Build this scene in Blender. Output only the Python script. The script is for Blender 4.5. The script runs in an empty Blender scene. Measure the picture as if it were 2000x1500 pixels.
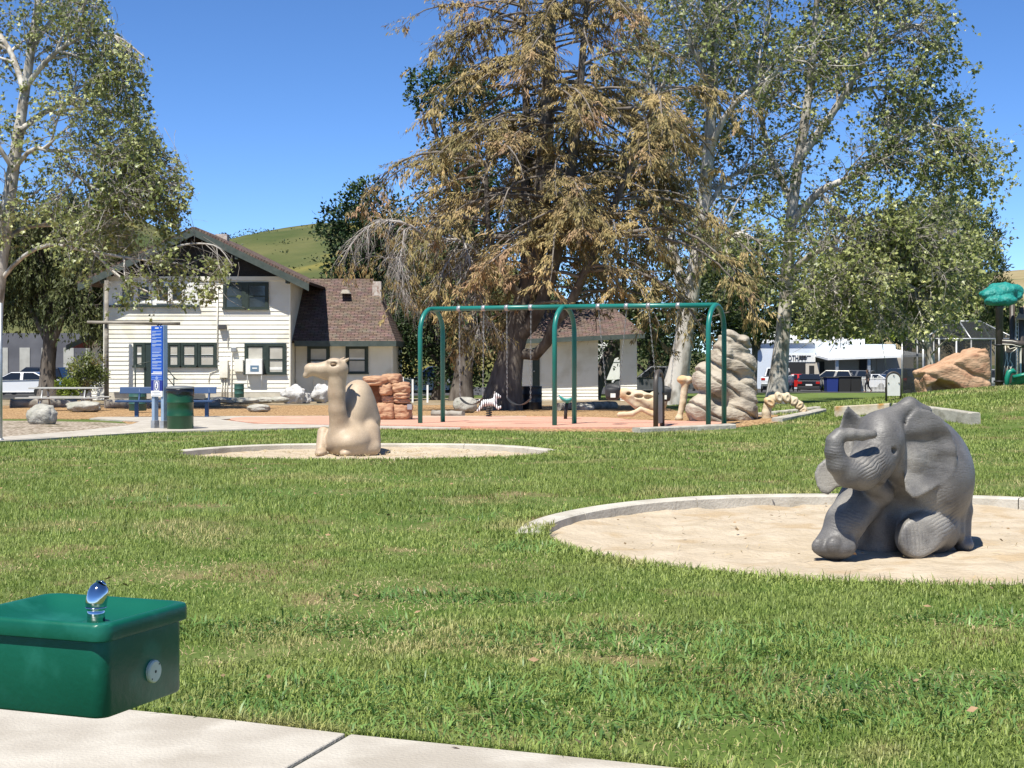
import bpy, bmesh, math, random
import numpy as np
from mathutils import Vector, Matrix, noise as mnoise

random.seed(7); rng = np.random.default_rng(7)
R = math.radians
scene = bpy.context.scene
COL = scene.collection

# ------------------------------------------------------------ camera, sky, sun, exposure
EYE = 1.5; FPX = 3000.0; HZ = 690.0           # eye height, focal length and horizon row of the 2000 px photograph
cam_d = bpy.data.cameras.new('camera'); cam = bpy.data.objects.new('camera', cam_d); COL.objects.link(cam)
cam.location = (0, 0, EYE); cam.rotation_euler = (R(90), 0, 0)
cam_d.sensor_width = 36.0; cam_d.lens = 54.0; cam_d.shift_y = -0.03
cam_d.clip_start = 0.1; cam_d.clip_end = 4000
scene.camera = cam

SUN_EL = R(62); SUN_AZ = R(28)                # sun stands behind the camera, to its left
sun_dir = Vector((-math.sin(SUN_AZ)*math.cos(SUN_EL), -math.cos(SUN_AZ)*math.cos(SUN_EL), math.sin(SUN_EL)))
world = bpy.data.worlds.new('World'); scene.world = world; world.use_nodes = True
wn = world.node_tree.nodes; wl = world.node_tree.links
bg = wn['Background']; sky = wn.new('ShaderNodeTexSky'); sky.sky_type = 'NISHITA'
sky.sun_disc = False; sky.sun_elevation = SUN_EL
sky.sun_rotation = math.atan2(sun_dir.x, sun_dir.y)
sky.altitude = 0; sky.air_density = 0.46; sky.dust_density = 0.0; sky.ozone_density = 5.0
hsv = wn.new('ShaderNodeHueSaturation'); hsv.inputs['Saturation'].default_value = 1.12; hsv.inputs['Hue'].default_value = .502
wl.new(sky.outputs[0], hsv.inputs['Color']); wl.new(hsv.outputs[0], bg.inputs[0]); bg.inputs[1].default_value = 0.132
sun_d = bpy.data.lights.new('sun', 'SUN'); sun = bpy.data.objects.new('sun', sun_d); COL.objects.link(sun)
sun_d.energy = 5.0; sun_d.angle = R(0.53); sun_d.color = (1.0, 0.955, 0.87)
sun.rotation_euler = sun_dir.to_track_quat('Z', 'Y').to_euler(); sun.location = (-20, -20, 40)
vs = scene.view_settings
vs.view_transform = 'Standard'; vs.look = 'None'; vs.exposure = 0.6; vs.gamma = 1.0; vs.use_curve_mapping = False
scene.cycles.max_bounces = 6; scene.cycles.transparent_max_bounces = 12
scene.cycles.diffuse_bounces = 3; scene.cycles.glossy_bounces = 3

# ------------------------------------------------------------ terrain height
_PY = [-400, 10, 16, 20.5, 24, 28, 34, 69, 130, 175, 260, 6000]
_PZ = [0, 0, .03, .03, -.05, -.1, -.13, -.72, -1.73, -2.3, -2.6, -2.6]
def prof(y): return np.interp(y, _PY, _PZ)
def mound(x, y):
    x = np.asarray(x, float); y = np.asarray(y, float)
    gx = np.where(x < 13.5, np.exp(-((x-13.5)/4.0)**2/2*1.0), np.exp(-((x-13.5)/9.0)**2/2))
    gy = np.where(y < 37, np.exp(-((y-37)/4.2)**2/2), np.exp(-((y-37)/9.0)**2/2))
    return 0.9*gx*gy
def H(x, y): return prof(y) + mound(x, y)
def Hf(x, y): return float(H(x, y))
def P(px, py, d):                              # photo pixel + distance -> world point
    return Vector(((px-1000)*d/FPX, d, EYE-(py-HZ)*d/FPX))
def G(px, d, dz=0.0):                          # point on the ground under a photo column
    x = (px-1000)*d/FPX
    return Vector((x, d, Hf(x, d)+dz))

# ------------------------------------------------------------ materials
def _n(nt, t, **kw):
    n = nt.nodes.new(t)
    for k, v in kw.items(): setattr(n, k, v)
    return n
def mat(name, c1, c2=None, scale=4.0, rough=0.7, metal=0.0, bump=0.0, bscale=20.0, c3=None, s3=0.7, spec=0.5,
        coord='Object', lo=0.35, hi=0.65, island=0.0, bdist=0.02, trans=0.0, stretch=None, coat=0.0, detail=6.0):
    """Principled material: noise mix of c1/c2, sparse patches of c3, noise bump, optional per-leaf variation."""
    m = bpy.data.materials.new(name); m.use_nodes = True
    nt = m.node_tree; b = nt.nodes['Principled BSDF']; L = nt.links.new
    b.inputs['Roughness'].default_value = rough; b.inputs['Metallic'].default_value = metal
    b.inputs['Specular IOR Level'].default_value = spec
    if coat: b.inputs['Coat Weight'].default_value = coat
    tc = _n(nt, 'ShaderNodeTexCoord')
    if coord == 'World':
        g = _n(nt, 'ShaderNodeNewGeometry'); src = g.outputs['Position']
    else: src = tc.outputs[coord]
    if stretch:
        mp = _n(nt, 'ShaderNodeMapping'); mp.inputs['Scale'].default_value = stretch
        L(src, mp.inputs['Vector']); src = mp.outputs[0]
    col = None
    def rgb(c): return (c[0], c[1], c[2], 1)
    if c2 is not None:
        nz = _n(nt, 'ShaderNodeTexNoise'); nz.inputs['Scale'].default_value = scale; nz.inputs['Detail'].default_value = detail
        L(src, nz.inputs['Vector'])
        rp = _n(nt, 'ShaderNodeValToRGB'); rp.color_ramp.elements[0].position = lo; rp.color_ramp.elements[1].position = hi
        rp.color_ramp.elements[0].color = rgb(c1); rp.color_ramp.elements[1].color = rgb(c2)
        L(nz.outputs['Fac'], rp.inputs['Fac']); col = rp.outputs['Color']
        if c3 is not None:
            n3 = _n(nt, 'ShaderNodeTexNoise'); n3.inputs['Scale'].default_value = scale*s3; n3.inputs['Detail'].default_value = 5
            mp3 = _n(nt, 'ShaderNodeMapping'); mp3.inputs['Location'].default_value = (13.1, 7.7, 3.3)
            L(src, mp3.inputs['Vector']); L(mp3.outputs[0], n3.inputs['Vector'])
            r3 = _n(nt, 'ShaderNodeValToRGB'); r3.color_ramp.elements[0].position = .54; r3.color_ramp.elements[1].position = .66
            L(n3.outputs['Fac'], r3.inputs['Fac'])
            mx = _n(nt, 'ShaderNodeMix', data_type='RGBA'); L(r3.outputs['Color'], mx.inputs['Factor'])
            L(col, mx.inputs[6]); mx.inputs[7].default_value = rgb(c3); col = mx.outputs[2]
    if island > 0:
        g = _n(nt, 'ShaderNodeNewGeometry')
        hs = _n(nt, 'ShaderNodeHueSaturation')
        mr = _n(nt, 'ShaderNodeMapRange'); mr.inputs['To Min'].default_value = 1-island; mr.inputs['To Max'].default_value = 1+island
        L(g.outputs['Random Per Island'], mr.inputs['Value']); L(mr.outputs[0], hs.inputs['Value'])
        mr2 = _n(nt, 'ShaderNodeMath', operation='MULTIPLY_ADD'); mr2.inputs[1].default_value = -0.05*island; mr2.inputs[2].default_value = .5+.025*island
        L(g.outputs['Random Per Island'], mr2.inputs[0]); L(mr2.outputs[0], hs.inputs['Hue'])
        if col is None: hs.inputs['Color'].default_value = rgb(c1)
        else: L(col, hs.inputs['Color'])
        col = hs.outputs['Color']
    if col is None: b.inputs['Base Color'].default_value = rgb(c1)
    else: L(col, b.inputs['Base Color'])
    if bump > 0:
        nb = _n(nt, 'ShaderNodeTexNoise'); nb.inputs['Scale'].default_value = bscale; nb.inputs['Detail'].default_value = 5
        L(src, nb.inputs['Vector'])
        bp = _n(nt, 'ShaderNodeBump'); bp.inputs['Strength'].default_value = bump; bp.inputs['Distance'].default_value = bdist
        L(nb.outputs['Fac'], bp.inputs['Height']); L(bp.outputs[0], b.inputs['Normal'])
    if trans > 0:                              # light shining through thin leaves
        out = nt.nodes['Material Output']; tr = _n(nt, 'ShaderNodeBsdfTranslucent'); ms = _n(nt, 'ShaderNodeMixShader')
        ms.inputs[0].default_value = trans
        if col is None: tr.inputs['Color'].default_value = rgb(c1)
        else: L(col, tr.inputs['Color'])
        L(b.outputs[0], ms.inputs[1]); L(tr.outputs[0], ms.inputs[2]); L(ms.outputs[0], out.inputs['Surface'])
    return m

# ------------------------------------------------------------ mesh helpers
def mesh_obj(name, verts, faces, m=None, parent=None, smooth=False, loc=None):
    me = bpy.data.meshes.new(name)
    if isinstance(verts, np.ndarray) and isinstance(faces, np.ndarray):
        nv = len(verts); nf, k = faces.shape
        me.vertices.add(nv); me.vertices.foreach_set('co', verts.astype(np.float32).ravel())
        me.loops.add(nf*k); me.loops.foreach_set('vertex_index', faces.astype(np.int32).ravel())
        me.polygons.add(nf); me.polygons.foreach_set('loop_start', np.arange(0, nf*k, k, dtype=np.int32))
        me.update(calc_edges=True); me.validate()
    else:
        me.from_pydata([tuple(v) for v in verts], [], faces); me.update()
    if smooth: me.polygons.foreach_set('use_smooth', [True]*len(me.polygons))
    if m is not None: me.materials.append(m)
    o = bpy.data.objects.new(name, me); COL.objects.link(o)
    if parent is not None: o.parent = parent
    if loc is not None: o.location = loc
    return o
def tag(o, label=None, cat=None, group=None, kind=None):
    if label: o['label'] = label
    if cat: o['category'] = cat
    if group: o['group'] = group
    if kind: o['kind'] = kind
    return o
def thing(name, loc, label, cat, rz=0.0, group=None):
    o = bpy.data.objects.new(name, None); COL.objects.link(o); o.empty_display_size = .2
    o.location = loc; o.rotation_euler = (0, 0, rz)
    return tag(o, label, cat, group)
def copy_tree(o, parent=None):
    c = o.copy(); COL.objects.link(c); c.parent = parent
    for ch in list(o.children): copy_tree(ch, c)
    return c

class MB:
    """collects boxes, prisms, tubes... as one mesh"""
    def __init__(s): s.v = []; s.f = []; s.sm = []
    def add(s, v, f, smooth=False):
        o = len(s.v); s.v += [tuple(p) for p in v]; s.f += [tuple(i+o for i in q) for q in f]; s.sm += [smooth]*len(f); return s
    def box(s, x0, x1, y0, y1, z0, z1):
        v = [(x0,y0,z0),(x1,y0,z0),(x1,y1,z0),(x0,y1,z0),(x0,y0,z1),(x1,y0,z1),(x1,y1,z1),(x0,y1,z1)]
        return s.add(v, [(0,3,2,1),(4,5,6,7),(0,1,5,4),(1,2,6,5),(2,3,7,6),(3,0,4,7)])
    def cbox(s, c, size, M=None):              # box by centre + size, bevelled look comes from Bevel modifier
        x, y, z = (q/2 for q in size)
        v = [Vector(p) for p in [(-x,-y,-z),(x,-y,-z),(x,y,-z),(-x,y,-z),(-x,-y,z),(x,-y,z),(x,y,z),(-x,y,z)]]
        if M is not None: v = [M @ p for p in v]
        v = [p+Vector(c) for p in v]
        return s.add(v, [(0,3,2,1),(4,5,6,7),(0,1,5,4),(1,2,6,5),(2,3,7,6),(3,0,4,7)])
    def prism(s, poly, axis, a, b, smooth=False):  # polygon in the two other axes, extruded a..b along axis
        n = len(poly); v = []
        for t in (a, b):
            for (p, q) in poly:
                v.append({'x': (t, p, q), 'y': (p, t, q), 'z': (p, q, t)}[axis])
        f = [tuple(range(n))[::-1], tuple(range(n, 2*n))] + [(i, (i+1) % n, n+(i+1) % n, n+i) for i in range(n)]
        return s.add(v, f, smooth)
    def tube(s, pts, rad, n=8, cap=True, smooth=True):
        pts = [Vector(p) for p in pts]; k = len(pts)
        if not hasattr(rad, '__len__'): rad = [rad]*k
        v = []; up = None
        for i, p in enumerate(pts):
            d = (pts[min(i+1, k-1)]-pts[max(i-1, 0)])
            d = d.normalized() if d.length > 1e-9 else Vector((0,0,1))
            if up is None:
                up = Vector((0,0,1)) if abs(d.z) < .9 else Vector((1,0,0))
            a = d.cross(up); a = a.normalized() if a.length > 1e-6 else Vector((1,0,0)); b = a.cross(d).normalized(); up = b
            for j in range(n):
                t = 2*math.pi*j/n; v.append(p+a*(math.cos(t)*rad[i])+b*(math.sin(t)*rad[i]))
        f = [(i*n+j, i*n+(j+1) % n, (i+1)*n+(j+1) % n, (i+1)*n+j) for i in range(k-1) for j in range(n)]
        s.add(v, f, smooth)
        if cap:
            o = len(s.v)-k*n
            s.f += [tuple(o+j for j in range(n))[::-1], tuple(o+(k-1)*n+j for j in range(n))]; s.sm += [False, False]
        return s
    def lathe(s, prof_, c=(0,0,0), n=20, smooth=True, cap=True):
        k = len(prof_); v = []
        for (r, z) in prof_:
            for j in range(n):
                t = 2*math.pi*j/n; v.append((c[0]+r*math.cos(t), c[1]+r*math.sin(t), c[2]+z))
        f = [(i*n+j, i*n+(j+1) % n, (i+1)*n+(j+1) % n, (i+1)*n+j) for i in range(k-1) for j in range(n)]
        s.add(v, f, smooth)
        if cap:
            o = len(s.v)-k*n
            s.f += [tuple(o+j for j in range(n))[::-1], tuple(o+(k-1)*n+j for j in range(n))]; s.sm += [False, False]
        return s
    def build(s, name, m=None, parent=None, bevel=0.0, loc=None, seg=2):
        o = mesh_obj(name, s.v, s.f, m, parent, loc=loc)
        o.data.polygons.foreach_set('use_smooth', s.sm)
        if bevel > 0:
            bv = o.modifiers.new('bevel', 'BEVEL'); bv.width = bevel; bv.segments = seg; bv.limit_method = 'ANGLE'; bv.angle_limit = R(40)
        return o

def in_poly(x, y, poly):
    inside = np.zeros(x.shape, bool); n = len(poly)
    for i in range(n):
        x0, y0 = poly[i]; x1, y1 = poly[(i+1) % n]
        c = ((y0 > y) != (y1 > y)) & (x < (x1-x0)*(y-y0)/((y1-y0) if y1 != y0 else 1e-9)+x0)
        inside ^= c
    return inside
def smooth_poly(poly, it=2):
    for _ in range(it):
        q = []
        for i in range(len(poly)):
            a = poly[i]; b = poly[(i+1) % len(poly)]
            q += [(a[0]*.75+b[0]*.25, a[1]*.75+b[1]*.25), (a[0]*.25+b[0]*.75, a[1]*.25+b[1]*.75)]
        poly = q
    return poly
def sheet(name, poly, dz, m, step=1.5, thick=0.0, parent=None):
    """polygon draped over the terrain, dz above it (thick > 0: a slab with sides)"""
    bm = bmesh.new(); vs_ = [bm.verts.new((p[0], p[1], 0)) for p in poly]; bm.faces.new(vs_)
    xs = [p[0] for p in poly]; ys = [p[1] for p in poly]
    for lo, hi, ax in ((min(xs), max(xs), 0), (min(ys), max(ys), 1)):
        k = int((hi-lo)/step)
        cuts = [lo+step*(i+1) for i in range(k)] + ([y for y in _PY if lo < y < hi] if ax == 1 else [])
        for c in cuts:
            co = [0,0,0]; co[ax] = c; no = [0,0,0]; no[ax] = 1
            bmesh.ops.bisect_plane(bm, geom=bm.verts[:]+bm.edges[:]+bm.faces[:], plane_co=co, plane_no=no)
    bmesh.ops.triangulate(bm, faces=bm.faces[:])
    bmesh.ops.recalc_face_normals(bm, faces=bm.faces[:])
    for f in bm.faces:
        if f.normal.z < 0: f.normal_flip()
    for v in bm.verts: v.co.z = Hf(v.co.x, v.co.y)+dz
    if thick > 0:
        r = bmesh.ops.extrude_face_region(bm, geom=bm.faces[:])
        for v in [g for g in r['geom'] if isinstance(g, bmesh.types.BMVert)]: pass
        top = [g for g in r['geom'] if isinstance(g, bmesh.types.BMVert)]
        for v in top: v.co.z += 0
        tops = set(top)
        for v in bm.verts:
            if v not in tops: v.co.z -= thick
        bmesh.ops.recalc_face_normals(bm, faces=bm.faces[:])
    me = bpy.data.meshes.new(name); bm.to_mesh(me); bm.free(); me.materials.append(m)
    o = bpy.data.objects.new(name, me); COL.objects.link(o); o.parent = parent
    return o

# ------------------------------------------------------------ signed distance sculpting (smooth unions -> one skin)
def smin(a, b, k):
    if k <= 0: return np.minimum(a, b)
    h = np.clip(.5+.5*(b-a)/k, 0, 1); return b*(1-h)+a*h-k*h*(1-h)
def smax(a, b, k): return -smin(-a, -b, k)
def sd_cone(p, a, b, r0, r1):                  # capsule with two radii
    a = np.array(a, np.float32); b = np.array(b, np.float32); ab = b-a
    t = np.clip(((p-a)@ab)/max(ab@ab, 1e-9), 0, 1)
    return np.sqrt((((p-a)-t[:, None]*ab)**2).sum(1))-(r0+(r1-r0)*t)
def sd_ell(p, c, r, M=None):
    q = p-np.array(c, np.float32)
    if M is not None: q = q@np.array(M, np.float32)
    r = np.array(r, np.float32); k0 = np.sqrt(((q/r)**2).sum(1)); k1 = np.sqrt(((q/(r*r))**2).sum(1))+1e-9
    return k0*(k0-1)/k1
def sd_poly2(u, v, poly):
    d = np.full(u.shape, 1e9, np.float32); s = np.ones(u.shape, np.float32); n = len(poly)
    for i in range(n):
        ax, ay = poly[i]; bx, by = poly[i-1]
        ex, ey = bx-ax, by-ay; wx, wy = u-ax, v-ay
        t = np.clip((wx*ex+wy*ey)/(ex*ex+ey*ey+1e-9), 0, 1)
        d = np.minimum(d, (wx-ex*t)**2+(wy-ey*t)**2)
        c1 = v >= ay; c2 = v < by; c3 = ex*wy > ey*wx
        fl = (c1 & c2 & c3) | (~c1 & ~c2 & ~c3); s = np.where(fl, -s, s)
    return s*np.sqrt(d)
def surface(fn, lo, hi, res):
    """surface nets over a box; fn maps (N,3) points to distances"""
    lo = np.array(lo, np.float32); n = [int(math.ceil((hi[i]-lo[i])/res))+1 for i in range(3)]
    ax = [lo[i]+res*np.arange(n[i], dtype=np.float32) for i in range(3)]
    val = np.empty(n, np.float32)
    for i in range(0, n[0], 16):
        X, Y, Z = np.meshgrid(ax[0][i:i+16], ax[1], ax[2], indexing='ij')
        val[i:i+16] = fn(np.stack([X.ravel(), Y.ravel(), Z.ravel()], 1)).reshape(X.shape)
    ins = val < 0; c = [m-1 for m in n]
    S = lambda A, o: A[o[0]:o[0]+c[0], o[1]:o[1]+c[1], o[2]:o[2]+c[2]]
    acc = np.zeros(c+[3], np.float32); cnt = np.zeros(c, np.float32)
    cor = [(0,0,0),(1,0,0),(0,1,0),(1,1,0),(0,0,1),(1,0,1),(0,1,1),(1,1,1)]
    for a in cor:
        for k in range(3):
            if a[k]: continue
            b = list(a); b[k] = 1
            va, vb = S(val, a), S(val, b); x = S(ins, a) != S(ins, b)
            t = np.where(x, va/np.where(x, va-vb, 1), 0)
            for q in range(3): acc[..., q] += np.where(x, a[q]+(t if q == k else 0), 0)
            cnt += x
    act = cnt > 0; idx = np.full(c, -1, np.int64); I = np.argwhere(act); idx[act] = np.arange(len(I))
    V = (I+acc[act]/cnt[act][:, None])*res+lo
    F = []
    for k in range(3):
        o = [q for q in range(3) if q != k]
        sl = [slice(0, c[q]) if q == k else slice(1, c[q]) for q in range(3)]
        a = ins[tuple(sl)]; sb = list(sl); sb[k] = slice(1, c[k]+1); b = ins[tuple(sb)]
        E = np.argwhere(a != b); sgn = a[a != b]
        off = np.array([1 if q != k else 0 for q in range(3)]); E = E+off
        def at(d0, d1):
            e = E.copy(); e[:, o[0]] -= d0; e[:, o[1]] -= d1; return idx[e[:, 0], e[:, 1], e[:, 2]]
        q = np.stack([at(0,0), at(1,0), at(1,1), at(0,1)], 1)
        flip = sgn if k != 1 else ~sgn
        q[~flip] = q[~flip][:, ::-1]; F.append(q)
    F = np.concatenate(F); F = F[(F >= 0).all(1)]
    return V, F
def relax(V, F, it=2, lam=.5):
    e = np.concatenate([F[:, [i, (i+1) % 4]] for i in range(4)])
    for _ in range(it):
        acc = np.zeros_like(V); n = np.zeros(len(V))
        for k in range(3): acc[:, k] = np.bincount(e[:, 0], V[e[:, 1], k], len(V))+np.bincount(e[:, 1], V[e[:, 0], k], len(V))
        n = np.bincount(e[:, 0], minlength=len(V))+np.bincount(e[:, 1], minlength=len(V))
        V = V+lam*(acc/np.maximum(n, 1)[:, None]-V)
    return V
def vnormals(V, F):
    a = V[F[:, 1]]-V[F[:, 0]]; b = V[F[:, 3]]-V[F[:, 0]]; n = np.cross(a, b); N = np.zeros_like(V)
    for i in range(4):
        for k in range(3): N[:, k] += np.bincount(F[:, i], n[:, k], len(V))
    return N/(np.linalg.norm(N, axis=1)[:, None]+1e-9)
def fbm(V, s, oct_=4, seed=0.0):
    return np.array([mnoise.fractal((p[0]*s+seed, p[1]*s-seed, p[2]*s+.3*seed), .9, 2.1, oct_) for p in V])

# ------------------------------------------------------------ leaves and branches
def frames(d, up):                             # rows: x axis along d, z near up
    d = d/(np.linalg.norm(d, axis=1)[:, None]+1e-9)
    y = np.cross(up, d); y /= (np.linalg.norm(y, axis=1)[:, None]+1e-9); z = np.cross(d, y)
    return np.stack([d, y, z], 1)
def scatter_mesh(name, pos, dirs, ups, size, tv, tf, m, parent=None, wid=None):
    """copies of a tiny template (tv,tf) with x along dirs; one mesh"""
    Fm = frames(dirs, ups); tv = np.array(tv, float); n = len(pos); k = len(tv)
    T = np.repeat(tv[None], n, 0)*size[:, None, None]
    if wid is not None: T[:, :, 1] *= wid[:, None]
    V = np.einsum('nij,njk->nik', T, Fm)+pos[:, None, :]
    tf = np.array(tf); F = (tf[None]+(np.arange(n)*k)[:, None, None]).reshape(-1, tf.shape[1])
    return mesh_obj(name, V.reshape(-1, 3), F, m, parent)
# ------------------------------------------------------------ numpy value noise
_TAB = {}
def vnoise2(x, y, seed=0):
    if seed not in _TAB: _TAB[seed] = np.random.default_rng(seed).random((256, 256))
    r = _TAB[seed]
    xi = np.floor(x).astype(int); yi = np.floor(y).astype(int); fx = x-xi; fy = y-yi
    fx = fx*fx*(3-2*fx); fy = fy*fy*(3-2*fy)
    g = lambda a, b: r[a % 256, b % 256]
    return (g(xi, yi)*(1-fx)+g(xi+1, yi)*fx)*(1-fy)+(g(xi, yi+1)*(1-fx)+g(xi+1, yi+1)*fx)*fy
def fbm2(x, y, seed=0, oct_=4):
    a = 0; w = .5; s = 1.0
    for i in range(oct_): a = a+w*vnoise2(x*s, y*s, seed+i); w *= .5; s *= 2.03
    return a/(1-.5**oct_)

# ------------------------------------------------------------ ground materials
M_turf = mat('turf_soil', (.070,.120,.022), (.120,.150,.045), scale=1.3, rough=1, bump=.6, bscale=30, c3=(.19,.155,.075), coord='World', spec=.1)
M_sand = mat('sand', (.405,.335,.24), (.49,.415,.31), scale=3.0, rough=1, bump=.9, bscale=18, c3=(.40,.31,.20), coord='World', spec=.1, bdist=.03)
M_conc = mat('concrete', (.38,.345,.29), (.48,.445,.38), scale=3.1, rough=.95, bump=.4, bscale=70, detail=12, c3=(.36,.325,.27), coord='World', spec=.2)
M_conc_old = mat('old_concrete', (.34,.315,.26), (.46,.43,.365), scale=5, rough=.95, bump=.5, bscale=30, c3=(.25,.23,.18), coord='World', spec=.2)
M_kerb = mat('kerb_concrete', (.42,.39,.325), (.52,.485,.415), scale=3, rough=.95, bump=.4, bscale=40, c3=(.36,.33,.27), coord='World', spec=.2)
M_rubber = mat('rubber_surface', (.50,.265,.185), (.60,.345,.255), scale=26, rough=.95, bump=.3, bscale=120, c3=(.60,.38,.28), s3=.03, coord='World', spec=.15)
M_chips = mat('wood_chips', (.20,.105,.045), (.62,.42,.22), scale=16, rough=1, bump=1, bscale=26, c3=(.09,.055,.03), coord='World', spec=.1, bdist=.05, lo=.38, hi=.62)
M_gravel = mat('gravel', (.16,.12,.08), (.55,.48,.39), scale=13, rough=1, bump=1, bscale=26, c3=(.10,.09,.04), s3=.12, coord='World', spec=.1, lo=.4, hi=.66)
M_dirt = mat('dirt', (.22,.17,.11), (.36,.29,.20), scale=2, rough=1, bump=.8, bscale=20, c3=(.10,.10,.04), coord='World', spec=.1)
M_asph = mat('asphalt', (.055,.054,.052), (.085,.083,.08), scale=1.2, rough=.95, bump=.4, bscale=60, coord='World', spec=.2)

EP = (3.45, 12.55, 3.2, -.08)                  # elephant pit: x, y, radius, floor
CP = (-2.30, 23.7, 2.95, -.17)                 # camel pit
LB = [(-30, 8), (-14, 21.6), (-9.15, 27.2), (-7.2, 31.0), (-4, 33.0), (-1.1, 32.4), (2.4, 31.2), (4.6, 32.3), (5.9, 33.9), (6.4, 37), (7.0, 200), (99, 400)]
def lawn_back(x): return np.interp(x, [p[0] for p in LB], [p[1] for p in LB])

FR = .84                                       # the turf creeps over the front of both pits
def pit_d(c, x, y):                            # distance from the pit edge (negative inside)
    cx, cy, r, fz = c; dy = np.where(y < cy, (y-cy)/FR, y-cy); return np.hypot(x-cx, dy)-r
# ------------------------------------------------------------ ground sheet with two sunken pits
def axis(segs):
    out = [segs[0][0]]
    for a, b, st in segs:
        k = max(1, int(round((b-a)/st))); out += list(a+(b-a)*np.arange(1, k+1)/k)
    return np.array(out)
gx = axis([(-1500,-200,130), (-200,-30,17), (-30,-8,.8), (-7,8,.16), (8,30,.8), (30,200,17), (200,1500,130)])
gy = axis([(-60,2,6), (2,8.5,.5), (8.5,28,.16), (28,60,.6), (60,180,3), (180,1500,60)])
X, Y = np.meshgrid(gx, gy, indexing='ij'); Z = H(X, Y)
nx, ny = X.shape; I = np.arange(nx*ny).reshape(nx, ny)
Fq = np.stack([I[:-1,:-1], I[1:,:-1], I[1:,1:], I[:-1,1:]], -1).reshape(-1, 4)
Vg = np.stack([X, Y, Z], -1).reshape(-1, 3); cen = Vg[Fq].mean(1)
hole = np.zeros(len(Fq), bool)
for c in (EP, CP): hole |= pit_d(c, cen[:, 0], cen[:, 1]) < np.where((cen[:, 1]-c[1])/c[2] < -.18, -.02, .1)
tag(mesh_obj('ground', Vg, Fq[~hole], M_turf, smooth=True), kind='structure')

def pit(c, label_):
    cx, cy, r, fz = c
    nr, na = 52, 150; V = [(cx, cy, fz)]; F = []
    for i in range(1, nr+1):
        for j in range(na):
            rr = (r+.06)*i/nr; t = 2*math.pi*j/na; x = cx+rr*math.cos(t); y = cy+rr*math.sin(t)
            z = fz+.07*(float(fbm2(np.array(x*1.7), np.array(y*1.7), 5))-.5)+.045*(float(fbm2(np.array(x*5.), np.array(y*5.), 9, 2))-.5)+.03*(rr/r)**6
            V.append((x, y, z))
    for j in range(na): F.append((0, 1+j, 1+(j+1) % na))
    for i in range(nr-1):
        for j in range(na): F.append((1+i*na+j, 1+(i+1)*na+j, 1+(i+1)*na+(j+1) % na, 1+i*na+(j+1) % na))
    tag(mesh_obj('sand_pit', V, F, M_sand, smooth=True), kind='structure')
    # rim cast in sections
    rim = tag(bpy.data.objects.new('kerb_ring', None), kind='structure'); COL.objects.link(rim); rim.location = (cx, cy, 0)
    ns = 12
    for s in range(ns):
        if 6.4 < s+.5 < 11.6: continue                     # front of the rim is buried in turf
        m = MB(); V = []; k = 9
        for j in range(k):
            t = 2*math.pi*(s+(j/(k-1))*.994+.003)/ns
            for (rr, up) in ((r-.005, None), (r+.005, .035), (r+.03, .05), (r+.20, .05), (r+.225, .035), (r+.23, -.15)):
                x = rr*math.cos(t); y = rr*math.sin(t)*(FR if math.sin(t) < 0 else 1)
                zt = Hf(cx+(r+.1)*math.cos(t), cy+(r+.1)*math.sin(t))
                zz = fz-.1 if up is None else zt+up-.03+.006*math.sin(5*t+rr)
                V.append((x, y, zz))
        F = [(j*6+q, j*6+q+1, (j+1)*6+q+1, (j+1)*6+q) for j in range(k-1) for q in range(5)]
        F += [tuple(range(6)), tuple((k-1)*6+q for q in range(6))[::-1]]
        mesh_obj('kerb_section', V, F, M_kerb, rim)
pit(EP, 0); pit(CP, 0)

# ------------------------------------------------------------ paving and play surfaces
M_blawn = mat('mown_grass', (.085,.135,.028), (.150,.190,.055), scale=.9, rough=1, bump=.7, bscale=9, coord='World', spec=.1, bdist=.05)
sheet_defs = [
 ('wood_chips', [(-1.1,32.4),(2.4,31.2),(4.6,32.3),(5.9,33.9),(6.4,37),(5.0,44),(5.6,56),(2,61),(-5,62),(-12,61),(-26,60),(-26,42),(-10.4,40.4),(-9,36),(-8,33)], .012, M_chips),
 ('gravel_bed', smooth_poly([(-16,21.8),(-9.7,27.4),(-8.1,31.2),(-7.9,33.4),(-9.2,36.4),(-11.5,38),(-16,39),(-24,39.5),(-26,30)], 2), .024, M_gravel),
 ('concrete_path', [(-18,17.2),(-9.15,27.2),(-7.2,31.0),(-4,33.1),(-1.1,32.45),(-1.1,32.9),(-4,34.4),(-5.9,35.2),(-7.4,39),(-7.0,41.6),(-3,42.4),(0.4,42.0),(0.4,42.6),(-3,43),(-8.0,42.6),(-11.2,41.6),(-11.0,40),(-9.0,37.2),(-8.5,34),(-8.9,31.2),(-9.9,27.7),(-18.5,18)], .036, M_conc),
 ('rubber_surface', smooth_poly([(-7.5,40.0),(-6.2,35.6),(-4,34.5),(-1.1,33.1),(1.5,32.5),(4.3,32.9),(4.9,34.2),(3.0,36.8),(2.4,40.5),(0.2,41.8),(-3,42.2),(-6.8,41.6)], 2), .048, M_rubber),
 ('house_yard', [(-40,60),(-26,60),(-12,61),(-5,62),(2,61),(5.6,58),(8,75),(0,84),(-18,80),(-40,80)], .02, M_dirt),
 ('back_lawn', [(6.9,58),(30,58),(48,116),(20,115),(4,102),(0,92),(4,84),(8.5,76),(7.4,62)], .012, M_blawn),
 ('parking_lot', [(-90,80),(-20,82),(-10,92),(4,104),(20,117),(60,119),(90,119),(90,168),(-90,168)], .03, M_asph),
]
for nm, poly, dz, mm in sheet_defs: tag(sheet(nm, poly, dz, mm, step=2.0 if nm not in ('house_yard','parking_lot','back_lawn') else 8.0, thick=.09), kind='structure')

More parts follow.
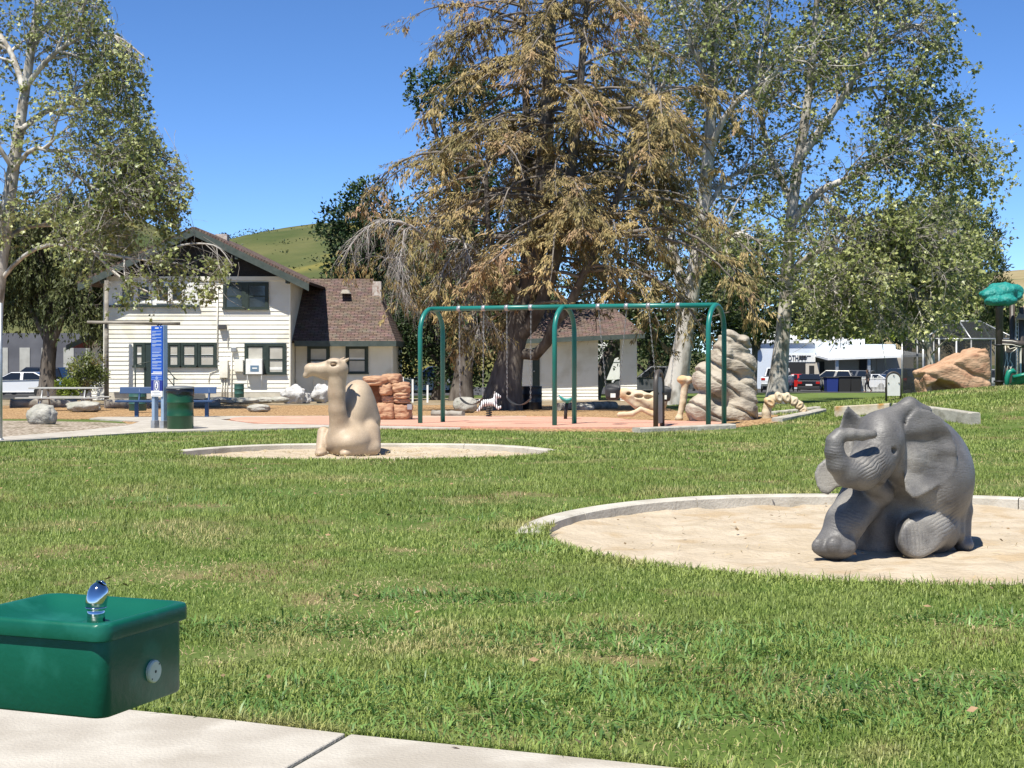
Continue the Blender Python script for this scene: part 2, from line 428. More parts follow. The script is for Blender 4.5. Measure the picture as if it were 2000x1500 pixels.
walk = tag(bpy.data.objects.new('footpath', None), kind='structure'); COL.objects.link(walk)
jA = (-.634, 5.945); jB = (-.634-.126*3.2, 5.945-.39*3.2); g_ = .008
edgeL = [(-4.4,6.62),(-3.2,6.6),(-2.16,6.47),(-1.61,6.36),(-1.1,6.16)]; edgeR = [(.37,5.55),(1.4,5.12),(3,4.4)]
sheet('slab', edgeL+[(jA[0]-g_, jA[1]+.004), (jB[0]-g_, jB[1]), (-5,4.4)], .03, M_conc, step=3, thick=.1, parent=walk)
sheet('slab', [(jA[0]+g_, jA[1]-.004)]+edgeR+[(3,3.4), (jB[0]+g_, jB[1]-.004)], .03, M_conc, step=3, thick=.1, parent=walk)
for o in walk.children:
    bv = o.modifiers.new('bevel', 'BEVEL'); bv.width = .012; bv.segments = 2; bv.limit_method = 'ANGLE'; bv.angle_limit = R(50)
PATH_POLY = edgeL+edgeR+[(3,2),(-5,2)]

def low_wall(name, pts, w, h, label, stain=False):
    t = thing(name, (pts[0][0], pts[0][1], Hf(*pts[0])), label, 'kerb')
    for a, b in zip(pts[:-1], pts[1:]):
        a2 = Vector(a); b2 = Vector(b); d = (b2-a2).normalized(); n = Vector((-d.y, d.x))*w/2
        m = MB(); V = []
        k = max(2, int((b2-a2).length/.5)+1)
        for i in range(k):
            p = a2.lerp(b2, i/(k-1)); z = Hf(p.x, p.y)
            jit = lambda: random.uniform(-.008, .008)
            for q, zz in ((-n, z-.15), (-n, z+h-.02), (-n*.85, z+h), (n*.85, z+h), (n, z+h-.02), (n, z-.15)):
                V.append((p.x+q.x-t.location.x+jit(), p.y+q.y-t.location.y+jit(), zz-t.location.z))
        F = [(i*6+q, i*6+(q+1) % 6, (i+1)*6+(q+1) % 6, (i+1)*6+q) for i in range(k-1) for q in range(6)]
        F += [tuple(range(6))[::-1], tuple((k-1)*6+q for q in range(6))]
        m.add(V, F); m.build('block', M_stain if stain else M_conc_old, t)
    return t
M_stain = mat('stained_concrete', (.40,.33,.22), (.52,.47,.38), scale=3, rough=.95, bump=.5, bscale=20, c3=(.36,.20,.06), coord='World', spec=.2)
low_wall('concrete_kerb', [(2.52,31.15),(4.62,32.3)], .28, .10, 'weathered concrete kerb at the feet of the right swing arch')
low_wall('concrete_kerb', [(5.85,33.9),(7.3,36.2)], .25, .10, 'concrete kerb beside the bone arch, running behind the elephant')
low_wall('concrete_kerb', [(5.3,37.2),(7.6,38.2)], .25, .08, 'pale kerb behind the bone arch')
low_wall('retaining_wall', [(7.25,34.4),(8.35,33.9)], .22, .23, 'rust stained low concrete wall below the blank arched plaque', True)
low_wall('retaining_wall', [(8.45,33.7),(9.33,30.9)], .22, .24, 'mossy grey end of the low concrete wall right of the elephant')

# ------------------------------------------------------------ grass blades
M_g1 = mat('grass_blade', (.175,.240,.048), (.275,.340,.085), scale=.55, rough=.5, island=.35, coord='World', c3=(.40,.37,.15), s3=1.1, spec=.35, trans=.28)
M_g2 = mat('broad_grass', (.090,.180,.036), (.165,.285,.072), scale=1.1, rough=.45, island=.35, coord='World', spec=.45, trans=.28)
M_g3 = mat('dry_grass', (.40,.31,.155), (.54,.44,.25), scale=3, rough=.8, island=.35, coord='World', spec=.2, trans=.2)
def keep_lawn(x, y, pad=.0):
    k = y < lawn_back(x)-.05
    for c in (EP, CP): k &= pit_d(c, x, y) > np.where((y-c[1])/c[2] < -.18, .0, .20-pad)
    k &= ~in_poly(x, y, PATH_POLY)
    return k
def blades(name, x, y, ln, wd, lean, m, seg=True, z0=-.004, az=None):
    n = len(x); z = H(x, y)+z0
    az = rng.uniform(0, 2*np.pi, n) if az is None else az
    dx, dy = np.cos(az), np.sin(az); px_, py_ = -dy, dx
    base = np.stack([x, y, z], 1); side = np.stack([px_, py_, rng.normal(0, .25, n)], 1)*(wd/2)[:, None]
    h = np.stack([dx*np.sin(lean), dy*np.sin(lean), np.cos(lean)], 1)
    l2 = np.minimum(lean*1.0+.55+rng.uniform(-.2,.5,n), 1.75); h2 = np.stack([dx*np.sin(l2), dy*np.sin(l2), np.cos(l2)], 1)
    if seg:
        mid = base+h*(ln*.55)[:, None]; tip = mid+h2*(ln*.45)[:, None]
        V = np.stack([base-side*.8, base+side*.8, mid+side, mid-side, tip], 1).reshape(-1, 3)
        t = np.array([[0,1,2],[0,2,3],[3,2,4]])
        F = (t[None]+(np.arange(n)*5)[:, None, None]).reshape(-1, 3)
    else:
        tip = base+(h*.6+h2*.4)*ln[:, None]
        V = np.stack([base-side, base+side, tip], 1).reshape(-1, 3); F = np.arange(3*n).reshape(-1, 3)
    return tag(mesh_obj(name, V, F, m, smooth=False), kind='stuff')
def lawn_pts(n, y0, y1, xr=None):
    y = np.sqrt(rng.uniform(y0*y0, y1*y1, n)); x = rng.uniform(-1, 1, n)*(y*.345+.9)
    return x, y
def clump_field(x, y): return fbm2(x*.9+3, y*.9, 21)+.35*(fbm2(x*3.1, y*3.1, 31)-.5)
CL = [(-.0,6.6,1.9,.9), (1.0,8.0,1.5,.55), (-1.3,8.3,1.0,.35), (2.0,6.6,1.5,.8), (.55,11.8,.9,.4), (-2.6,15.5,2.6,1.2), (1.6,15.2,.7,.35), (3.0,8.6,.8,.3), (-.3,9.4,.9,.25), (0.1,14,1.8,.9)]
def clumpness(x, y):
    c = np.zeros_like(x)
    for (a, b, sx, sy) in CL: c = np.maximum(c, np.exp(-((x-a)/sx)**2-((y-b)/sy)**2))
    return c+.9*(clump_field(x, y)-.5)
# fine turf, three rings of distance
for nm, n, y0, y1, l0, l1, w, sg in (('front', 62000, 5.0, 8.6, .022, .048, .0042, True), ('near', 150000, 5.0, 12.5, .022, .050, .0045, True), ('middle', 190000, 12.5, 21, .035, .07, .0085, False), ('far', 170000, 21, 36, .04, .075, .016, False)):
    x, y = lawn_pts(n, y0, y1); dry = fbm2(x*1.3+9, y*1.3, 41)+.25*(fbm2(x*5, y*5, 43)-.5)
    k = keep_lawn(x, y) & ((dry < .59) | (rng.random(n) < np.where(dry > .66, .12, .4))); x, y = x[k], y[k]; n = len(x)
    tall = .75+.6*fbm2(x*.8, y*.8, 51)+.2*(fbm2(x*4, y*4, 53)-.5)
    blades('lawn_grass', x, y, rng.uniform(l0, l1, n)*tall, np.full(n, w)*rng.uniform(.7,1.3,n), np.abs(rng.normal(.35,.35,n)), M_g1, sg)
# broad-leaved tussocks
for n, y0, y1, l0, l1, w, sg in ((70000, 5.0, 13, .05, .115, .0085, True), (42000, 13, 24, .055, .11, .012, False)):
    x, y = lawn_pts(n, y0, y1); c = clumpness(x, y)
    k = keep_lawn(x, y) & (c > .42+.25*rng.random(n)); x, y = x[k], y[k]; n = len(x)
    az = 2*np.pi*fbm2(x*2.2, y*2.2, 61, 2)*2+rng.normal(0,.9,n)
    blades('tussock_grass', x, y, rng.uniform(l0, l1, n), np.full(n, w)*rng.uniform(.7,1.35,n), np.clip(rng.normal(1.0,.3,n), .1, 1.45), M_g2, sg, az=az)
# straw in the worn patches
for n, y0, y1, l0, l1, w, sg in ((60000, 5.0, 13, .025, .055, .004, True), (50000, 13, 30, .03, .06, .010, False)):
    x, y = lawn_pts(n, y0, y1); dry = fbm2(x*1.3+9, y*1.3, 41)+.25*(fbm2(x*5, y*5, 43)-.5)
    k = keep_lawn(x, y) & (dry+.10*rng.random(n) > .590+.10*rng.random(n)); x, y = x[k], y[k]; n = len(x)
    blades('dry_grass', x, y, rng.uniform(l0, l1, n), np.full(n, w)*rng.uniform(.7,1.3,n), np.clip(rng.normal(1.0,.35,n),0,1.5), M_g3, sg)
# longer fringe round the pits and along the path edge
fx, fy = [], []
for (cx, cy, r, fz), n, a0, a1 in ((EP, 13000, 165, 345), (CP, 9000, 170, 370), (EP, 3500, 20, 165), (CP, 3500, 10, 170)):
    t = np.radians(rng.uniform(a0, a1, n)); near = (a1-a0 > 160) & (np.degrees(t) > 168)
    rr = r+np.where(near, -.05+np.abs(rng.normal(0,.22,n)), .26+np.abs(rng.normal(0,.12,n)))
    fx.append(cx+rr*np.cos(t)); fy.append(cy+rr*np.sin(t)*np.where(np.sin(t) < 0, FR, 1))
ex = rng.uniform(-3.2, 2.6, 9000); ey = np.interp(ex, [p[0] for p in edgeL+[jA]+edgeR], [p[1] for p in edgeL+[jA]+edgeR])+.02+np.abs(rng.normal(0,.05,9000))
fx = np.concatenate(fx+[ex]); fy = np.concatenate(fy+[ey]); n = len(fx)
blades('edge_grass', fx, fy, rng.uniform(.03,.10,n)*rng.uniform(.6,1.1,n), np.full(n,.005)*(.6+fy/18), np.clip(rng.normal(.6,.4,n),0,1.4), M_g1, True)
# weeds and straw lying in the sand
x = rng.uniform(EP[0]-3, EP[0]+2.2, 900); y = rng.uniform(EP[1]-2.9, EP[1]+2.9, 900); c = fbm2(x*1.6, y*1.6, 71)
k = (np.hypot(x-EP[0], y-EP[1]) < 3.1) & (c > .55); x, y = x[k], y[k]; n = len(x)
blades('dry_grass', x, y, rng.uniform(.04,.10,n), np.full(n,.005), np.clip(rng.normal(1.25,.25,n),0,1.5), M_g3, True, z0=EP[3])
x = CP[0]+rng.uniform(-2.8,2.8,1500); y = CP[1]+rng.uniform(-1,2.7,1500); c = fbm2(x*1.6, y*1.6, 73)
k = (np.hypot(x-CP[0], y-CP[1]) < 2.85) & (c > .5); x, y = x[k], y[k]; n = len(x)
blades('dry_grass', x, y, rng.uniform(.04,.08,n), np.full(n,.010), np.clip(rng.normal(1.2,.25,n),0,1.5), M_g3, True, z0=CP[3]+.1)
# lawn far right: longer, coarser blades on the mound and under the trees
x = rng.uniform(5.8, 26, 120000); y = rng.uniform(33, 62, 120000)
k = (y < lawn_back(x)) & (x < .36*y+2); x, y = x[k], y[k]; n = len(x)
blades('lawn_grass', x, y, rng.uniform(.05,.10,n), np.full(n,.03), np.abs(rng.normal(.4,.35,n)), M_g1, False)

# fallen leaves on path, sand and lawn
M_litter = mat('fallen_leaf', (.16,.10,.05), (.30,.20,.10), scale=9, rough=.8, island=.5, coord='World')
n = 420; y = np.sqrt(rng.uniform(5.2**2, 22**2, n)); x = rng.uniform(-1, 1, n)*(y*.345+.8)
z = H(x, y)+np.where(in_poly(x, y, PATH_POLY), .036, .045)
for c in (EP, CP): z = np.where(pit_d(c, x, y) < -.05, c[3]+.05, z)
a = rng.uniform(0, 6.28, n); sz = rng.uniform(.02, .055, n)
tag(scatter_mesh('fallen_leaves', np.stack([x, y, z], 1), np.stack([np.cos(a), np.sin(a), rng.normal(0, .2, n)], 1), np.stack([rng.normal(0,.4,n), rng.normal(0,.4,n), np.ones(n)], 1), sz, [(0,0,0),(.5,.3,.1),(1,0,.12),(.5,-.3,.1)], [(0,1,2),(0,2,3)], M_litter), kind='stuff')
# ------------------------------------------------------------ elephant and camel sculptures
def wrinkle_mat(name, c1, c2, c3, scale, rough, bump, wscale, wstr, wavy=True):
    m = mat(name, c1, c2, scale=scale, rough=rough, bump=bump, bscale=55, c3=c3, s3=.4, spec=.5, bdist=.01, lo=.3, hi=.7)
    nt = m.node_tree; L = nt.links.new; b = nt.nodes['Principled BSDF']
    bp = [n for n in nt.nodes if n.bl_idname == 'ShaderNodeBump'][0]
    w = _n(nt, 'ShaderNodeTexNoise'); w.inputs['Scale'].default_value = wscale; w.inputs['Detail'].default_value = 3
    tc = [n for n in nt.nodes if n.bl_idname == 'ShaderNodeTexCoord'][0]
    mp = _n(nt, 'ShaderNodeMapping'); mp.inputs['Scale'].default_value = (.35, .35, 2.2); mp.inputs['Rotation'].default_value = (0, .5, 0)
    L(tc.outputs['Object'], mp.inputs[0]); L(mp.outputs[0], w.inputs['Vector'])
    ab = _n(nt, 'ShaderNodeMath', operation='SUBTRACT'); ab.inputs[1].default_value = .5; L(w.outputs['Fac'], ab.inputs[0])
    a2 = _n(nt, 'ShaderNodeMath', operation='ABSOLUTE'); L(ab.outputs[0], a2.inputs[0])
    mr = _n(nt, 'ShaderNodeMapRange'); mr.inputs['From Max'].default_value = .035; L(a2.outputs[0], mr.inputs['Value'])
    b2 = _n(nt, 'ShaderNodeBump'); b2.inputs['Strength'].default_value = wstr; b2.inputs['Distance'].default_value = .008
    L(mr.outputs[0], b2.inputs['Height']); L(bp.outputs[0], b2.inputs['Normal']); L(b2.outputs[0], b.inputs['Normal'])
    # fine speckle of the cast aggregate
    base = [l for l in nt.links if l.to_socket == b.inputs['Base Color']][0].from_socket
    sp = _n(nt, 'ShaderNodeTexNoise'); sp.inputs['Scale'].default_value = 160; sp.inputs['Detail'].default_value = 2; L(tc.outputs['Object'], sp.inputs['Vector'])
    hs = _n(nt, 'ShaderNodeHueSaturation'); m2 = _n(nt, 'ShaderNodeMapRange')
    m2.inputs['From Min'].default_value = .3; m2.inputs['From Max'].default_value = .7; m2.inputs['To Min'].default_value = .78; m2.inputs['To Max'].default_value = 1.22
    L(sp.outputs['Fac'], m2.inputs['Value']); L(m2.outputs[0], hs.inputs['Value']); L(base, hs.inputs['Color']); L(hs.outputs[0], b.inputs['Base Color'])
    return m
M_eleph = wrinkle_mat('grey_cast_stone', (.085,.081,.077), (.165,.157,.146), (.25,.235,.208), 5.0, .50, .25, 11.0, .22)
M_camel = wrinkle_mat('tan_cast_stone', (.36,.270,.180), (.47,.370,.255), (.31,.22,.14), 3.0, .55, .18, 5.0, .06)
def wrinkle_patches(m, patches):
    """folds carved in given places: (centre, radius, direction, waves per metre, depth)"""
    nt = m.node_tree; L = nt.links.new; b = nt.nodes['Principled BSDF']; tc = [n for n in nt.nodes if n.bl_idname == 'ShaderNodeTexCoord'][0]
    nz = _n(nt, 'ShaderNodeTexNoise'); nz.inputs['Scale'].default_value = 7; L(tc.outputs['Object'], nz.inputs['Vector']); tot = None
    for c, r, d, fq, amp in patches:
        dt = _n(nt, 'ShaderNodeVectorMath', operation='DOT_PRODUCT'); L(tc.outputs['Object'], dt.inputs[0]); dt.inputs[1].default_value = d
        ma = _n(nt, 'ShaderNodeMath', operation='MULTIPLY_ADD'); L(nz.outputs['Fac'], ma.inputs[0]); ma.inputs[1].default_value = .05; L(dt.outputs['Value'], ma.inputs[2])
        mu = _n(nt, 'ShaderNodeMath', operation='MULTIPLY'); L(ma.outputs[0], mu.inputs[0]); mu.inputs[1].default_value = fq*6.283
        si = _n(nt, 'ShaderNodeMath', operation='SINE'); L(mu.outputs[0], si.inputs[0])
        pw = _n(nt, 'ShaderNodeMath', operation='ABSOLUTE'); L(si.outputs[0], pw.inputs[0])
        ds = _n(nt, 'ShaderNodeVectorMath', operation='DISTANCE'); L(tc.outputs['Object'], ds.inputs[0]); ds.inputs[1].default_value = c
        mr = _n(nt, 'ShaderNodeMapRange', interpolation_type='SMOOTHSTEP'); mr.inputs['From Min'].default_value = r; mr.inputs['From Max'].default_value = r*.35; mr.inputs['To Max'].default_value = amp
        L(ds.outputs['Value'], mr.inputs['Value']); pr = _n(nt, 'ShaderNodeMath', operation='MULTIPLY'); L(pw.outputs[0], pr.inputs[0]); L(mr.outputs[0], pr.inputs[1])
        if tot is None: tot = pr
        else: ad = _n(nt, 'ShaderNodeMath', operation='ADD'); L(tot.outputs[0], ad.inputs[0]); L(pr.outputs[0], ad.inputs[1]); tot = ad
    bp = _n(nt, 'ShaderNodeBump'); bp.inputs['Strength'].default_value = .9; bp.inputs['Distance'].default_value = 1.0
    old = [l for l in nt.links if l.to_socket == b.inputs['Normal']][0].from_socket; L(old, bp.inputs['Normal']); L(tot.outputs[0], bp.inputs['Height']); L(bp.outputs[0], b.inputs['Normal'])
M_black = mat('black_cavity', (.012,.012,.012), rough=.6)

def unit_pts(scale, x0, y0, xc, eh, D):        # front-view sketch units + depth -> metres (x right, y away, z up)
    def u(x, y, d):
        q = d/scale/D; return ((x-x0)/scale*(1+q)+xc*q, d/scale, eh-(eh-(y0-y)/scale)*(1+q))
    def inv(p):
        k = 1/(1+p[:, 1]/D); return ((p[:, 0]+xc)*k-xc)*scale+x0, y0-(eh-(eh-p[:, 2])*k)*scale, p[:, 1]*scale
    return u, inv
ES = 992.0; e, einv = unit_pts(ES, 800, 1372, 2.97, 1.585, 11.94); er = lambda r: r/ES
E_RIGHT = [(985,205),(900,300),(868,410),(862,520),(893,590),(880,680),(872,780),(890,870),(945,932),(1010,925),(1110,870),(1200,815),(1285,745),(1315,640),(1312,520),(1270,400),(1190,290),(1090,222)]
E_LEFT = [(458,178),(415,245),(385,340),(340,470),(285,590),(210,655),(182,735),(205,830),(245,890),(310,908),(380,850),(470,830),(540,600),(640,420),(640,300),(560,272),(505,225)]
def elephant(p):
    X = p[:, 0]; Y = p[:, 1]; Z = p[:, 2]
    u, v, w = einv(p)                               # sketch coordinates of every point
    C = lambda a, b, r0, r1: sd_cone(p, e(*a), e(*b), er(r0), er(r1))
    E = lambda c, r: sd_ell(p, e(*c), (er(r[0]), er(r[2]), er(r[1])))
    d = E((1015,745,640), (390,505,600))                                   # barrel of the body
    d = smin(d, C((1065,760,430), (1080,700,900), 320, 350), .12)
    d = smin(d, C((860,620,140), (800,700,330), 215, 300), .10)            # neck, chest
    d = smin(d, C((830,1050,400), (1000,1150,450), 250, 280), .08)
    d = smin(d, C((660,960,290), (680,1330,300), 175, 165), .06)
    # hind leg folded at the right
    hl = C((1330,690,560), (1345,1010,500), 78, 70); hl = smin(hl, C((1345,1010,500), (1345,1260,470), 70, 62), .04)
    hl = smin(hl, E((1350,1275,450), (78,60,95)), .03)
    d = smin(d, hl, .035)
    d = smin(d, C((1210,700,520), (1290,1180,380), 130, 70), .06)
    # near foreleg stretched forward, sole to the viewer
    fl = C((980,1225,20), (1120,1120,330), 158, 190); fl = smin(fl, C((1120,1150,250), (1175,1200,330), 120, 130), .06)
    sole = ((w-(-40+.28*(u-960)-.10*(v-1215)))/ES)
    fl = smax(fl, -sole, .028)
    d = smin(d, fl, .035)
    # far foreleg planted
    sl = C((560,930,130), (440,1100,-50), 175, 146); sl = smin(sl, C((440,1100,-50), (368,1240,-90), 146, 132), .05)
    foot = E((350,1295,-110), (166,92,160))
    for (tx, ty) in ((235,1290),(350,1285),(462,1300)):
        foot = smin(foot, E((tx,ty,-250+abs(tx-350)*.46), (58,64,34)), .005)
    sl = smin(sl, foot, .06)
    d = smin(d, sl, .05)
    # head
    h = E((702,478,-20), (192,215,235)); h = smin(h, E((640,640,-140), (170,150,170)), .10)
    h = smin(h, C((670,370,-30), (620,345,10), 90, 42), .06)
    h = smin(h, C((720,350,-20), (930,205,60), 95, 62), .09)                # brow running into the ear fold
    h = smin(h, C((930,205,60), (1065,245,110), 60, 42), .05)
    h = smin(h, E((735,700,-140), (55,70,70)), .03); h = smin(h, E((705,778,-175), (50,32,60)), .015)
    h = smin(h, C((650,810,-90), (720,880,60), 75, 95), .05)             # lower jaw
    # trunk: down, out to the left, curled up and back over the brow
    tr = [((640,640,-190),150),((560,715,-280),138),((462,720,-350),112),((385,655,-400),86),((354,560,-420),70),((356,480,-415),63),((396,432,-405),54),((480,426,-395),46),((570,430,-380),41),((652,424,-362),34)]
    t = None
    for (a, ra), (b, rb) in zip(tr[:-1], tr[1:]):
        c = C(a, b, ra, rb); t = c if t is None else smin(t, c, .02)
    rng_ = np.sqrt((u-632)**2+(v-436)**2+(w+322)**2)
    h = smin(h, t, .035)
    # eye: socket, ball, lids
    h = smax(h, -E((793,553,-230), (42,28,26)), .008)
    h = np.minimum(h, E((793,557,-198), (30,24,22)))
    for a, b_, r_ in (((750,566,-208),(775,530,-216),11),((775,530,-216),(808,528,-210),12),((808,528,-210),(838,556,-190),11),((752,568,-206),(785,590,-206),10),((785,590,-206),(834,566,-190),10),((748,600,-200),(790,612,-196),5)): h = smin(h, C(a, b_, r_, r_), .006)
    d = smin(d, h, .05)
    # ears: curved sheets of their own outline
    pr = sd_poly2(u, v, E_RIGHT)/ES
    ws = -35+.30*(u-880)-120*np.exp(-((u-1130)/150)**2-((v-760)/190)**2)*(-.6)+26*np.sin((v-430+.25*(u-1000))/48)*np.exp(-((v-470)/120)**2)-110*np.clip((v-600)/330,0,1)
    er_ = smax(pr+.012, np.abs(w-ws)/ES-.020, .03)
    d = smin(d, er_, .018)
    pl = sd_poly2(u, v, E_LEFT)/ES
    wl_ = 60-.10*(u-500)+70*np.exp(-((u-470)/90)**2-((v-380)/160)**2)-50*np.clip((v-560)/300,0,1)
    el_ = smax(pl+.012, np.abs(w-wl_)/ES-.016, .026)
    d = smin(d, el_, .03)
    # wrinkles round the trunk root
    ring = np.sin((u*.62-v*.78)/15.0)*np.exp(-((u-590)/95)**2-((v-625)/85)**2)
    d = d+np.where(w < -60, .0035*ring, 0)
    d = d+np.where(w > 250, 0, .0022*np.sin((u*.5+v)/13.0)*np.exp(-((u-1200)/110)**2-((v-1060)/90)**2))
    return smax(d, -Z-.03, .01)
wrinkle_patches(M_eleph, [(e(600,640,-320), .22, (.55,0,-.83), 20, .006), (e(360,600,-470), .15, (.2,0,1), 21, .0015), (e(1190,1060,120), .24, (-.5,.2,.85), 18, .0035), (e(440,1080,-170), .18, (.3,0,1), 19, .0015),
  (e(700,720,-300), .14, (.8,0,-.6), 24, .005), (e(1110,620,0), .30, (.25,0,1), 7, .002), (e(980,1220,-60), .16, (1,0,.15), 16, .003), (e(1330,900,450), .3, (1,0,.2), 13, .002)])
V, F = surface(elephant, (-.75,-.56,-.04), (.95,1.35,1.30), .0125)
V = relax(V, F, 1, .35)
ele = thing('elephant_sculpture', P(1740.3, 0, 11.94)*0+Vector(((1540+800/3.948-1000)*11.94/FPX, 11.94, -.085)),
            'grey cast elephant sculpture with raised curled trunk, lying in the sand pit', 'sculpture')
mesh_obj('body', V, F, M_eleph, ele, smooth=True)
mb = MB()
def ring_pts(c, rx, rz, y, n=14): return [(c[0]+rx*math.cos(t), y, c[2]+rz*math.sin(t)) for t in [2*math.pi*i/n for i in range(n+1)]]
def ball(name, c, r, m, parent, seg=14, sc=(1,1,1)):
    b = MB(); k = 8
    b.lathe([(r*sc[0]*math.sin(math.pi*i/k)+1e-4, -r*sc[2]*math.cos(math.pi*i/k)) for i in range(k+1)], c, seg, cap=False)
    return b.build(name, m, parent)
M_eye = mat('eye_hollow', (.06,.058,.056), rough=.3)
ball('eye', e(797,553,-212), er(11), M_eye, ele)

# camel ------------------------------------------------------------------
CS = 600.0; c_, cinv = unit_pts(CS, 560, 1348, -2.73, 1.67, 25.0); cr = lambda r: r/CS
def camel(p):
    C = lambda a, b, r0, r1: sd_cone(p, c_(*a), c_(*b), cr(r0), cr(r1))
    E = lambda c, r: sd_ell(p, c_(*c), (cr(r[0]), cr(r[2]), cr(r[1])))
    X = p[:, 0]; Y = p[:, 1]; Z = p[:, 2]; u, v, w = cinv(p)
    d = C((690,745,300), (715,1000,340), 128, 205)                          # hump and back
    d = smin(d, E((705,930,370), (172,320,340)), .12)
    d = smin(d, C((640,900,180), (600,1080,140), 110, 150), .10)
    d = smin(d, E((650,1190,330), (272,205,520)), .10)                      # barrel
    d = smin(d, C((540,1120,40), (560,1220,120), 125, 165), .10)            # chest
    d = smin(d, C((360,1120,160), (335,1290,60), 62, 52), .05)              # far shoulder and foreleg
    d = smin(d, E((335,1318,-60), (62,42,120)), .04)
    d = smin(d, C((810,1110,150), (830,1250,90), 105, 90), .07)             # near shoulder
    d = smin(d, C((830,1278,70), (640,1300,-90), 78, 60), .05)              # folded foreleg
    d = smin(d, E((575,1322,-110), (58,40,70)), .03)
    # neck
    n = C((520,1090,10), (494,900,-30), 106, 82); n = smin(n, C((494,900,-30), (486,740,-34), 82, 83), .04); n = smin(n, C((486,740,-34), (496,560,-44), 83, 91), .04)
    d = smin(d, n, .055)
    # head
    h = E((492,500,-40), (112,100,120)); h = smin(h, C((450,470,-40), (350,505,-50), 75, 64), .06)
    h = smin(h, C((350,505,-50), (245,500,-60), 66, 58), .05)
    h = smin(h, C((245,505,-60), (190,560,-60), 54, 33), .05); h = smin(h, E((215,490,-60), (45,40,48)), .03)
    h = smin(h, C((380,560,-40), (300,545,-50), 50, 34), .04)
    h = smin(h, C((410,425,-110), (500,435,-120), 20, 24), .03)              # brow ridge
    mouth = np.abs(v-(600-.22*(u-180)))/CS
    h = h+np.where((u < 300), .012*np.exp(-(mouth/.010)**2), 0)
    h = smax(h, -E((455,452,-158), (44,22,46)), .010)
    h = smin(h, C((560,425,-40), (602,400,-75), 22, 13), .02); h = smin(h, C((520,420,60), (560,392,85), 22, 13), .02)
    d = smin(d, h, .035)
    return smax(d, -Z-.03, .01)
V, F = surface(camel, (-.75,-.35,-.04), (.75,1.55,1.68), .02)
V = relax(V, F, 1, .4)
cam_t = thing('camel_sculpture', ((560+560/5-1000)*25.0/FPX, 25.0, -.17), 'tan cast camel sculpture lying in the sand pit, head turned left', 'sculpture')
mesh_obj('body', V, F, M_camel, cam_t, smooth=True)
ball('eye', c_(455,455,-128), cr(30), mat('camel_eye', (.20,.13,.07), rough=.5), cam_t, sc=(1,1,.5))
# ------------------------------------------------------------ buildings
M_siding = mat('cream_siding', (.78,.755,.65), (.84,.815,.72), scale=1.5, rough=.6, bump=.1, bscale=40, c3=(.70,.665,.55), coord='World', spec=.3)
M_trim = mat('green_trim', (.022,.036,.030), (.034,.050,.042), scale=6, rough=.55, spec=.4)
M_fascia = mat('fascia_green', (.050,.068,.060), (.075,.092,.082), scale=4, rough=.6, spec=.4)
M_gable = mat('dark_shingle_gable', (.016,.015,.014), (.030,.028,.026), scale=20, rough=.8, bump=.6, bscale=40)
M_glass = mat('window_glass', (.03,.035,.035), rough=.08, spec=.8)
M_blind = mat('window_blind', (.42,.40,.34), (.52,.50,.43), scale=2, rough=.35, spec=.6)
M_white = mat('white_paint', (.74,.74,.70), (.82,.82,.79), scale=4, rough=.5)
M_metal = mat('grey_metal', (.35,.36,.36), (.45,.46,.46), scale=8, rough=.45, metal=.6)
M_found = mat('foundation', (.48,.44,.36), (.60,.56,.46), scale=3, rough=.95, bump=.5, bscale=15)
M_brick = mat('chimney_brick', (.42,.36,.31), (.60,.55,.50), scale=9, rough=.95, bump=.8, bscale=25, c3=(.30,.20,.16))
def shingle_mat(name, a, b, c, row=.14):
    m = mat(name, a, rough=.95, spec=.15); nt = m.node_tree; L = nt.links.new; bs = nt.nodes['Principled BSDF']
    tc = _n(nt, 'ShaderNodeTexCoord'); br = _n(nt, 'ShaderNodeTexBrick')
    br.inputs['Scale'].default_value = 1; br.inputs['Brick Width'].default_value = .34; br.inputs['Row Height'].default_value = row
    br.inputs['Mortar Size'].default_value = .014; br.inputs['Mortar Smooth'].default_value = .4; br.inputs['Bias'].default_value = 0
    br.inputs['Color1'].default_value = (*a, 1); br.inputs['Color2'].default_value = (*b, 1); br.inputs['Mortar'].default_value = (*c, 1)
    L(tc.outputs['UV'], br.inputs['Vector'])
    nz = _n(nt, 'ShaderNodeTexNoise'); nz.inputs['Scale'].default_value = 3; L(tc.outputs['UV'], nz.inputs['Vector'])
    mx = _n(nt, 'ShaderNodeMix', data_type='RGBA', blend_type='MULTIPLY'); mx.inputs[0].default_value = .5
    L(br.outputs['Color'], mx.inputs[6]); L(nz.outputs['Color'], mx.inputs[7]); L(mx.outputs[2], bs.inputs['Base Color'])
    hs = _n(nt, 'ShaderNodeHueSaturation'); hs.inputs['Saturation'].default_value = .8; hs.inputs['Value'].default_value = 1.35
    L(mx.outputs[2], hs.inputs['Color']); L(hs.outputs[0], bs.inputs['Base Color'])
    bp = _n(nt, 'ShaderNodeBump'); bp.inputs['Strength'].default_value = .8; bp.inputs['Distance'].default_value = .03
    L(br.outputs['Fac'], bp.inputs['Height']); bp.invert = True; L(bp.outputs[0], bs.inputs['Normal'])
    return m
M_roof = shingle_mat('brown_shingles', (.115,.072,.052), (.19,.125,.095), (.035,.024,.02))
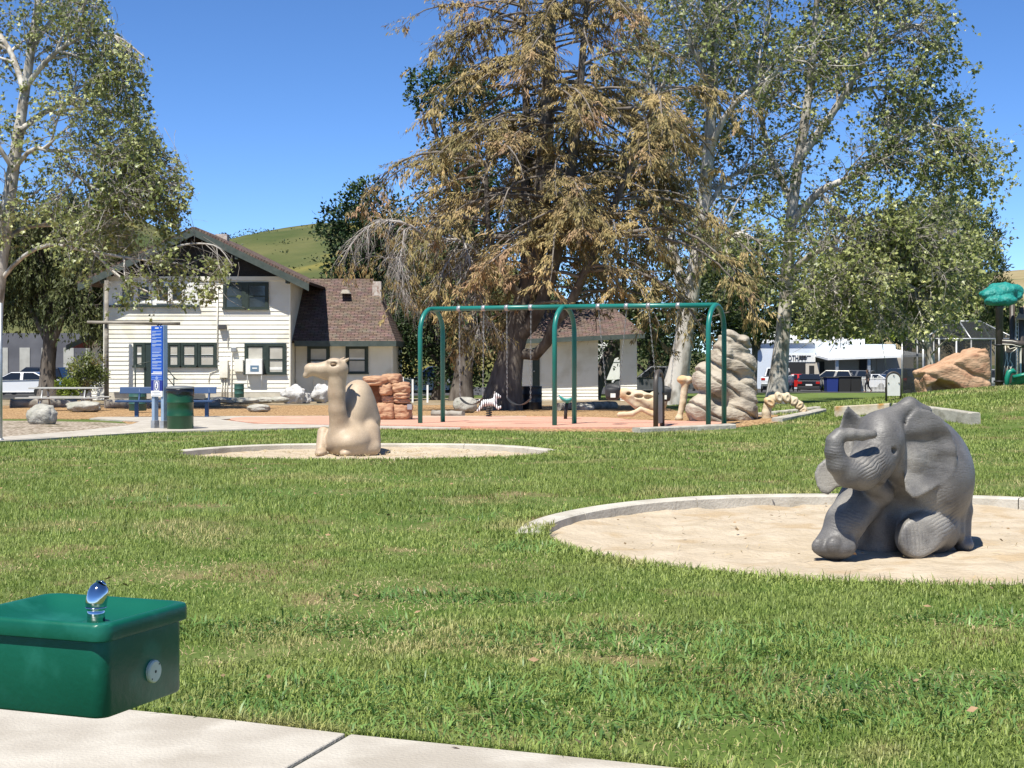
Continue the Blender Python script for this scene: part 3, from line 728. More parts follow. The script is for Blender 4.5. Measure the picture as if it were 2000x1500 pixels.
def slab_uv(name, quad, th, m, parent):
    """roof plane: quad (eave-left, eave-right, ridge-right, ridge-left) given thickness and a metric UV"""
    q = [Vector(p) for p in quad]; n = (q[1]-q[0]).cross(q[3]-q[0]).normalized()
    V = q+[p-n*th for p in q]; F = [(0,1,2,3),(7,6,5,4),(0,4,5,1),(1,5,6,2),(2,6,7,3),(3,7,4,0)]
    o = mesh_obj(name, V, F, m, parent); uv = o.data.uv_layers.new(name='UVMap')
    ax = (q[1]-q[0]).normalized(); ay = n.cross(ax)
    for l in o.data.loops:
        d = o.data.vertices[l.vertex_index].co-q[0]; uv.data[l.index].uv = (d.dot(ax), d.dot(ay))
    return o
def siding(parent, x0, x1, y, z0, z1, course, cut=None, name='siding_board', depth=.03, side=-1, m=None):
    """lapped boards, each its own mesh, facing -y; cut(zmid) may narrow a course"""
    n = int(round((z1-z0)/course)); c = (z1-z0)/n
    for i in range(n):
        a, b = (x0, x1) if cut is None else cut(z0+(i+.5)*c)
        if b-a < .05: continue
        zb = z0+i*c; zt = zb+c; j = random.uniform(-.003, .003)
        V = [(a, y-depth+j, zb), (b, y-depth+j, zb), (b, y-.004, zt), (a, y-.004, zt), (a, y+.02, zb), (b, y+.02, zb), (b, y+.02, zt), (a, y+.02, zt)]
        mesh_obj(name, V, [(0,1,2,3),(5,4,7,6),(4,5,1,0),(3,2,6,7),(4,0,3,7),(1,5,6,2)], m or M_siding, parent)
def window(parent, x0, x1, z0, z1, y, blinds=(.5,), trim=.12, sash=True, mtrim=None, glass=None, dark=False):
    """frame proud of the wall, recessed sash, pane and blind; x0..x1, z0..z1 = outer frame"""
    mt = mtrim or M_trim
    w = MB(); t = trim
    w.box(x0, x0+t, y-.09, y, z0, z1); w.box(x1-t, x1, y-.09, y, z0, z1); w.box(x0+t, x1-t, y-.09, y, z1-t, z1)
    w.box(x0-.03, x1+.03, y-.13, y, z0-.02, z0+.06)
    fr = w.build('window', mt, parent)
    ix0, ix1, iz0, iz1 = x0+t, x1-t, z0+.06, z1-t
    g = MB(); g.box(ix0, ix1, y-.046, y-.040, iz0, iz1); g.build('pane', glass or (M_glass if dark else M_blind), fr)
    if not dark:
        b = MB()
        for q in blinds:
            zz = iz0+(iz1-iz0)*q; b.box(ix0+.05, ix1-.05, y-.052, y-.047, zz, zz+.12)
        b.build('blind', M_white, fr)
    s = MB(); k = .045
    s.box(ix0, ix0+k, y-.070, y-.040, iz0, iz1); s.box(ix1-k, ix1, y-.070, y-.040, iz0, iz1)
    s.box(ix0+k, ix1-k, y-.070, y-.040, iz1-k, iz1); s.box(ix0+k, ix1-k, y-.070, y-.040, iz0, iz0+k)
    if sash: zm = (iz0+iz1)/2; s.box(ix0+k, ix1-k, y-.075, y-.040, zm-.03, zm+.03)
    s.build('sash', mt, fr)
    return fr

# main house: origin at the facade's left foot. 43.5 px per metre at 69 m
D_H = 69.0; hx = lambda px: (px-205)*D_H/FPX; hz = lambda py: (785.7-py)*D_H/FPX
hb = G(205, D_H); hb.z = EYE-(785.7-HZ)*D_H/FPX
house = thing('clapboard_house', hb, 'cream clapboard two-storey house with dark green trim and brown shingled wing', 'house')
W = hx(565)
m = MB(); m.box(.02, W-.02, .03, 9.5, 0, hz(543)); m.build('wall', M_siding, house)
m = MB(); m.box(-.03, W+.03, -.02, .6, -.3, hz(766)); m.build('foundation', M_found, house)
siding(house, 0, W, 0, hz(766), hz(546), .205)
m = MB(); m.box(-.06, .0, -.05, .1, hz(766), hz(546)); m.build('corner_board', M_siding, house)
m = MB(); m.box(W, W+.06, -.05, .1, hz(766), hz(546)); m.build('corner_board', M_siding, house)
m = MB(); m.box(-.1, W+.1, -.09, .02, hz(548), hz(540)); m.build('belt_board', M_siding, house)
# gable triangle of dark shingles, stepped courses
ax_ = W/2; az_ = hz(450); sl = (az_-hz(556))/(hx(606)-ax_)
n = 13; z0 = hz(540); c = (az_-.25-z0)/n
for i in range(n):
    zb = z0+i*c; half = (az_-.22-zb-c)/sl
    V = [(ax_-half, -.025, zb), (ax_+half, -.025, zb), (ax_+half, .0, zb+c+.02), (ax_-half, .0, zb+c+.02)]
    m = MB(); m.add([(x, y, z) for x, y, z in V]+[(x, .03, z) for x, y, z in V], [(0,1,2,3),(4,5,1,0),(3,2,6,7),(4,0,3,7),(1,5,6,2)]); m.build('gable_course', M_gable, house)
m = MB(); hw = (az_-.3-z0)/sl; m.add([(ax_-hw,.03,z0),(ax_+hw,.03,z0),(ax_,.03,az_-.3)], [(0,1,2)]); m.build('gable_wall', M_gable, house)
oh = .80
def rz_(x): return az_-abs(x-ax_)*sl
xe = hx(608)
roof = slab_uv('roof', [(xe, 10.2, rz_(xe)), (xe, -oh, rz_(xe)), (ax_, -oh, az_), (ax_, 10.2, az_)], .12, M_roof, house)
xl = 2*ax_-xe
slab_uv('roof', [(xl, -oh, rz_(xl)), (xl, 10.2, rz_(xl)), (ax_, 10.2, az_), (ax_, -oh, az_)], .12, M_roof, house)
for s_ in (1, -1):                             # barge boards
    x_ = ax_+s_*(xe-ax_); y0, y1 = -oh-.05, -oh-.005
    V = [(ax_, y0, az_+.02), (x_, y0, rz_(x_)+.02), (x_, y0, rz_(x_)-.30), (ax_, y0, az_-.30)]
    V += [(a, y1, b) for a, _, b in V]
    m = MB(); m.add(V, [(0,1,2,3),(7,6,5,4),(0,4,5,1),(1,5,6,2),(2,6,7,3),(3,7,4,0)]); m.build('barge_board', M_fascia, roof)
    m = MB(); xx = ax_+s_*(hx(468)-ax_) ; m.box(xx-.07, xx+.07, -oh-.004, .0, rz_(xx)-.42, rz_(xx)-.14); m.build('bracket', M_fascia, roof)
    xx = ax_+s_*(W/2-.02); m = MB(); m.box(xx-.07, xx+.07, -oh+.2, .0, rz_(xx)-.42, rz_(xx)-.14); m.build('bracket', M_fascia, roof)
m = MB(); m.box(ax_+.05, ax_+.6, 4, 4.6, az_-.4, az_+.15); m.build('chimney', M_brick, house)
# windows of the main front
for a, b in ((326,353),(353,386),(386,423)):
    window(house, hx(a), hx(b)+.02, hz(717), hz(669), 0, (.42,))
window(house, hx(261), hx(284), hz(717), hz(669), 0, (.5,))
window(house, hx(478), hx(520), hz(731), hz(671), 0, (.3,)); window(house, hx(520), hx(559), hz(731), hz(671), 0, (.12,))
window(house, hx(436), hx(480), hz(604), hz(551), 0, (), dark=True); window(house, hx(480), hx(525), hz(604), hz(551), 0, (), dark=True)
# enclosed porch windows upstairs, left
m = MB(); m.box(hx(213), hx(388), -.05, -.012, hz(598), hz(549)); m.build('porch_panel', M_white, house)
m = MB(); m.box(hx(211), hx(390), -.16, -.04, hz(600), hz(596)); m.build('porch_sill', M_trim, house)
for a, b in ((236,296),(307,360)):
    window(house, hx(a), hx((a+b)/2), hz(592), hz(556), -.05, (), trim=.05, sash=False, mtrim=M_white, dark=True)
    window(house, hx((a+b)/2), hx(b), hz(592), hz(556), -.05, (), trim=.05, sash=False, mtrim=M_white, dark=True)
# door with steps and rail
m = MB(); m.box(hx(282), hx(284.5), -.08, 0, hz(757), hz(669)); m.box(hx(323), hx(326), -.08, 0, hz(757), hz(669)); m.box(hx(284.5), hx(323), -.08, 0, hz(671.5), hz(669))
dr = m.build('door', M_trim, house)
m = MB(); m.box(hx(284.5), hx(323), -.06, -.04, hz(757), hz(671.5)); m.build('door_leaf', mat('door_paint', (.03,.045,.04), rough=.4), dr)
ball('handle', (hx(319), -.09, hz(718)), .035, M_metal, dr)
m = MB()
for i in range(4): m.box(hx(272), hx(330)+i*.25, -1.1, -.05, hz(757)-.02-.18*(i+1), hz(757)-.02-.18*i)
m.build('steps', M_conc, house)
rl = MB(); xr = hx(330)
rl.tube([(xr-.4, -1.1, hz(705)), (xr, -1.1, hz(712)), (hx(352), -1.1, hz(738)), (hx(357), -1.1, hz(741))], .022, 6)
rl.tube([(hx(350), -1.1, hz(736)), (hx(350), -1.1, hz(775))], .03, 6); rl.tube([(hx(276), -1.1, hz(712)), (hx(276), -1.1, hz(770))], .03, 6)
rl.tube([(hx(276), -1.1, hz(712)), (xr-.4, -1.1, hz(705))], .022, 6); rl.tube([(xr, -1.1, hz(728)), (hx(350), -1.1, hz(752))], .02, 6)
rl.build('handrail', M_trim, house)
# services on the wall
def wallbox(name, x0, x1, z0, z1, dep, m_, parent=house, y=-.03): b = MB(); b.box(hx(x0), hx(x1), y-dep, y, hz(z0), hz(z1)); return b.build(name, m_, parent, bevel=.015)
wallbox('meter_box', 430, 446, 738, 703, .16, M_siding); wallbox('meter_box', 459, 476, 726, 702, .18, M_siding); wallbox('floodlight', 429, 443, 643, 634, .25, mat('dark_fixture', (.06,.06,.06), rough=.5))
wallbox('vent_hood', 453, 463, 687, 678, .22, M_metal)
for a, b, zt, zb in ((433,435,776,738),(438,440,776,738),(443,445,776,736),(452,453.5,778,690),(424.5,425.5,702,560),(445.3,446,678,640)):
    b_ = MB(); b_.tube([(hx((a+b)/2), -.06, hz(zt)), (hx((a+b)/2), -.06, hz(zb))], .03 if b-a > .9 else .02, 6); b_.build('conduit', M_siding, house)
b_ = MB(); b_.tube([(hx(408), -.05, hz(746)), (hx(410), -.06, hz(728)), (hx(424), -.05, hz(724)), (hx(424), -.05, hz(718))], .018, 6); b_.build('pipe', M_siding, house)
def ac_unit(parent, x0, x1, z0, z1, y, dep):
    b = MB(); b.box(x0, x1, y-dep, y, z0, z1); a = b.build('air_conditioner', M_white, parent, bevel=.02)
    w = x1-x0; h = z1-z0
    b = MB(); b.box(x0+.28*w, x0+.80*w, y-dep-.008, y-dep+.01, z0+.18*h, z0+.58*h); b.build('grille', mat('grille_blue', (.12,.20,.28), rough=.5), a)
    b = MB(); b.box(x0+.40*w, x0+.70*w, y-dep-.014, y-dep-.007, z0+.36*h, z0+.44*h); b.build('badge', M_white, a)
    for xx in (x0+.08*w, x1-.06*w): b = MB(); b.tube([(xx, y-dep+.05, z0), (xx-.02, y+.0, z0-.62)], .018, 6); b.build('bracket', M_white, a)
ac_unit(house, hx(482.5), hx(514.5), hz(731), hz(701), 0, .36)
# wing ---------------------------------------------------------------
wy = 1.9; wxr = hx(728)*(D_H+wy)/D_H+.35; ze = hz(668)+.05; zr = hz(549)+.38
eL, eR = W-.02, hx(770)*1.0
m = MB(); m.box(W, wxr, wy+.03, wy+7, 0, ze+.1); m.build('wall', M_siding, house)
siding(house, W+.02, wxr, wy, hz(778), ze-.02, .16)
m = MB(); m.box(W, wxr+.03, wy-.02, wy+.5, -.3, hz(778)); m.build('foundation', M_found, house)
m = MB(); m.box(wxr, wxr+.07, wy-.05, wy+.1, hz(778), ze); m.build('corner_board', M_siding, house)
rw = slab_uv('roof', [(W-.6, wy-.95, ze), (eR, wy-.95, ze), (eR-1.45, wy+3.6, zr), (W-2.6, wy+3.6, zr)], .10, M_roof, house)
slab_uv('roof', [(eR, wy-.949, ze), (eR, wy+8.1, ze), (eR-1.45, wy+3.62, zr), (eR-1.45, wy+3.6, zr)], .10, M_roof, house)
m = MB(); m.box(W+.1, eR+.02, wy-1.0, wy-.955, ze-.24, ze+.01); m.build('fascia', M_fascia, rw)
m = MB(); m.box(eR-.02, eR+.03, wy-.954, wy+8, ze-.24, ze-.0); m.build('fascia', M_fascia, rw)
m = MB(); m.box(W+.1, eR-.02, wy-.95, wy-.02, ze-.16, ze-.12); m.build('soffit', M_siding, rw)
ws_ = (D_H+wy)/D_H
window(house, hx(579)*ws_-.0, hx(623)*ws_, hz(731), hz(674), wy, (.25,)); window(house, hx(654)*ws_, hx(698)*ws_, hz(731), hz(674), wy, (.5,))
ac_unit(house, hx(589)*ws_, hx(615)*ws_, hz(731), hz(708), wy, .35)
m = MB(); cx0 = hx(697)*ws_; m.box(cx0, cx0+.42, wy+2.3, wy+2.75, hz(585), hz(541)); ch = m.build('chimney', M_brick, house)
m = MB(); m.box(cx0-.05, cx0+.47, wy+2.25, wy+2.8, hz(583), hz(579)); m.build('flashing', M_conc_old, ch)
m = MB(); vx = hx(657); m.prism([(vx-.22, hz(567)), (vx+.22, hz(567)), (vx+.12, hz(559)), (vx-.12, hz(559))], 'y', wy+1.7, wy+2.4); m.build('roof_vent', M_found, house)

# small outbuilding left of the house
ob = thing('red_tiled_shed', G(163, 76), 'small cream shed with red roof edge behind the shrub, left of the house', 'shed')
m = MB(); m.box(.3, 2.2, 0, 4, -.5, 3.1); m.build('wall', M_siding, ob)
siding(ob, .3, 2.2, 0, 0, 3.1, .16)
M_redroof = mat('red_tiles', (.22,.035,.03), (.32,.06,.05), scale=8, rough=.8, bump=.5, bscale=10)
m = MB(); m.add([(-.6,-.8,2.75),(2.2,-.8,4.05),(2.2,4.4,4.05),(-.6,4.4,2.75),(-.6,-.8,2.6),(2.2,-.8,3.9),(2.2,4.4,3.9),(-.6,4.4,2.6)], [(0,1,2,3),(7,6,5,4),(0,4,5,1),(1,5,6,2),(2,6,7,3),(3,7,4,0)]); m.build('roof', M_redroof, ob)
m = MB(); m.add([(-.62,-.85,2.72),(2.2,-.85,4.03),(2.2,-.85,3.78),(-.62,-.85,2.48),(-.62,-.81,2.72),(2.2,-.81,4.03),(2.2,-.81,3.78),(-.62,-.81,2.48)], [(0,1,2,3),(7,6,5,4),(0,4,5,1),(1,5,6,2),(2,6,7,3),(3,7,4,0)]); m.build('barge_board', M_fascia, ob)

# garage-like outbuilding behind the cedar
D_O = 74.0; ox = lambda px: (px-1020)*D_O/FPX; oz = lambda py: (792-py)*D_O/FPX
b0 = G(1020, D_O); b0.z = EYE-(792-HZ)*D_O/FPX
ga = thing('clapboard_outbuilding', b0, 'cream clapboard outbuilding with dark door seen through the swing set', 'shed')
m = MB(); m.box(0.02, ox(1168), .03, 5, 0, oz(655)); m.build('wall', M_siding, ga)
siding(ga, 0, ox(1168), 0, oz(780), oz(652), .155)
m = MB(); m.box(ox(1212), ox(1244), .0, .5, 0, oz(655)); m.build('wall', M_siding, ga); siding(ga, ox(1212), ox(1244), 0, oz(786), oz(652), .155)
m = MB(); m.box(-.02, ox(1168)+.02, -.03, .4, -.3, oz(780)); m.build('foundation', M_found, ga)
m = MB(); m.box(ox(1168), ox(1212), 0, 5, oz(655)-.0, oz(648)); m.build('lintel', M_siding, ga)
m = MB(); m.box(ox(1040), ox(1054), -.08, -.03, oz(765), oz(680)); d_ = m.build('door', M_trim, ga); ball('handle', (ox(1043), -.12, oz(725)), .04, M_metal, d_)
gr_ = slab_uv('roof', [(-1.2, -1.0, oz(665)), (ox(1256), -1.0, oz(652)+.0), (ox(1200), 3.2, oz(590)), (1.0, 3.2, oz(590))], .12, M_roof, ga)
m = MB(); m.add([(-1.2,-1.05,oz(665)),(ox(1256),-1.05,oz(652)),(ox(1256),-1.05,oz(652)-.22),(-1.2,-1.05,oz(665)-.22),(-1.2,-1.005,oz(665)),(ox(1256),-1.005,oz(652)),(ox(1256),-1.005,oz(652)-.22),(-1.2,-1.005,oz(665)-.22)], [(0,1,2,3),(7,6,5,4),(0,4,5,1),(1,5,6,2),(2,6,7,3),(3,7,4,0)]); m.build('fascia', M_fascia, gr_)

# white commercial building at the right, far across the car park
D_C = 150.0; kx = lambda px: (px-1360)*D_C/FPX; kz = lambda py: (760-py)*D_C/FPX
b0 = P(1360, 760, D_C)
M_stucco = mat('pale_stucco', (.56,.61,.66), (.62,.67,.72), scale=.6, rough=.9, bump=.2, bscale=20)
M_beige = mat('beige_stucco', (.50,.45,.37), (.57,.52,.44), scale=.6, rough=.9)
M_dark = mat('dark_opening', (.02,.02,.02), rough=.6)
cb = thing('commercial_building', b0, 'low white commercial building with flat roof, sign band and carport', 'building')
m = MB(); m.box(kx(1452), kx(1592), .0, 14, -.8, kz(670)); m.build('wall', M_stucco, cb)
m = MB(); m.box(kx(1592), kx(1800), 3, 16, -.8, kz(693)); m.build('wall', M_beige, cb)
m = MB(); m.box(kx(1592), kx(1762), 2.5, 16, kz(690), kz(672)); m.build('parapet', M_stucco, cb)
m = MB(); m.box(kx(1452)-.3, kx(1592)+.2, -.25, 14, kz(670), kz(663)); m.build('roof_edge', M_white, cb)
m = MB(); m.box(kx(1527), kx(1592), -.12, -.01, kz(707), kz(692)); sb = m.build('sign_band', M_white, cb)
m = MB(); m.box(kx(1530), kx(1573), -.08, .02, kz(745), kz(708)); m.build('shopfront', M_dark, cb)
m = MB(); m.box(kx(1573), kx(1600), -.05, .02, kz(745), kz(708)); wlp = m.build('door_surround', M_beige, cb)
m = MB(); m.box(kx(1580), kx(1590), -.08, -.04, kz(745), kz(714)); m.build('door', M_dark, cb)
m = MB(); m.box(kx(1692), kx(1715), 2.9, 3.05, kz(745), kz(700)); m.build('opening', M_dark, cb)
m = MB(); m.box(kx(1597), kx(1622), 2.9, 3.05, kz(745), kz(706)); m.build('opening', M_dark, cb)
m = MB(); m.box(kx(1726), kx(1740), 2.95, 3.05, kz(730), kz(700)); m.box(kx(1741), kx(1775), 2.95, 3.06, kz(730), kz(700)); m.build('panel', mat('beige_panel', (.42,.37,.30), rough=.8), cb)
for a, b, zt, zb in ((1555,1575,663,652),(1625,1636,672,660),(1680,1700,672,662),(1700,1712,672,661),(1528,1534,663,650),(1455,1478,663,660)):
    m = MB(); m.box(kx(a), kx(b), 5, 7, kz(zt), kz(zb)); m.build('rooftop_unit', M_white, cb)
m = MB()
for i in range(3): m.tube([(kx(1615)+i*.9, 6, kz(674)), (kx(1655)+i*.9, 6, kz(660))], .22, 6)
m.build('duct', M_white, cb)
ball('wall_lamp', (kx(1478), -.3, kz(678)), .35, M_dark, cb)
def text_mesh(name, body, size, m_, parent, loc, rx=R(90), ext=.01, sx=1.0, align='LEFT'):
    c = bpy.data.curves.new(name, 'FONT'); c.body = body; c.size = size; c.extrude = ext; c.align_x = align; c.resolution_u = 2
    o = bpy.data.objects.new(name, c); COL.objects.link(o)
    dg = bpy.context.evaluated_depsgraph_get(); me = bpy.data.meshes.new_from_object(o.evaluated_get(dg)); bpy.data.objects.remove(o)
    me.materials.clear(); me.materials.append(m_)
    q = bpy.data.objects.new(name, me); COL.objects.link(q); q.parent = parent; q.location = loc; q.rotation_euler = (rx, 0, 0); q.scale = (sx, 1, 1)
    return q
text_mesh('lettering', 'GOTHAM', .78, M_dark, sb, (kx(1531), -.14, kz(704.5)), sx=.62, ext=.03)
m = MB(); m.box(kx(1557.2), kx(1557.8), -.16, -.12, kz(705), kz(693.5)); m.build('lettering_bar', M_dark, sb)
m = MB()
for i, (a, b, zt) in enumerate(((1560,1567,694.5),(1568,1574,694.5),(1575,1583,694.5),(1560,1569,697.5),(1570,1576,697.5),(1560,1566,700.5),(1567,1575,700.5))):
    m.box(kx(a), kx(b), -.15, -.12, kz(zt+1.8), kz(zt))
m.build('small_print', M_dark, sb)
# carport roof on posts
m = MB(); m.add([(kx(1592),-6,kz(699)),(kx(1778),-6,kz(692)),(kx(1762),2.8,kz(682)),(kx(1592),2.8,kz(690)),(kx(1592),-6,kz(703)),(kx(1778),-6,kz(696)),(kx(1762),2.8,kz(686)),(kx(1592),2.8,kz(694))], [(0,1,2,3),(7,6,5,4),(0,4,5,1),(1,5,6,2),(2,6,7,3),(3,7,4,0)])
cp_ = m.build('carport_roof', M_white, cb)
for px in (1611, 1671, 1774): m = MB(); m.box(kx(px)-.14, kx(px)+.14, -5.7, -5.4, -.9, kz(699)); m.build('carport_post', M_metal, cp_)

# white service building far left behind the parked car, and box truck body glimpsed between the outbuilding piers
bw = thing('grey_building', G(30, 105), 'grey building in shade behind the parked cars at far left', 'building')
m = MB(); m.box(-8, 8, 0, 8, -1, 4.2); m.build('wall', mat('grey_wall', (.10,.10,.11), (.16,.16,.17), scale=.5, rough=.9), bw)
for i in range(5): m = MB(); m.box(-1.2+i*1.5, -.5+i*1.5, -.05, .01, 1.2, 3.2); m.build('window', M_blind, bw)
# ------------------------------------------------------------ trees
def resample(pts, K):
    p = np.array([tuple(q) for q in pts], float)
    if len(p) == 2: p = np.array([p[0], p[0]*.5+p[1]*.5, p[1]])
    q = np.vstack([2*p[0]-p[1], p, 2*p[-1]-p[-2]]); out = []
    for i in range(1, len(q)-2):
        for t in np.linspace(0, 1, 8, endpoint=False):
            a, b, c, d = q[i-1], q[i], q[i+1], q[i+2]
            out.append(.5*((2*b)+(c-a)*t+(2*a-5*b+4*c-d)*t*t+(-a+3*b-3*c+d)*t**3))
    out.append(p[-1]); out = np.array(out)
    s = np.r_[0, np.cumsum(np.linalg.norm(np.diff(out, axis=0), axis=1))]; tt = np.linspace(0, s[-1], K)
    return np.stack([np.interp(tt, s, out[:, k]) for k in range(3)], 1)
def tubes(Pp, Rr, n):
    """(B,K,3) centre lines and (B,K) radii -> vertices, quads"""
    B, K, _ = Pp.shape; D = np.gradient(Pp, axis=1); D /= np.linalg.norm(D, axis=2)[..., None]+1e-9
    ref = np.where(np.abs(D[:, :1, 2:3]) > .9, np.array([1., 0, 0]), np.array([0., 0, 1])); ref = np.repeat(ref, K, 1)
    A = np.cross(D, ref); A /= np.linalg.norm(A, axis=2)[..., None]+1e-9; Bn = np.cross(A, D)
    t = 2*np.pi*np.arange(n)/n
    V = Pp[:, :, None]+Rr[:, :, None, None]*(A[:, :, None]*np.cos(t)[None, None, :, None]+Bn[:, :, None]*np.sin(t)[None, None, :, None])
    I = np.arange(B*K*n).reshape(B, K, n); a = I[:, :-1]; b = I[:, 1:]
    F = np.stack([a, np.roll(a, -1, 2), np.roll(b, -1, 2), b], -1).reshape(-1, 4)
    return V.reshape(-1, 3), F
def tube_obj(name, groups, m, parent):
    Vs, Fs, o = [], [], 0
    for Pp, Rr, n in groups:
        V, F = tubes(Pp, Rr, n); Vs.append(V); Fs.append(F+o); o += len(V)
    return mesh_obj(name, np.concatenate(Vs), np.concatenate(Fs), m, parent, smooth=True)
def rnd_unit(n):
    v = rng.normal(size=(n, 3)); return v/np.linalg.norm(v, axis=1)[:, None]
def pick(Pp, n, t0, t1, w=None):
    """n random stations on a set of polylines: position, direction, parent index, t"""
    B, K, _ = Pp.shape; L = np.linalg.norm(np.diff(Pp, axis=1), axis=2).sum(1); L = L if w is None else L*w
    b = rng.choice(B, n, p=L/L.sum()); t = rng.uniform(t0, t1, n); f = t*(K-1); i = np.minimum(f.astype(int), K-2); u = (f-i)[:, None]
    p = Pp[b, i]*(1-u)+Pp[b, i+1]*u; d = Pp[b, i+1]-Pp[b, i]; d /= np.linalg.norm(d, axis=1)[:, None]+1e-9
    return p, d, b, t
def shoots(Pp, Rr, n, t0, t1, ln, ang, grav, wig, K, rs, flat=0.0, w=None, up=0.0):
    """child branches: leave the parent at angle ang, then bend by grav (negative droops)"""
    p, d, b, t = pick(Pp, n, t0, t1, w)
    side = np.cross(d, rnd_unit(n)); side[:, 2] *= (1-flat); side[:, 2] += up; side /= np.linalg.norm(side, axis=1)[:, None]+1e-9
    a = ang+rng.normal(0, .2, n); dr = d*np.cos(a)[:, None]+side*np.sin(a)[:, None]
    L = ln(t, n) if callable(ln) else rng.uniform(ln[0], ln[1], n)
    out = [p]; cur = p; st = (L/(K-1))[:, None]
    for k in range(K-1):
        dr = dr+np.array([0, 0, grav])/(K-1)+rng.normal(0, wig, (n, 3)); dr /= np.linalg.norm(dr, axis=1)[:, None]+1e-9
        cur = cur+dr*st; out.append(cur)
    C = np.stack(out, 1); r0 = np.interp(t, [0, 1], [1, .5])*rs
    i = np.minimum((t*(Rr.shape[1]-1)).astype(int), Rr.shape[1]-1)
    r0 = np.minimum(r0, Rr[b, i]*.75)
    return C, r0[:, None]*np.linspace(1, .25, K)[None]
def leaf_stations(Pp, n, t0, t1, spread):
    p, d, b, t = pick(Pp, n, t0, t1); return p+rng.normal(0, spread, (n, 3)), d
LEAF_SYC = ([(0,0,0),(.35,.5,.05),(.55,.18,0),(1,0,-.1),(.55,-.18,0),(.35,-.5,.05)], [(0,1,2),(0,2,3),(0,3,4),(0,4,5)])
LEAF_OVAL = ([(0,0,0),(.5,.3,.06),(1,0,-.03),(.5,-.3,.06)], [(0,1,2),(0,2,3)])
SPRAY = ([(0,0,0),(.45,.12,.02),(1,.02,-.05),(.55,-.11,.02),(.4,0,.12),(.6,.02,-.11)], [(0,1,2),(0,2,3),(0,4,2),(0,2,5)])
SPRAY2 = ([(0,0,0),(.4,.12,-.02),(1,.02,-.16),(.5,-.11,-.02)], [(0,1,2),(0,2,3)])
def put_leaves(name, pos, dirs, upb, size, tpl, m, parent, wid=None, jitter=.8):
    n = len(pos); dd = dirs+rng.normal(0, jitter, (n, 3)); ups = rnd_unit(n)+np.array(upb)
    return scatter_mesh(name, pos, dd, ups, size, tpl[0], tpl[1], m, parent, wid)

M_syc = mat('sycamore_bark', (.52,.485,.43), (.23,.205,.17), scale=3.2, rough=.85, bump=.3, bscale=8, c3=(.46,.44,.40), spec=.2, lo=.45, hi=.62, stretch=(1,1,.45))
M_sycs = mat('sycamore_twig', (.26,.235,.205), (.40,.37,.33), scale=3, rough=.9, spec=.1)
M_leaf1 = mat('sycamore_leaf', (.150,.185,.048), (.285,.315,.110), scale=.5, rough=.42, island=.5, coord='World', spec=.5, trans=.25, c3=(.38,.40,.16))
M_bark = mat('dark_bark', (.075,.062,.052), (.16,.14,.12), scale=5, rough=.95, bump=.9, bscale=10, spec=.1, stretch=(1,1,.25))
M_cedar = mat('cedar_needles', (.195,.168,.072), (.405,.305,.135), scale=.55, rough=.7, island=.4, coord='World', spec=.15, trans=.15, c3=(.34,.225,.13), s3=.9)
M_cedtw = mat('dead_twig', (.30,.27,.24), (.44,.41,.38), scale=3, rough=.9, spec=.1)
M_cedbr = mat('cedar_branch', (.13,.11,.09), (.24,.21,.18), scale=3, rough=.9, spec=.1)
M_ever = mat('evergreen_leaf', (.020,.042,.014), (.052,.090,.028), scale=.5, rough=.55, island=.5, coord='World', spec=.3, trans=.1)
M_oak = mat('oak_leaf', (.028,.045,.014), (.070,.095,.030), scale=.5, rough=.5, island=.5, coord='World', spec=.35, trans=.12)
M_pine = mat('pine_needle', (.050,.078,.026), (.100,.125,.045), scale=.6, rough=.6, island=.4, coord='World', spec=.25, trans=.1)
M_pepper = mat('pepper_leaf', (.045,.062,.018), (.105,.120,.040), scale=.5, rough=.55, island=.5, coord='World', spec=.3, trans=.18)
M_shrub = mat('shrub_leaf', (.10,.13,.03), (.17,.20,.05), scale=1.2, rough=.5, island=.45, coord='World', spec=.3, trans=.2, c3=(.24,.16,.05))
M_hedge = mat('lime_leaf', (.16,.22,.03), (.24,.30,.05), scale=1.2, rough=.5, island=.4, coord='World', spec=.3, trans=.25)

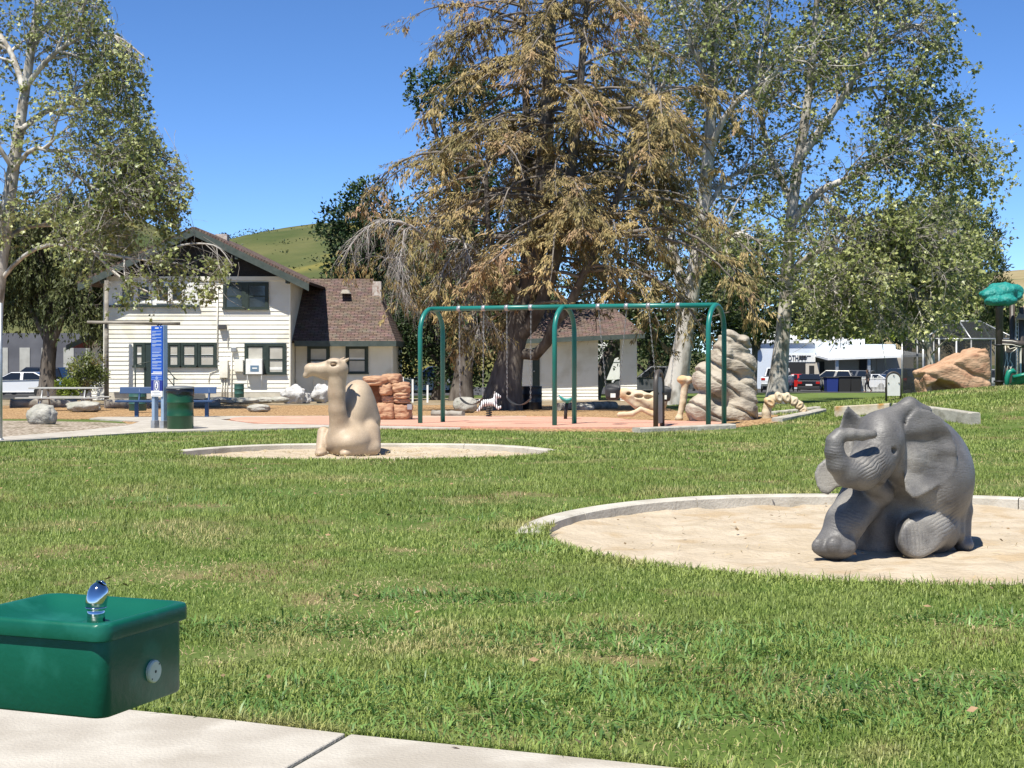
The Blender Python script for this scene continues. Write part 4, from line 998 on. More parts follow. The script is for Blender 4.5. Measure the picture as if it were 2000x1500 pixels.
def stems(defs, d0, K=14):
    """limb sketches [(px,py,depth offset)...], r0, r1 -> arrays"""
    Ps, Rs = [], []
    for pts, r0, r1 in defs:
        Ps.append(resample([P(a, b, d0+c) for a, b, c in pts], K)); Rs.append(np.linspace(1, 0, K)**.8*(r0-r1)+r1)
    return np.array(Ps), np.array(Rs)
def flare(Rs, k=1.5): Rs[0, 0] *= k; Rs[0, 1] *= 1+(k-1)*.35; return Rs
def local(o):                                   # shift a thing's meshes so that the Empty at its foot is their origin
    for ch in o.children: ch.matrix_parent_inverse = o.matrix_basis.inverted()
def sycamore(label, d0, defs, n1, n2, n3, nl, leaf, grp, zmin=1.9, clip=None, l1=(1.6,3.6), l3=(.35,.9), tall=1.0, w=None, g3=-.9):
    base = P(defs[0][0][0][0], defs[0][0][0][1], d0)
    t = thing('sycamore_tree', base, label, 'tree', group=grp)
    Pp, Rr = stems(defs, d0); flare(Rr)
    A = shoots(Pp, Rr, n1, .25, 1, l1, .85, .10, .10, 8, .075, w=w)
    B = shoots(np.concatenate([A[0]]), A[1], n2, .2, 1, (.6,1.7), .85, -.25, .16, 5, .03)
    B2 = shoots(Pp, Rr, n2//3, .45, 1, (.6,1.8), .9, -.1, .16, 5, .03, w=w)
    BB = np.concatenate([B[0], B2[0]]); BR = np.concatenate([B[1], B2[1]])
    T = shoots(BB, BR, n3, .25, 1, l3, .8, g3, .25, 4, .011)
    zc = lambda q: zmin+.9*(fbm2(q[..., 0]*.7+50, q[..., 1]*.7, 77, 3)-.45)
    k = (BB[:, :, 2]-zc(BB)).min(1) > 0; BB, BR = BB[k], BR[k]; k = (T[0][:, :, 2]-zc(T[0])).min(1) > 0; T = (T[0][k], T[1][k])
    if clip is not None:
        k = clip(A[0][:, -1]); A = (A[0][k], A[1][k]); k = clip(BB[:, -1]); BB, BR = BB[k], BR[k]; k = clip(T[0][:, -1]); T = (T[0][k], T[1][k])
    tube_obj('trunk', [(Pp, Rr, 10), (A[0], A[1], 6)], M_syc, t)
    tube_obj('branches', [(BB, BR, 3), (T[0], T[1], 3)], M_sycs, t)
    p, d = leaf_stations(T[0], int(nl*.8), .35, 1, .07); p2, d2 = leaf_stations(BB, nl-int(nl*.8), .5, 1, .12)
    p = np.vstack([p, p2]); d = np.vstack([d, d2])
    # leaves hang in loose bunches: thin out by a noise field
    if clip is not None:
        ck = clip(T[0][:, -1]); kk = clip(p); p, d = p[kk], d[kk]
    f = 2.2*(fbm2(p[:, 0]*.9+p[:, 1]*.37, p[:, 2]*.9+p[:, 1]*.6, 87, 2)-.5); k = f+.45*rng.random(len(p)) > -.10
    k &= p[:, 2] > zc(p); p, d = p[k], d[k]
    put_leaves('crown', p, d, (0,-.3,.7), rng.uniform(.6,1.25,len(p))*leaf, LEAF_SYC, M_leaf1, t)
    local(t); return t

def left_crown(q):                              # outline of the left tree's crown: narrow above, one long low bough over the house
    px = q[:, 0]/q[:, 1]*FPX+1000; py = HZ-(q[:, 2]-EYE)/q[:, 1]*FPX
    lim = np.interp(py, [-200,0,60,130,210,300,380,425,470,600], [190,220,245,296,315,345,396,392,462,470])-85*fbm2(q[:, 0]*1.3, q[:, 2]*1.3, 83)+34
    thin = (py > 415) & (px > 180); return (px < lim) & (~thin | (fbm2(q[:, 0]*1.1+7, q[:, 2]*1.1, 85)+.25*rng.random(len(q)) > .60)) & ~((px > 380) & (py < 500) & (py > 400))
sycamore('pale-barked sycamore leaning in from the left edge over the house', 55, [
  ([(-26,797,0),(-16,700,0),(-10,600,0),(2,500,0),(16,400,.1),(26,330,.2),(38,250,.2),(50,170,.2),(62,90,0),(75,0,0),(88,-90,0)], .34, .07),
  ([(4,545,0),(40,505,-.6),(95,478,-1.4),(170,490,-2),(260,505,-2.2),(350,515,-2.2),(430,545,-2)], .085, .02),
  ([(10,470,0),(45,446,.6),(100,440,1.2),(170,450,1.5),(260,460,1.6)], .09, .025),
  ([(28,330,0),(65,290,-1),(110,296,-1.5),(170,292,-2),(235,325,-2),(300,345,-2),(365,372,-2)], .09, .02),
  ([(38,255,0),(95,215,1),(150,200,1.6),(210,215,2),(275,235,2.3)], .12, .03),
  ([(50,170,0),(100,110,-.8),(165,70,-1.4),(225,70,-1.6),(280,110,-1.6)], .11, .03),
  ([(60,95,0),(110,30,.6),(170,-20,1.2),(230,-60,1.6)], .10, .03),
  ([(48,180,0),(20,100,1),(-30,20,1.6),(-60,-60,2)], .12, .03),
  ([(26,330,0),(-20,260,-.6),(-60,200,-1)], .10, .03),
  ([(110,296,-1.5),(160,350,-2),(230,390,-2.4),(300,405,-2.4)], .07, .02),
  ([(180,490,-2),(240,545,-2.3),(300,575,-2.4),(350,600,-2.4)], .05, .015),
  ([(300,510,-2.2),(350,480,-2.3),(420,480,-2.2),(455,520,-2.1)], .05, .015)],
  125, 1150, 6000, 33000, .155, 'sycamores of the park', zmin=2.4, clip=left_crown, l1=(1.0,2.4), w=np.array([.3,.75,.9,1.2,1.4,1.4,1.2,.9,.6,1,.35,.6]))
sycamore('white-trunked sycamore rising behind the swing set, left of the fossil rock', 62.7, [
  ([(1312,792,0),(1330,700,0),(1345,600,0),(1362,500,0),(1374,400,0),(1385,280,0),(1394,150,0),(1402,0,0),(1410,-110,0)], .41, .07),
  ([(1345,600,0),(1312,480,.8),(1292,330,1.4),(1272,160,2),(1250,0,2.4),(1240,-90,2.6)], .24, .06),
  ([(1384,300,0),(1418,225,-1),(1462,178,-1.6),(1505,150,-2),(1560,90,-2.4)], .15, .03),
  ([(1392,180,0),(1350,90,-1),(1320,0,-1.6)], .12, .03),
  ([(1372,420,0),(1420,350,1),(1465,330,1.8),(1500,300,2.2)], .12, .03),
  ([(1398,60,0),(1450,0,.8),(1500,-70,1.2)], .10, .03),
  ([(1366,480,0),(1400,470,-1.2),(1450,455,-2),(1490,480,-2.6)], .10, .02)],
  110, 1000, 5000, 26000, .18, 'sycamores of the park')
sycamore('grey-trunked sycamore right of the fossil rock, its broad crown against the sky', 64, [
  ([(1516,790,0),(1524,700,0),(1534,600,0),(1540,500,0),(1548,400,0),(1562,300,0),(1580,180,0),(1592,50,0),(1600,-90,0)], .34, .06),
  ([(1544,440,0),(1600,375,-1),(1665,345,-1.6),(1740,300,-2),(1790,300,-2.2),(1840,330,-2.2)], .19, .03),
  ([(1562,310,0),(1630,215,-.6),(1690,110,-1),(1725,0,-1.2),(1745,-80,-1.2)], .18, .04),
  ([(1548,400,0),(1505,300,.8),(1484,200,1.4),(1500,60,2),(1510,-60,2)], .15, .03),
  ([(1538,540,0),(1600,490,-1.6),(1690,500,-2.6),(1760,545,-3.2),(1820,590,-3.4)], .15, .03),
  ([(1536,580,0),(1590,560,-2),(1660,585,-3),(1730,630,-3.4)], .10, .02),
  ([(1690,110,-1),(1760,60,-1.4),(1800,50,-1.6),(1830,90,-1.6)], .09, .02),
  ([(1650,180,-.8),(1730,170,0),(1780,190,.6),(1830,240,1)], .09, .02),
  ([(1600,375,-1),(1650,430,-2),(1720,450,-2.4),(1780,470,-2.6),(1830,520,-2.6)], .09, .02),
  ([(1580,180,0),(1620,90,1),(1640,0,1.6),(1650,-80,2)], .10, .03),
  ([(1740,300,-2),(1800,250,-2.4),(1840,250,-2.6),(1880,300,-2.6)], .07, .02)],
  185, 1700, 7800, 44000, .18, 'sycamores of the park', l1=(1.0,2.6), w=np.array([.5,1.2,1,.9,1.5,1.5,1,1.1,1.5,.9,1]))
sycamore('low-crowned sycamore in front of the carport, far right', 78, [
  ([(1826,775,0),(1820,720,0),(1806,640,0),(1780,560,0),(1755,480,0)], .22, .07),
  ([(1806,640,0),(1750,605,-1),(1690,590,-1.6),(1630,610,-2)], .12, .03),
  ([(1792,600,0),(1830,560,-1),(1880,570,-1.4)], .12, .03),
  ([(1770,560,0),(1810,500,.6),(1850,470,1)], .10, .03),
  ([(1762,520,0),(1700,480,.4),(1640,480,.6)], .10, .03),
  ([(1788,585,0),(1720,560,1.6),(1660,540,2.4),(1610,570,3)], .10, .03)],
  100, 900, 4500, 26000, .20, 'sycamores of the park')

# big browning cedar -------------------------------------------------------
def cedar():
    d0 = 52.0
    t = thing('cedar_tree', P(985, 801, d0), 'tall browning cedar with drooping golden foliage behind the swing set', 'tree')
    defs = [([(978,803,0),(992,720,0),(1008,650,0),(1034,560,0),(1054,450,0),(1064,300,0),(1074,100,0),(1084,-130,0)], .48, .06),
            ([(1004,668,0),(1050,612,-.5),(1090,480,-.8),(1122,280,-1),(1140,80,-1),(1150,-70,-1)], .26, .05),
            ([(1030,570,0),(1026,430,.8),(1028,250,1),(1024,80,1),(1020,-90,1)], .22, .04),
            ([(1012,690,0),(1060,690,-.6),(1075,640,-.9),(1110,600,-1.2),(1170,470,-1.8),(1240,300,-2),(1290,160,-2)], .20, .03),
            ([(1024,590,0),(975,520,-.6),(955,450,-.9),(950,350,-1),(955,260,-1)], .15, .03)]
    Pp, Rr = stems(defs, d0, 16); flare(Rr, 1.7)
    zb = EYE-(560-HZ)*d0/FPX
    laterals = []
    n = 200; p, d, b, tt = pick(Pp, n, .28, .99, np.array([1.3,1.1,1,1.1,.7]))
    az = rng.uniform(0, 2*np.pi, n); z = p[:, 2]
    ln = np.interp(z, [2.5, 5, 8, 12, 16], [5.0, 6.1, 6.0, 5.0, 2.6])*rng.uniform(.55, 1.05, n)
    ln = np.where(np.cos(az) > .3, ln*1.02, ln)
    K = 10; dr = np.stack([np.cos(az), np.sin(az), rng.uniform(.05, .5, n)], 1); cur = p; out = [p]
    for k in range(K-1):
        dr = dr+np.array([0, 0, -.09-.018*k])+rng.normal(0, .06, (n, 3)); dr /= np.linalg.norm(dr, axis=1)[:, None]
        cur = cur+dr*(ln/(K-1))[:, None]; out.append(cur)
    A = np.stack(out, 1); AR = np.linspace(1, .15, K)[None]*(ln*.0125)[:, None]
    keep = A[:, -1, 2] > .9; A, AR = A[keep], AR[keep]
    B = shoots(A, AR, 5400, .25, 1, (.30, 1.2), .9, -.22, .10, 4, .012, flat=.92)
    tube_obj('trunk', [(Pp, Rr, 10)], M_bark, t)
    tube_obj('branches', [(A, AR, 5), (B[0], B[1], 3)], M_cedbr, t)
    # needles sit on the outer half of every lateral, hanging in fringes
    p, d = leaf_stations(B[0], 165000, .05, 1, .04)
    f = 2.2*(fbm2(p[:, 0]*.7+p[:, 1]*.37, p[:, 2]*1.1+p[:, 1]*.5, 89, 2)-.5); k = f+.4*rng.random(len(p)) > -.02; p, d = p[k], d[k]
    n = len(p); d = d*1.0+np.array([0, 0, -.36])
    put_leaves('crown', p, d, (0,-.5,1.9), rng.uniform(.10,.24,n), SPRAY2, M_cedar, t, jitter=.38)
    # bare dying boughs arching over the roof, left
    dead = [([(960,520,-1),(900,470,-1.5),(850,475,-1.8),(790,500,-2),(750,505,-2)], .07, .02), ([(850,480,-1.4),(800,440,-2),(745,432,-2.3),(700,460,-2.4),(660,520,-2.4)], .06, .012),
            ([(900,455,-1.6),(915,500,-2),(925,560,-2.2),(945,640,-2.3)], .045, .01), ([(900,470,-1.6),(860,540,-2.2),(840,600,-2.3)], .035, .01), ([(790,450,-2.3),(785,490,-2.5),(780,540,-2.5),(790,590,-2.5)], .03, .008)]
    Dp, Dr = stems(dead, d0, 12)
    Da = shoots(Dp, Dr, 300, .12, 1, (.5, 1.6), .9, -1.6, .10, 7, .017, flat=.3)
    qx = Da[0][:, -1, 0]/Da[0][:, -1, 1]*FPX+1000; qy = HZ-(Da[0][:, -1, 2]-EYE)/Da[0][:, -1, 1]*FPX
    k = (qx > 742) | (qy < 540); Da = (Da[0][k], Da[1][k])
    Db = shoots(Da[0], Da[1], 1100, .2, 1, (.2, .7), .8, -.9, .16, 4, .007)
    tube_obj('dead_boughs', [(Dp, Dr, 6), (Da[0], Da[1], 4), (Db[0], Db[1], 3)], M_cedtw, t)
    p, d = leaf_stations(Db[0], 3800, .4, 1, .05); n = len(p)
    k = fbm2(p[:, 0]*.8, p[:, 2]*.8, 91) > .5; p, d = p[k], d[k]; n = len(p)
    put_leaves('withered_sprays', p, d*.8+np.array([0,0,-.6]), (0,-.2,.6), rng.uniform(.10,.20,n), SPRAY, M_cedar, t, jitter=.4)
    local(t)
cedar()

# clumped trees: many small leaf clusters on a limb frame --------------------
def clump_tree(name, label, d0, base, clumps, nl, size, tpl, m, bark, trunk_r, hang=(0,0,.3), grp=None, cat='tree', fuzz=.22, jit=.8, crown='crown', trunk_top=None, wid=None):
    """clumps: (px, py, depth offset, radius px)"""
    b = P(base[0], base[1], d0); t = thing(name, b, label, cat, group=grp)
    s = d0/FPX; C = np.array([tuple(P(a, bb, d0+c)) for a, bb, c, r in clumps]); Rr = np.array([r*s for *_, r in clumps])
    top = np.array(tuple(P(*trunk_top, d0))) if trunk_top else C.mean(0)
    tr = resample([b, tuple((np.array(tuple(b))*.5+top*.5)+rng.normal(0,.12,3)), tuple(top)], 10)
    lim = []
    for c in C:
        k = rng.integers(3, 9); a = tr[k]; lim.append(resample([tuple(a), tuple(a*.45+c*.55+np.array([0,0,.25])), tuple(c)], 10))
    rr0 = np.linspace(1, .35, 10)*trunk_r; rr0[0] *= 1.35
    tube_obj('trunk', [(tr[None], rr0[None], 9), (np.array(lim), np.repeat((np.linspace(.38,.08,10)*trunk_r)[None], len(lim), 0), 5)], bark, t)
    # sub-clusters on each clump's shell, leaves round them
    w = Rr**2; w = w/w.sum(); nsub = max(60, nl//26)
    ci = rng.choice(len(C), nsub, p=w); sp = C[ci]+rnd_unit(nsub)*(Rr[ci]*rng.uniform(.45,1.05,nsub)**.6)[:, None]*np.array([1,1,.85])
    li = rng.integers(0, nsub, nl); off = rng.normal(0, 1, (nl, 3))*(fuzz*Rr[ci][li])[:, None]
    p = sp[li]+off; d = p-C[ci][li]; d /= np.linalg.norm(d, axis=1)[:, None]+1e-6
    k = p[:, 2] > Hf(b.x, b.y)+.15
    p, d = p[k], d[k]; n = len(p)
    put_leaves(crown, p, d+np.array(hang), (0,-.2,.5), rng.uniform(.6,1.3,n)*size, tpl, m, t, jitter=jit, wid=None if wid is None else np.full(n, wid))
    local(t); return t
EV = 'dark evergreens behind the cedar'
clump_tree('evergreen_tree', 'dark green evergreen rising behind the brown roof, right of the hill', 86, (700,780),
  [(700,395,0,38),(655,430,0,36),(720,375,-.5,30),(740,420,0,45),(690,450,-1,48),(640,455,0,26),(720,500,0,60),(770,480,1,55),(680,520,0,45),(750,570,0,60),(705,600,0,55),(790,560,0,60),(735,362,0,14),(780,420,2,40)], 15000, .22, LEAF_OVAL, M_ever, M_bark, .4, grp=EV)
clump_tree('evergreen_tree', 'tallest dark evergreen, its top showing left of the cedar crown', 74, (900,790),
  [(830,160,0,32),(870,150,0,38),(905,175,0,45),(850,200,-.5,45),(940,200,0,45),(820,185,0,22),(980,230,0,50),(900,260,0,70),(980,330,0,80),(880,350,0,70),(1020,420,0,80),(920,440,0,85),(860,460,0,60),(1000,520,0,80),(900,560,0,80),(1060,300,1,60),(1090,420,1,70),(880,130,0,18)], 20000, .20, LEAF_OVAL, M_ever, M_bark, .5, grp=EV)
clump_tree('evergreen_tree', 'dark evergreen filling the shade right of the cedar trunk', 82, (1150,785),
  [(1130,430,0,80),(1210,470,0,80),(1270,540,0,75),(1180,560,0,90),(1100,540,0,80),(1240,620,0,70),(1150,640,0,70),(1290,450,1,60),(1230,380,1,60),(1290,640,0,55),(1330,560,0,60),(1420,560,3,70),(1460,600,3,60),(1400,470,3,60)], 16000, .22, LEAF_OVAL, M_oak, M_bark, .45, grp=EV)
clump_tree('evergreen_tree', 'low dark shrubby evergreen between brown roof and cedar trunk', 76, (850,790),
  [(790,640,0,50),(850,640,0,60),(910,660,0,55),(780,700,0,45),(840,710,0,45),(900,720,0,45),(960,690,0,45),(810,600,0,45),(880,590,0,50),(950,620,0,50)], 14000, .18, LEAF_OVAL, M_ever, M_bark, .3, grp=EV)
clump_tree('evergreen_tree', 'dark tree in shade behind the white outbuilding piers', 92, (1260,780),
  [(1250,680,0,40),(1290,690,0,40),(1340,690,0,40),(1200,690,0,30),(1310,640,0,45),(1260,640,0,45)], 6000, .2, LEAF_OVAL, M_ever, M_bark, .3, grp=EV)
clump_tree('pine_tree', 'rounded pine standing at far right behind the sycamore', 104, (1880,770),
  [(1850,420,0,30),(1885,405,0,26),(1905,430,0,30),(1830,455,0,32),(1870,460,-.5,38),(1915,470,0,34),(1940,465,0,16),(1820,500,0,34),(1860,510,-.8,42),(1910,515,-.5,42),(1945,510,0,24),(1825,550,0,36),(1870,560,-.8,44),(1920,560,-.5,42),(1950,570,0,24),(1850,610,0,40),(1905,610,0,42),(1947,612,0,22),(1800,590,0,30),(1880,660,0,50)],
  17000, .30, SPRAY, M_pine, M_bark, .35, hang=(0,-.2,1.0), fuzz=.2, jit=.55)
clump_tree('lime_bush', 'bright yellow-green bush showing above the white roof', 165, (1700,760), [(1690,654,0,14),(1712,656,0,14),(1735,657,0,12),(1700,665,0,14)], 1500, .35, LEAF_OVAL, M_hedge, M_bark, .2, cat='bush')
for i, (a, d_, lab) in enumerate(((1405,100,'dark leafy tree in the gap left of the fossil rock top'), (1470,108,'olive tree behind the fossil rock, right of the white sycamore'), (1610,176,'shaded tree rising behind the white building, right of the sign band'))):
    clump_tree('background_tree', lab, d_, (a,772), [(a-30,590,0,45),(a+30,580,0,45),(a,540,0,50),(a+10,625,0,45),(a-35,645,0,30),(a+40,640,0,30),(a,500,0,40)], 7000, .3, LEAF_OVAL, M_oak, M_bark, .3, grp=EV)
BG = 'trees along the far side of the car park'
for i, (a, lab, bmat) in enumerate(((1560,'dark background tree above the sign band of the white building',M_oak), (1640,'background tree above the carport roof, left of the lime bush',M_oak), (1775,'dark background tree right of the lime bush',M_ever), (1960,'grey-green background tree below the distant hill at the right edge',M_pine))):
    clump_tree('background_tree', lab, 172, (a,760), [(a-30,630,0,30),(a+25,622,0,34),(a,600,0,34),(a+50,645,0,26),(a-45,655,0,24),(a+10,655,0,30)], 3500, .5, LEAF_OVAL, bmat, M_bark, .3, grp=BG)

# pepper tree with hanging curtains, left behind the bench
def pepper():
    d0 = 75.0; t = thing('pepper_tree', P(97, 780, d0), 'dark pepper tree with hanging foliage shading the parked cars at left', 'tree')
    defs = [([(95,784,0),(93,720,0),(98,660,0),(90,580,0),(80,500,0)], .42, .16), ([(96,690,0),(130,600,-.6),(165,530,-1),(200,490,-1.2)], .2, .05), ([(95,670,0),(55,590,.6),(25,530,1),(-10,500,1.2)], .2, .05),
            ([(92,600,0),(120,500,1),(150,440,1.4),(190,430,1.6)], .16, .04), ([(84,540,0),(40,460,-.6),(10,430,-1)], .14, .04), ([(80,500,0),(90,430,-.4),(120,400,-.6)], .14, .04), ([(97,640,0),(140,610,-1.8),(170,590,-2.4)], .12, .03)]
    Pp, Rr = stems(defs, d0, 12); flare(Rr, 1.6)
    A = shoots(Pp, Rr, 130, .45, 1, (.8,2.4), .9, -.2, .1, 7, .05, w=np.array([.5,1.2,1.2,1.2,1.1,1.1,1.1]))
    S = shoots(A[0], A[1], 2100, .2, 1, (.7,2.0), .9, -2.6, .08, 5, .010)
    ok = S[0][:, -1, 2] > .9; S = (S[0][ok], S[1][ok])
    tube_obj('trunk', [(Pp, Rr, 9), (A[0], A[1], 5)], M_bark, t); tube_obj('branches', [(S[0], S[1], 3)], M_bark, t)
    p, d = leaf_stations(S[0], 42000, .05, 1, .08); n = len(p)
    put_leaves('crown', p, d*.5+np.array([0,0,-.6]), (0,-.3,.4), rng.uniform(.16,.32,n), LEAF_OVAL, M_pepper, t, jitter=.5, wid=np.full(n,.55))
    local(t)
pepper()
clump_tree('garden_shrub', 'rounded olive shrub against the left corner of the house', 66, (165,775), [(165,715,0,24),(180,705,0,20),(150,730,0,20),(175,740,0,26),(190,730,0,18),(160,755,0,20)], 4200, .10, LEAF_OVAL, M_shrub, M_bark, .06, cat='shrub')
clump_tree('garden_shrub', 'bright lime hedge plant at the foot of the olive shrub', 65.4, (128,775), [(122,752,0,12),(136,750,0,13),(128,764,0,14),(142,765,0,12)], 1800, .10, LEAF_OVAL, M_hedge, M_bark, .05, cat='shrub')
clump_tree('clipped_bush', 'low clipped green bush by the blue bin in the car park', 126, (1640,763), [(1612,759,0,5),(1625,757,0,6),(1640,757,0,6.5),(1652,759,0,5)], 1200, .16, LEAF_OVAL, M_hedge, M_bark, .04, cat='bush')

# ------------------------------------------------------------ hills
def hill(name, ys, crest, dists, m):
    """ridge line given as photo (px, py) at distance; rises from the plain"""
    px = np.array([c[0] for c in crest], float); py = np.array([c[1] for c in crest], float)
    cols = np.linspace(px[0], px[-1], 160); top = np.interp(cols, px, py)
    V = []; n = 26
    for i in range(n):
        f = i/(n-1)
        for c, tp in zip(cols, top):
            d = dists[0]+(dists[1]-dists[0])*f
            zt = EYE-(tp-HZ)*dists[1]/FPX; z = -3+(zt+3)*(f**.85)
            x = (c-1000)*dists[1]/FPX*(.55+.45*f) if False else (c-1000)*dists[1]/FPX
            z += (1-abs(2*f-1))*6*(float(fbm2(np.array(x/55.), np.array(d/55.), 15))-.5)*2+(f < .999)*1.2*(float(fbm2(np.array(x/9.), np.array(d/9.), 17))-.5)
            V.append((x, d, z))
    w = len(cols)
    for c, tp in zip(cols, top): V.append(((c-1000)*dists[1]/FPX, dists[1]+160, -4))
    F = [(i*w+j, i*w+j+1, (i+1)*w+j+1, (i+1)*w+j) for i in range(n) for j in range(w-1)]
    return tag(mesh_obj(name, V, F, m, smooth=True), kind='structure'), V
M_hill = mat('hill_grass', (.065,.085,.030), (.130,.128,.052), scale=.05, rough=1, bump=.8, bscale=.25, c3=(.22,.19,.05), s3=.6, coord='World', spec=.1, bdist=1.2)
M_hillb = mat('dry_hill', (.24,.19,.10), (.32,.27,.15), scale=.03, rough=1, bump=.8, bscale=.3, c3=(.10,.12,.05), coord='World', spec=.1, bdist=1.2)
ho, HV = hill('hill', 0, [(-700,470),(-300,440),(0,425),(150,418),(260,425),(330,452),(400,475),(455,468),(500,455),(560,444),(620,436),(700,434),(800,448),(900,480),(1000,520),(1100,580),(1250,660),(1400,700)], (190, 430), M_hill)
hill('hill', 0, [(1500,700),(1650,640),(1800,560),(1900,535),(1980,528),(2100,520),(2300,510),(2600,560),(2900,640)], (500, 900), M_hillb)
# scrub on the green hill (far mass)
HV = np.array(HV[:160*26]); k = rng.choice(len(HV), 1500); p = HV[k]+rng.normal(0, 5.0, (1500, 3))*np.array([1,.8,0])-np.array([0,0,.6]); k2 = fbm2(p[:, 0]/38, p[:, 1]/38, 19) > .52; p = p[k2]
q = np.repeat(p, 34, 0); q = q+rng.normal(0, 1, q.shape)*np.array([1.3,1.3,.45])+np.array([0,0,.3]); n = len(q)
tag(put_leaves('hill_scrub', q, rnd_unit(n), (0,-.3,.5), rng.uniform(.35,.8,n), LEAF_OVAL, M_oak, None), kind='stuff')
# ------------------------------------------------------------ drinking fountain
M_fgreen = mat('green_enamel', (.004,.085,.052), (.006,.105,.066), scale=3, rough=.34, spec=.28, bump=.05, bscale=60, c3=(.012,.125,.085), s3=2.5)
M_chrome = mat('chrome', (.62,.63,.66), rough=.07, metal=1.0)
M_button = mat('steel_button', (.66,.60,.50), (.74,.68,.58), scale=30, rough=.5)
def fountain():
    F_ = Vector((-.885, 3.335, 0)); th = R(69.3); ux = Vector((math.cos(th), math.sin(th), 0)); uy = Vector((math.cos(th+R(90)), math.sin(th+R(90)), 0)); L = .347
    t = thing('drinking_fountain', F_+uy*.62+ux*.18, 'glossy green drinking fountain with chrome spout at the bottom left corner', 'drinking fountain', th)
    # local frame: x = along the button face, y = away from it; the front corner lies at (-.18, -.62)
    ox, oy = -.18, -.62
    def ring(inset, z, r, n=7):
        x0, x1, y0, y1 = ox+inset, ox+L-inset, oy+inset, oy+L+.06-inset; out = []
        for cx, cy, a0 in ((x1-r, y1-r, 0), (x0+r, y1-r, 90), (x0+r, y0+r, 180), (x1-r, y0+r, 270)):
            for k in range(n): a = R(a0+90*k/(n-1)); out.append((cx+r*math.cos(a), cy+r*math.sin(a), z))
        return out
    def loft(rings, close=(True, True)):
        n = len(rings[0]); V = [p for r in rings for p in r]
        F = [(i*n+j, i*n+(j+1) % n, (i+1)*n+(j+1) % n, (i+1)*n+j) for i in range(len(rings)-1) for j in range(n)]
        F += ([tuple(range(n))[::-1]] if close[0] else [])+([tuple(range((len(rings)-1)*n, len(rings)*n))] if close[1] else [])
        return V, F
    V, F = loft([ring(.016,.700,.028), ring(.012,.706,.032), ring(.012,.86,.032), ring(.014,.872,.032)], (True, False))
    mesh_obj('basin', V, F, M_fgreen, t, smooth=False)
    V, F = loft([ring(.008,.868,.03), ring(.0,.871,.034), ring(-.001,.876,.035), ring(-.001,.900,.035), ring(.002,.907,.033), ring(.010,.910,.04), ring(.020,.908,.032), ring(.032,.900,.030), ring(.065,.884,.03), ring(.11,.872,.03), ring(.15,.868,.012)], (False, True))
    rim = mesh_obj('rim', V, F, M_fgreen, t, smooth=True)
    for o in t.children:
        for p_ in o.data.polygons: p_.use_smooth = len(p_.vertices) == 4
        es = o.modifiers.new('edges', 'EDGE_SPLIT'); es.split_angle = R(50)
    # spout near the front corner
    sx, sy = ox+.150, oy+.130
    m = MB(); m.lathe([(.036,.866),(.036,.880),(.030,.886)], (sx, sy, 0), 20); m.build('collar', M_fgreen, t)
    m = MB(); m.lathe([(.0205,.886),(.0205,.910),(.019,.912),(.024,.916),(.0245,.919)], (sx, sy, 0), 24)
    k = []; lean = Vector((.5, -.2, 0)).normalized()
    sp = m.build('spout', M_chrome, t)
    m = MB(); pts = [Vector((sx, sy, .918+.0098*i)) + lean*(.0006*i*i) for i in range(6)]
    m.tube(pts, [.0242,.0246,.0248,.0246,.0225,.0165], 24); m.tube([pts[-1], pts[-1]+Vector((0,0,.006))+lean*.006], [.0165,.006], 24)
    m.build('bubbler_hood', M_chrome, sp)
    # push button on the right-hand face
    m = MB(); c = Vector((ox+.20, oy+.012, .770)); m.tube([c+Vector((0,.004,0)), c+Vector((0,-.006,0)), c+Vector((0,-.009,0))], [.026,.026,.023], 24, smooth=False); bt = m.build('push_button', M_button, t)
    m = MB(); m.tube([c+Vector((0,-.008,0)), c+Vector((0,-.0095,0))], .0035, 10); m.build('keyhole', M_black, bt)
    for dx, dz in ((.014,.015),(-.014,-.015)): m = MB(); m.tube([c+Vector((dx,-.008,dz)), c+Vector((dx,-.0095,dz))], .002, 8); m.build('rivet', M_black, bt)
    # arm and pedestal, off to the left
    m = MB(); m.box(ox+.06, ox+L-.06, oy+L+.04, oy+L+.16, .70, .84); m.build('arm', M_fgreen, t, bevel=.012)
    m = MB(); m.box(ox+.09, ox+L-.09, oy+L+.161, oy+L+.32, .0, .86); m.build('pedestal', M_fgreen, t, bevel=.02)
fountain()

# ------------------------------------------------------------ swing set
M_teal = mat('teal_enamel', (.012,.155,.125), (.016,.185,.15), scale=2, rough=.35, spec=.5)
M_chain = mat('galvanised_chain', (.30,.29,.27), (.42,.41,.39), scale=30, rough=.5, metal=.7)
M_belt = mat('black_rubber', (.025,.025,.026), (.040,.040,.040), scale=8, rough=.6)
A_ = [Vector((-1.87,35.75,0)), Vector((1.167,34.1,0)), Vector((4.37,32.85,0))]; ZT = 2.53
for a in A_: a.z = Hf(a.x, a.y)
sw = thing('swing_set', A_[1], 'long teal swing frame with three round-topped arches', 'swing set')
def swl(p): return Vector(p)-A_[1]
bd = (A_[2]-A_[0]); bd.z = 0; bd.normalize(); bn = Vector((-bd.y, bd.x, 0))
for i, a in enumerate(A_):
    hw, rr = .56, .56; pts = []
    g0 = a-bn*hw; g1 = a+bn*hw
    pts.append(Vector((g0.x, g0.y, Hf(g0.x, g0.y)-.1)))
    zc = ZT-rr*1.0
    for k in range(13):
        t_ = math.pi*k/12; q = a-bn*hw*math.cos(t_); pts.append(Vector((q.x, q.y, zc+rr*math.sin(t_))))
    pts.append(Vector((g1.x, g1.y, Hf(g1.x, g1.y)-.1)))
    m = MB(); m.tube([swl(p) for p in pts], .055, 14); m.build('arch', M_teal, sw)
top = [Vector((a.x, a.y, ZT)) for a in A_]
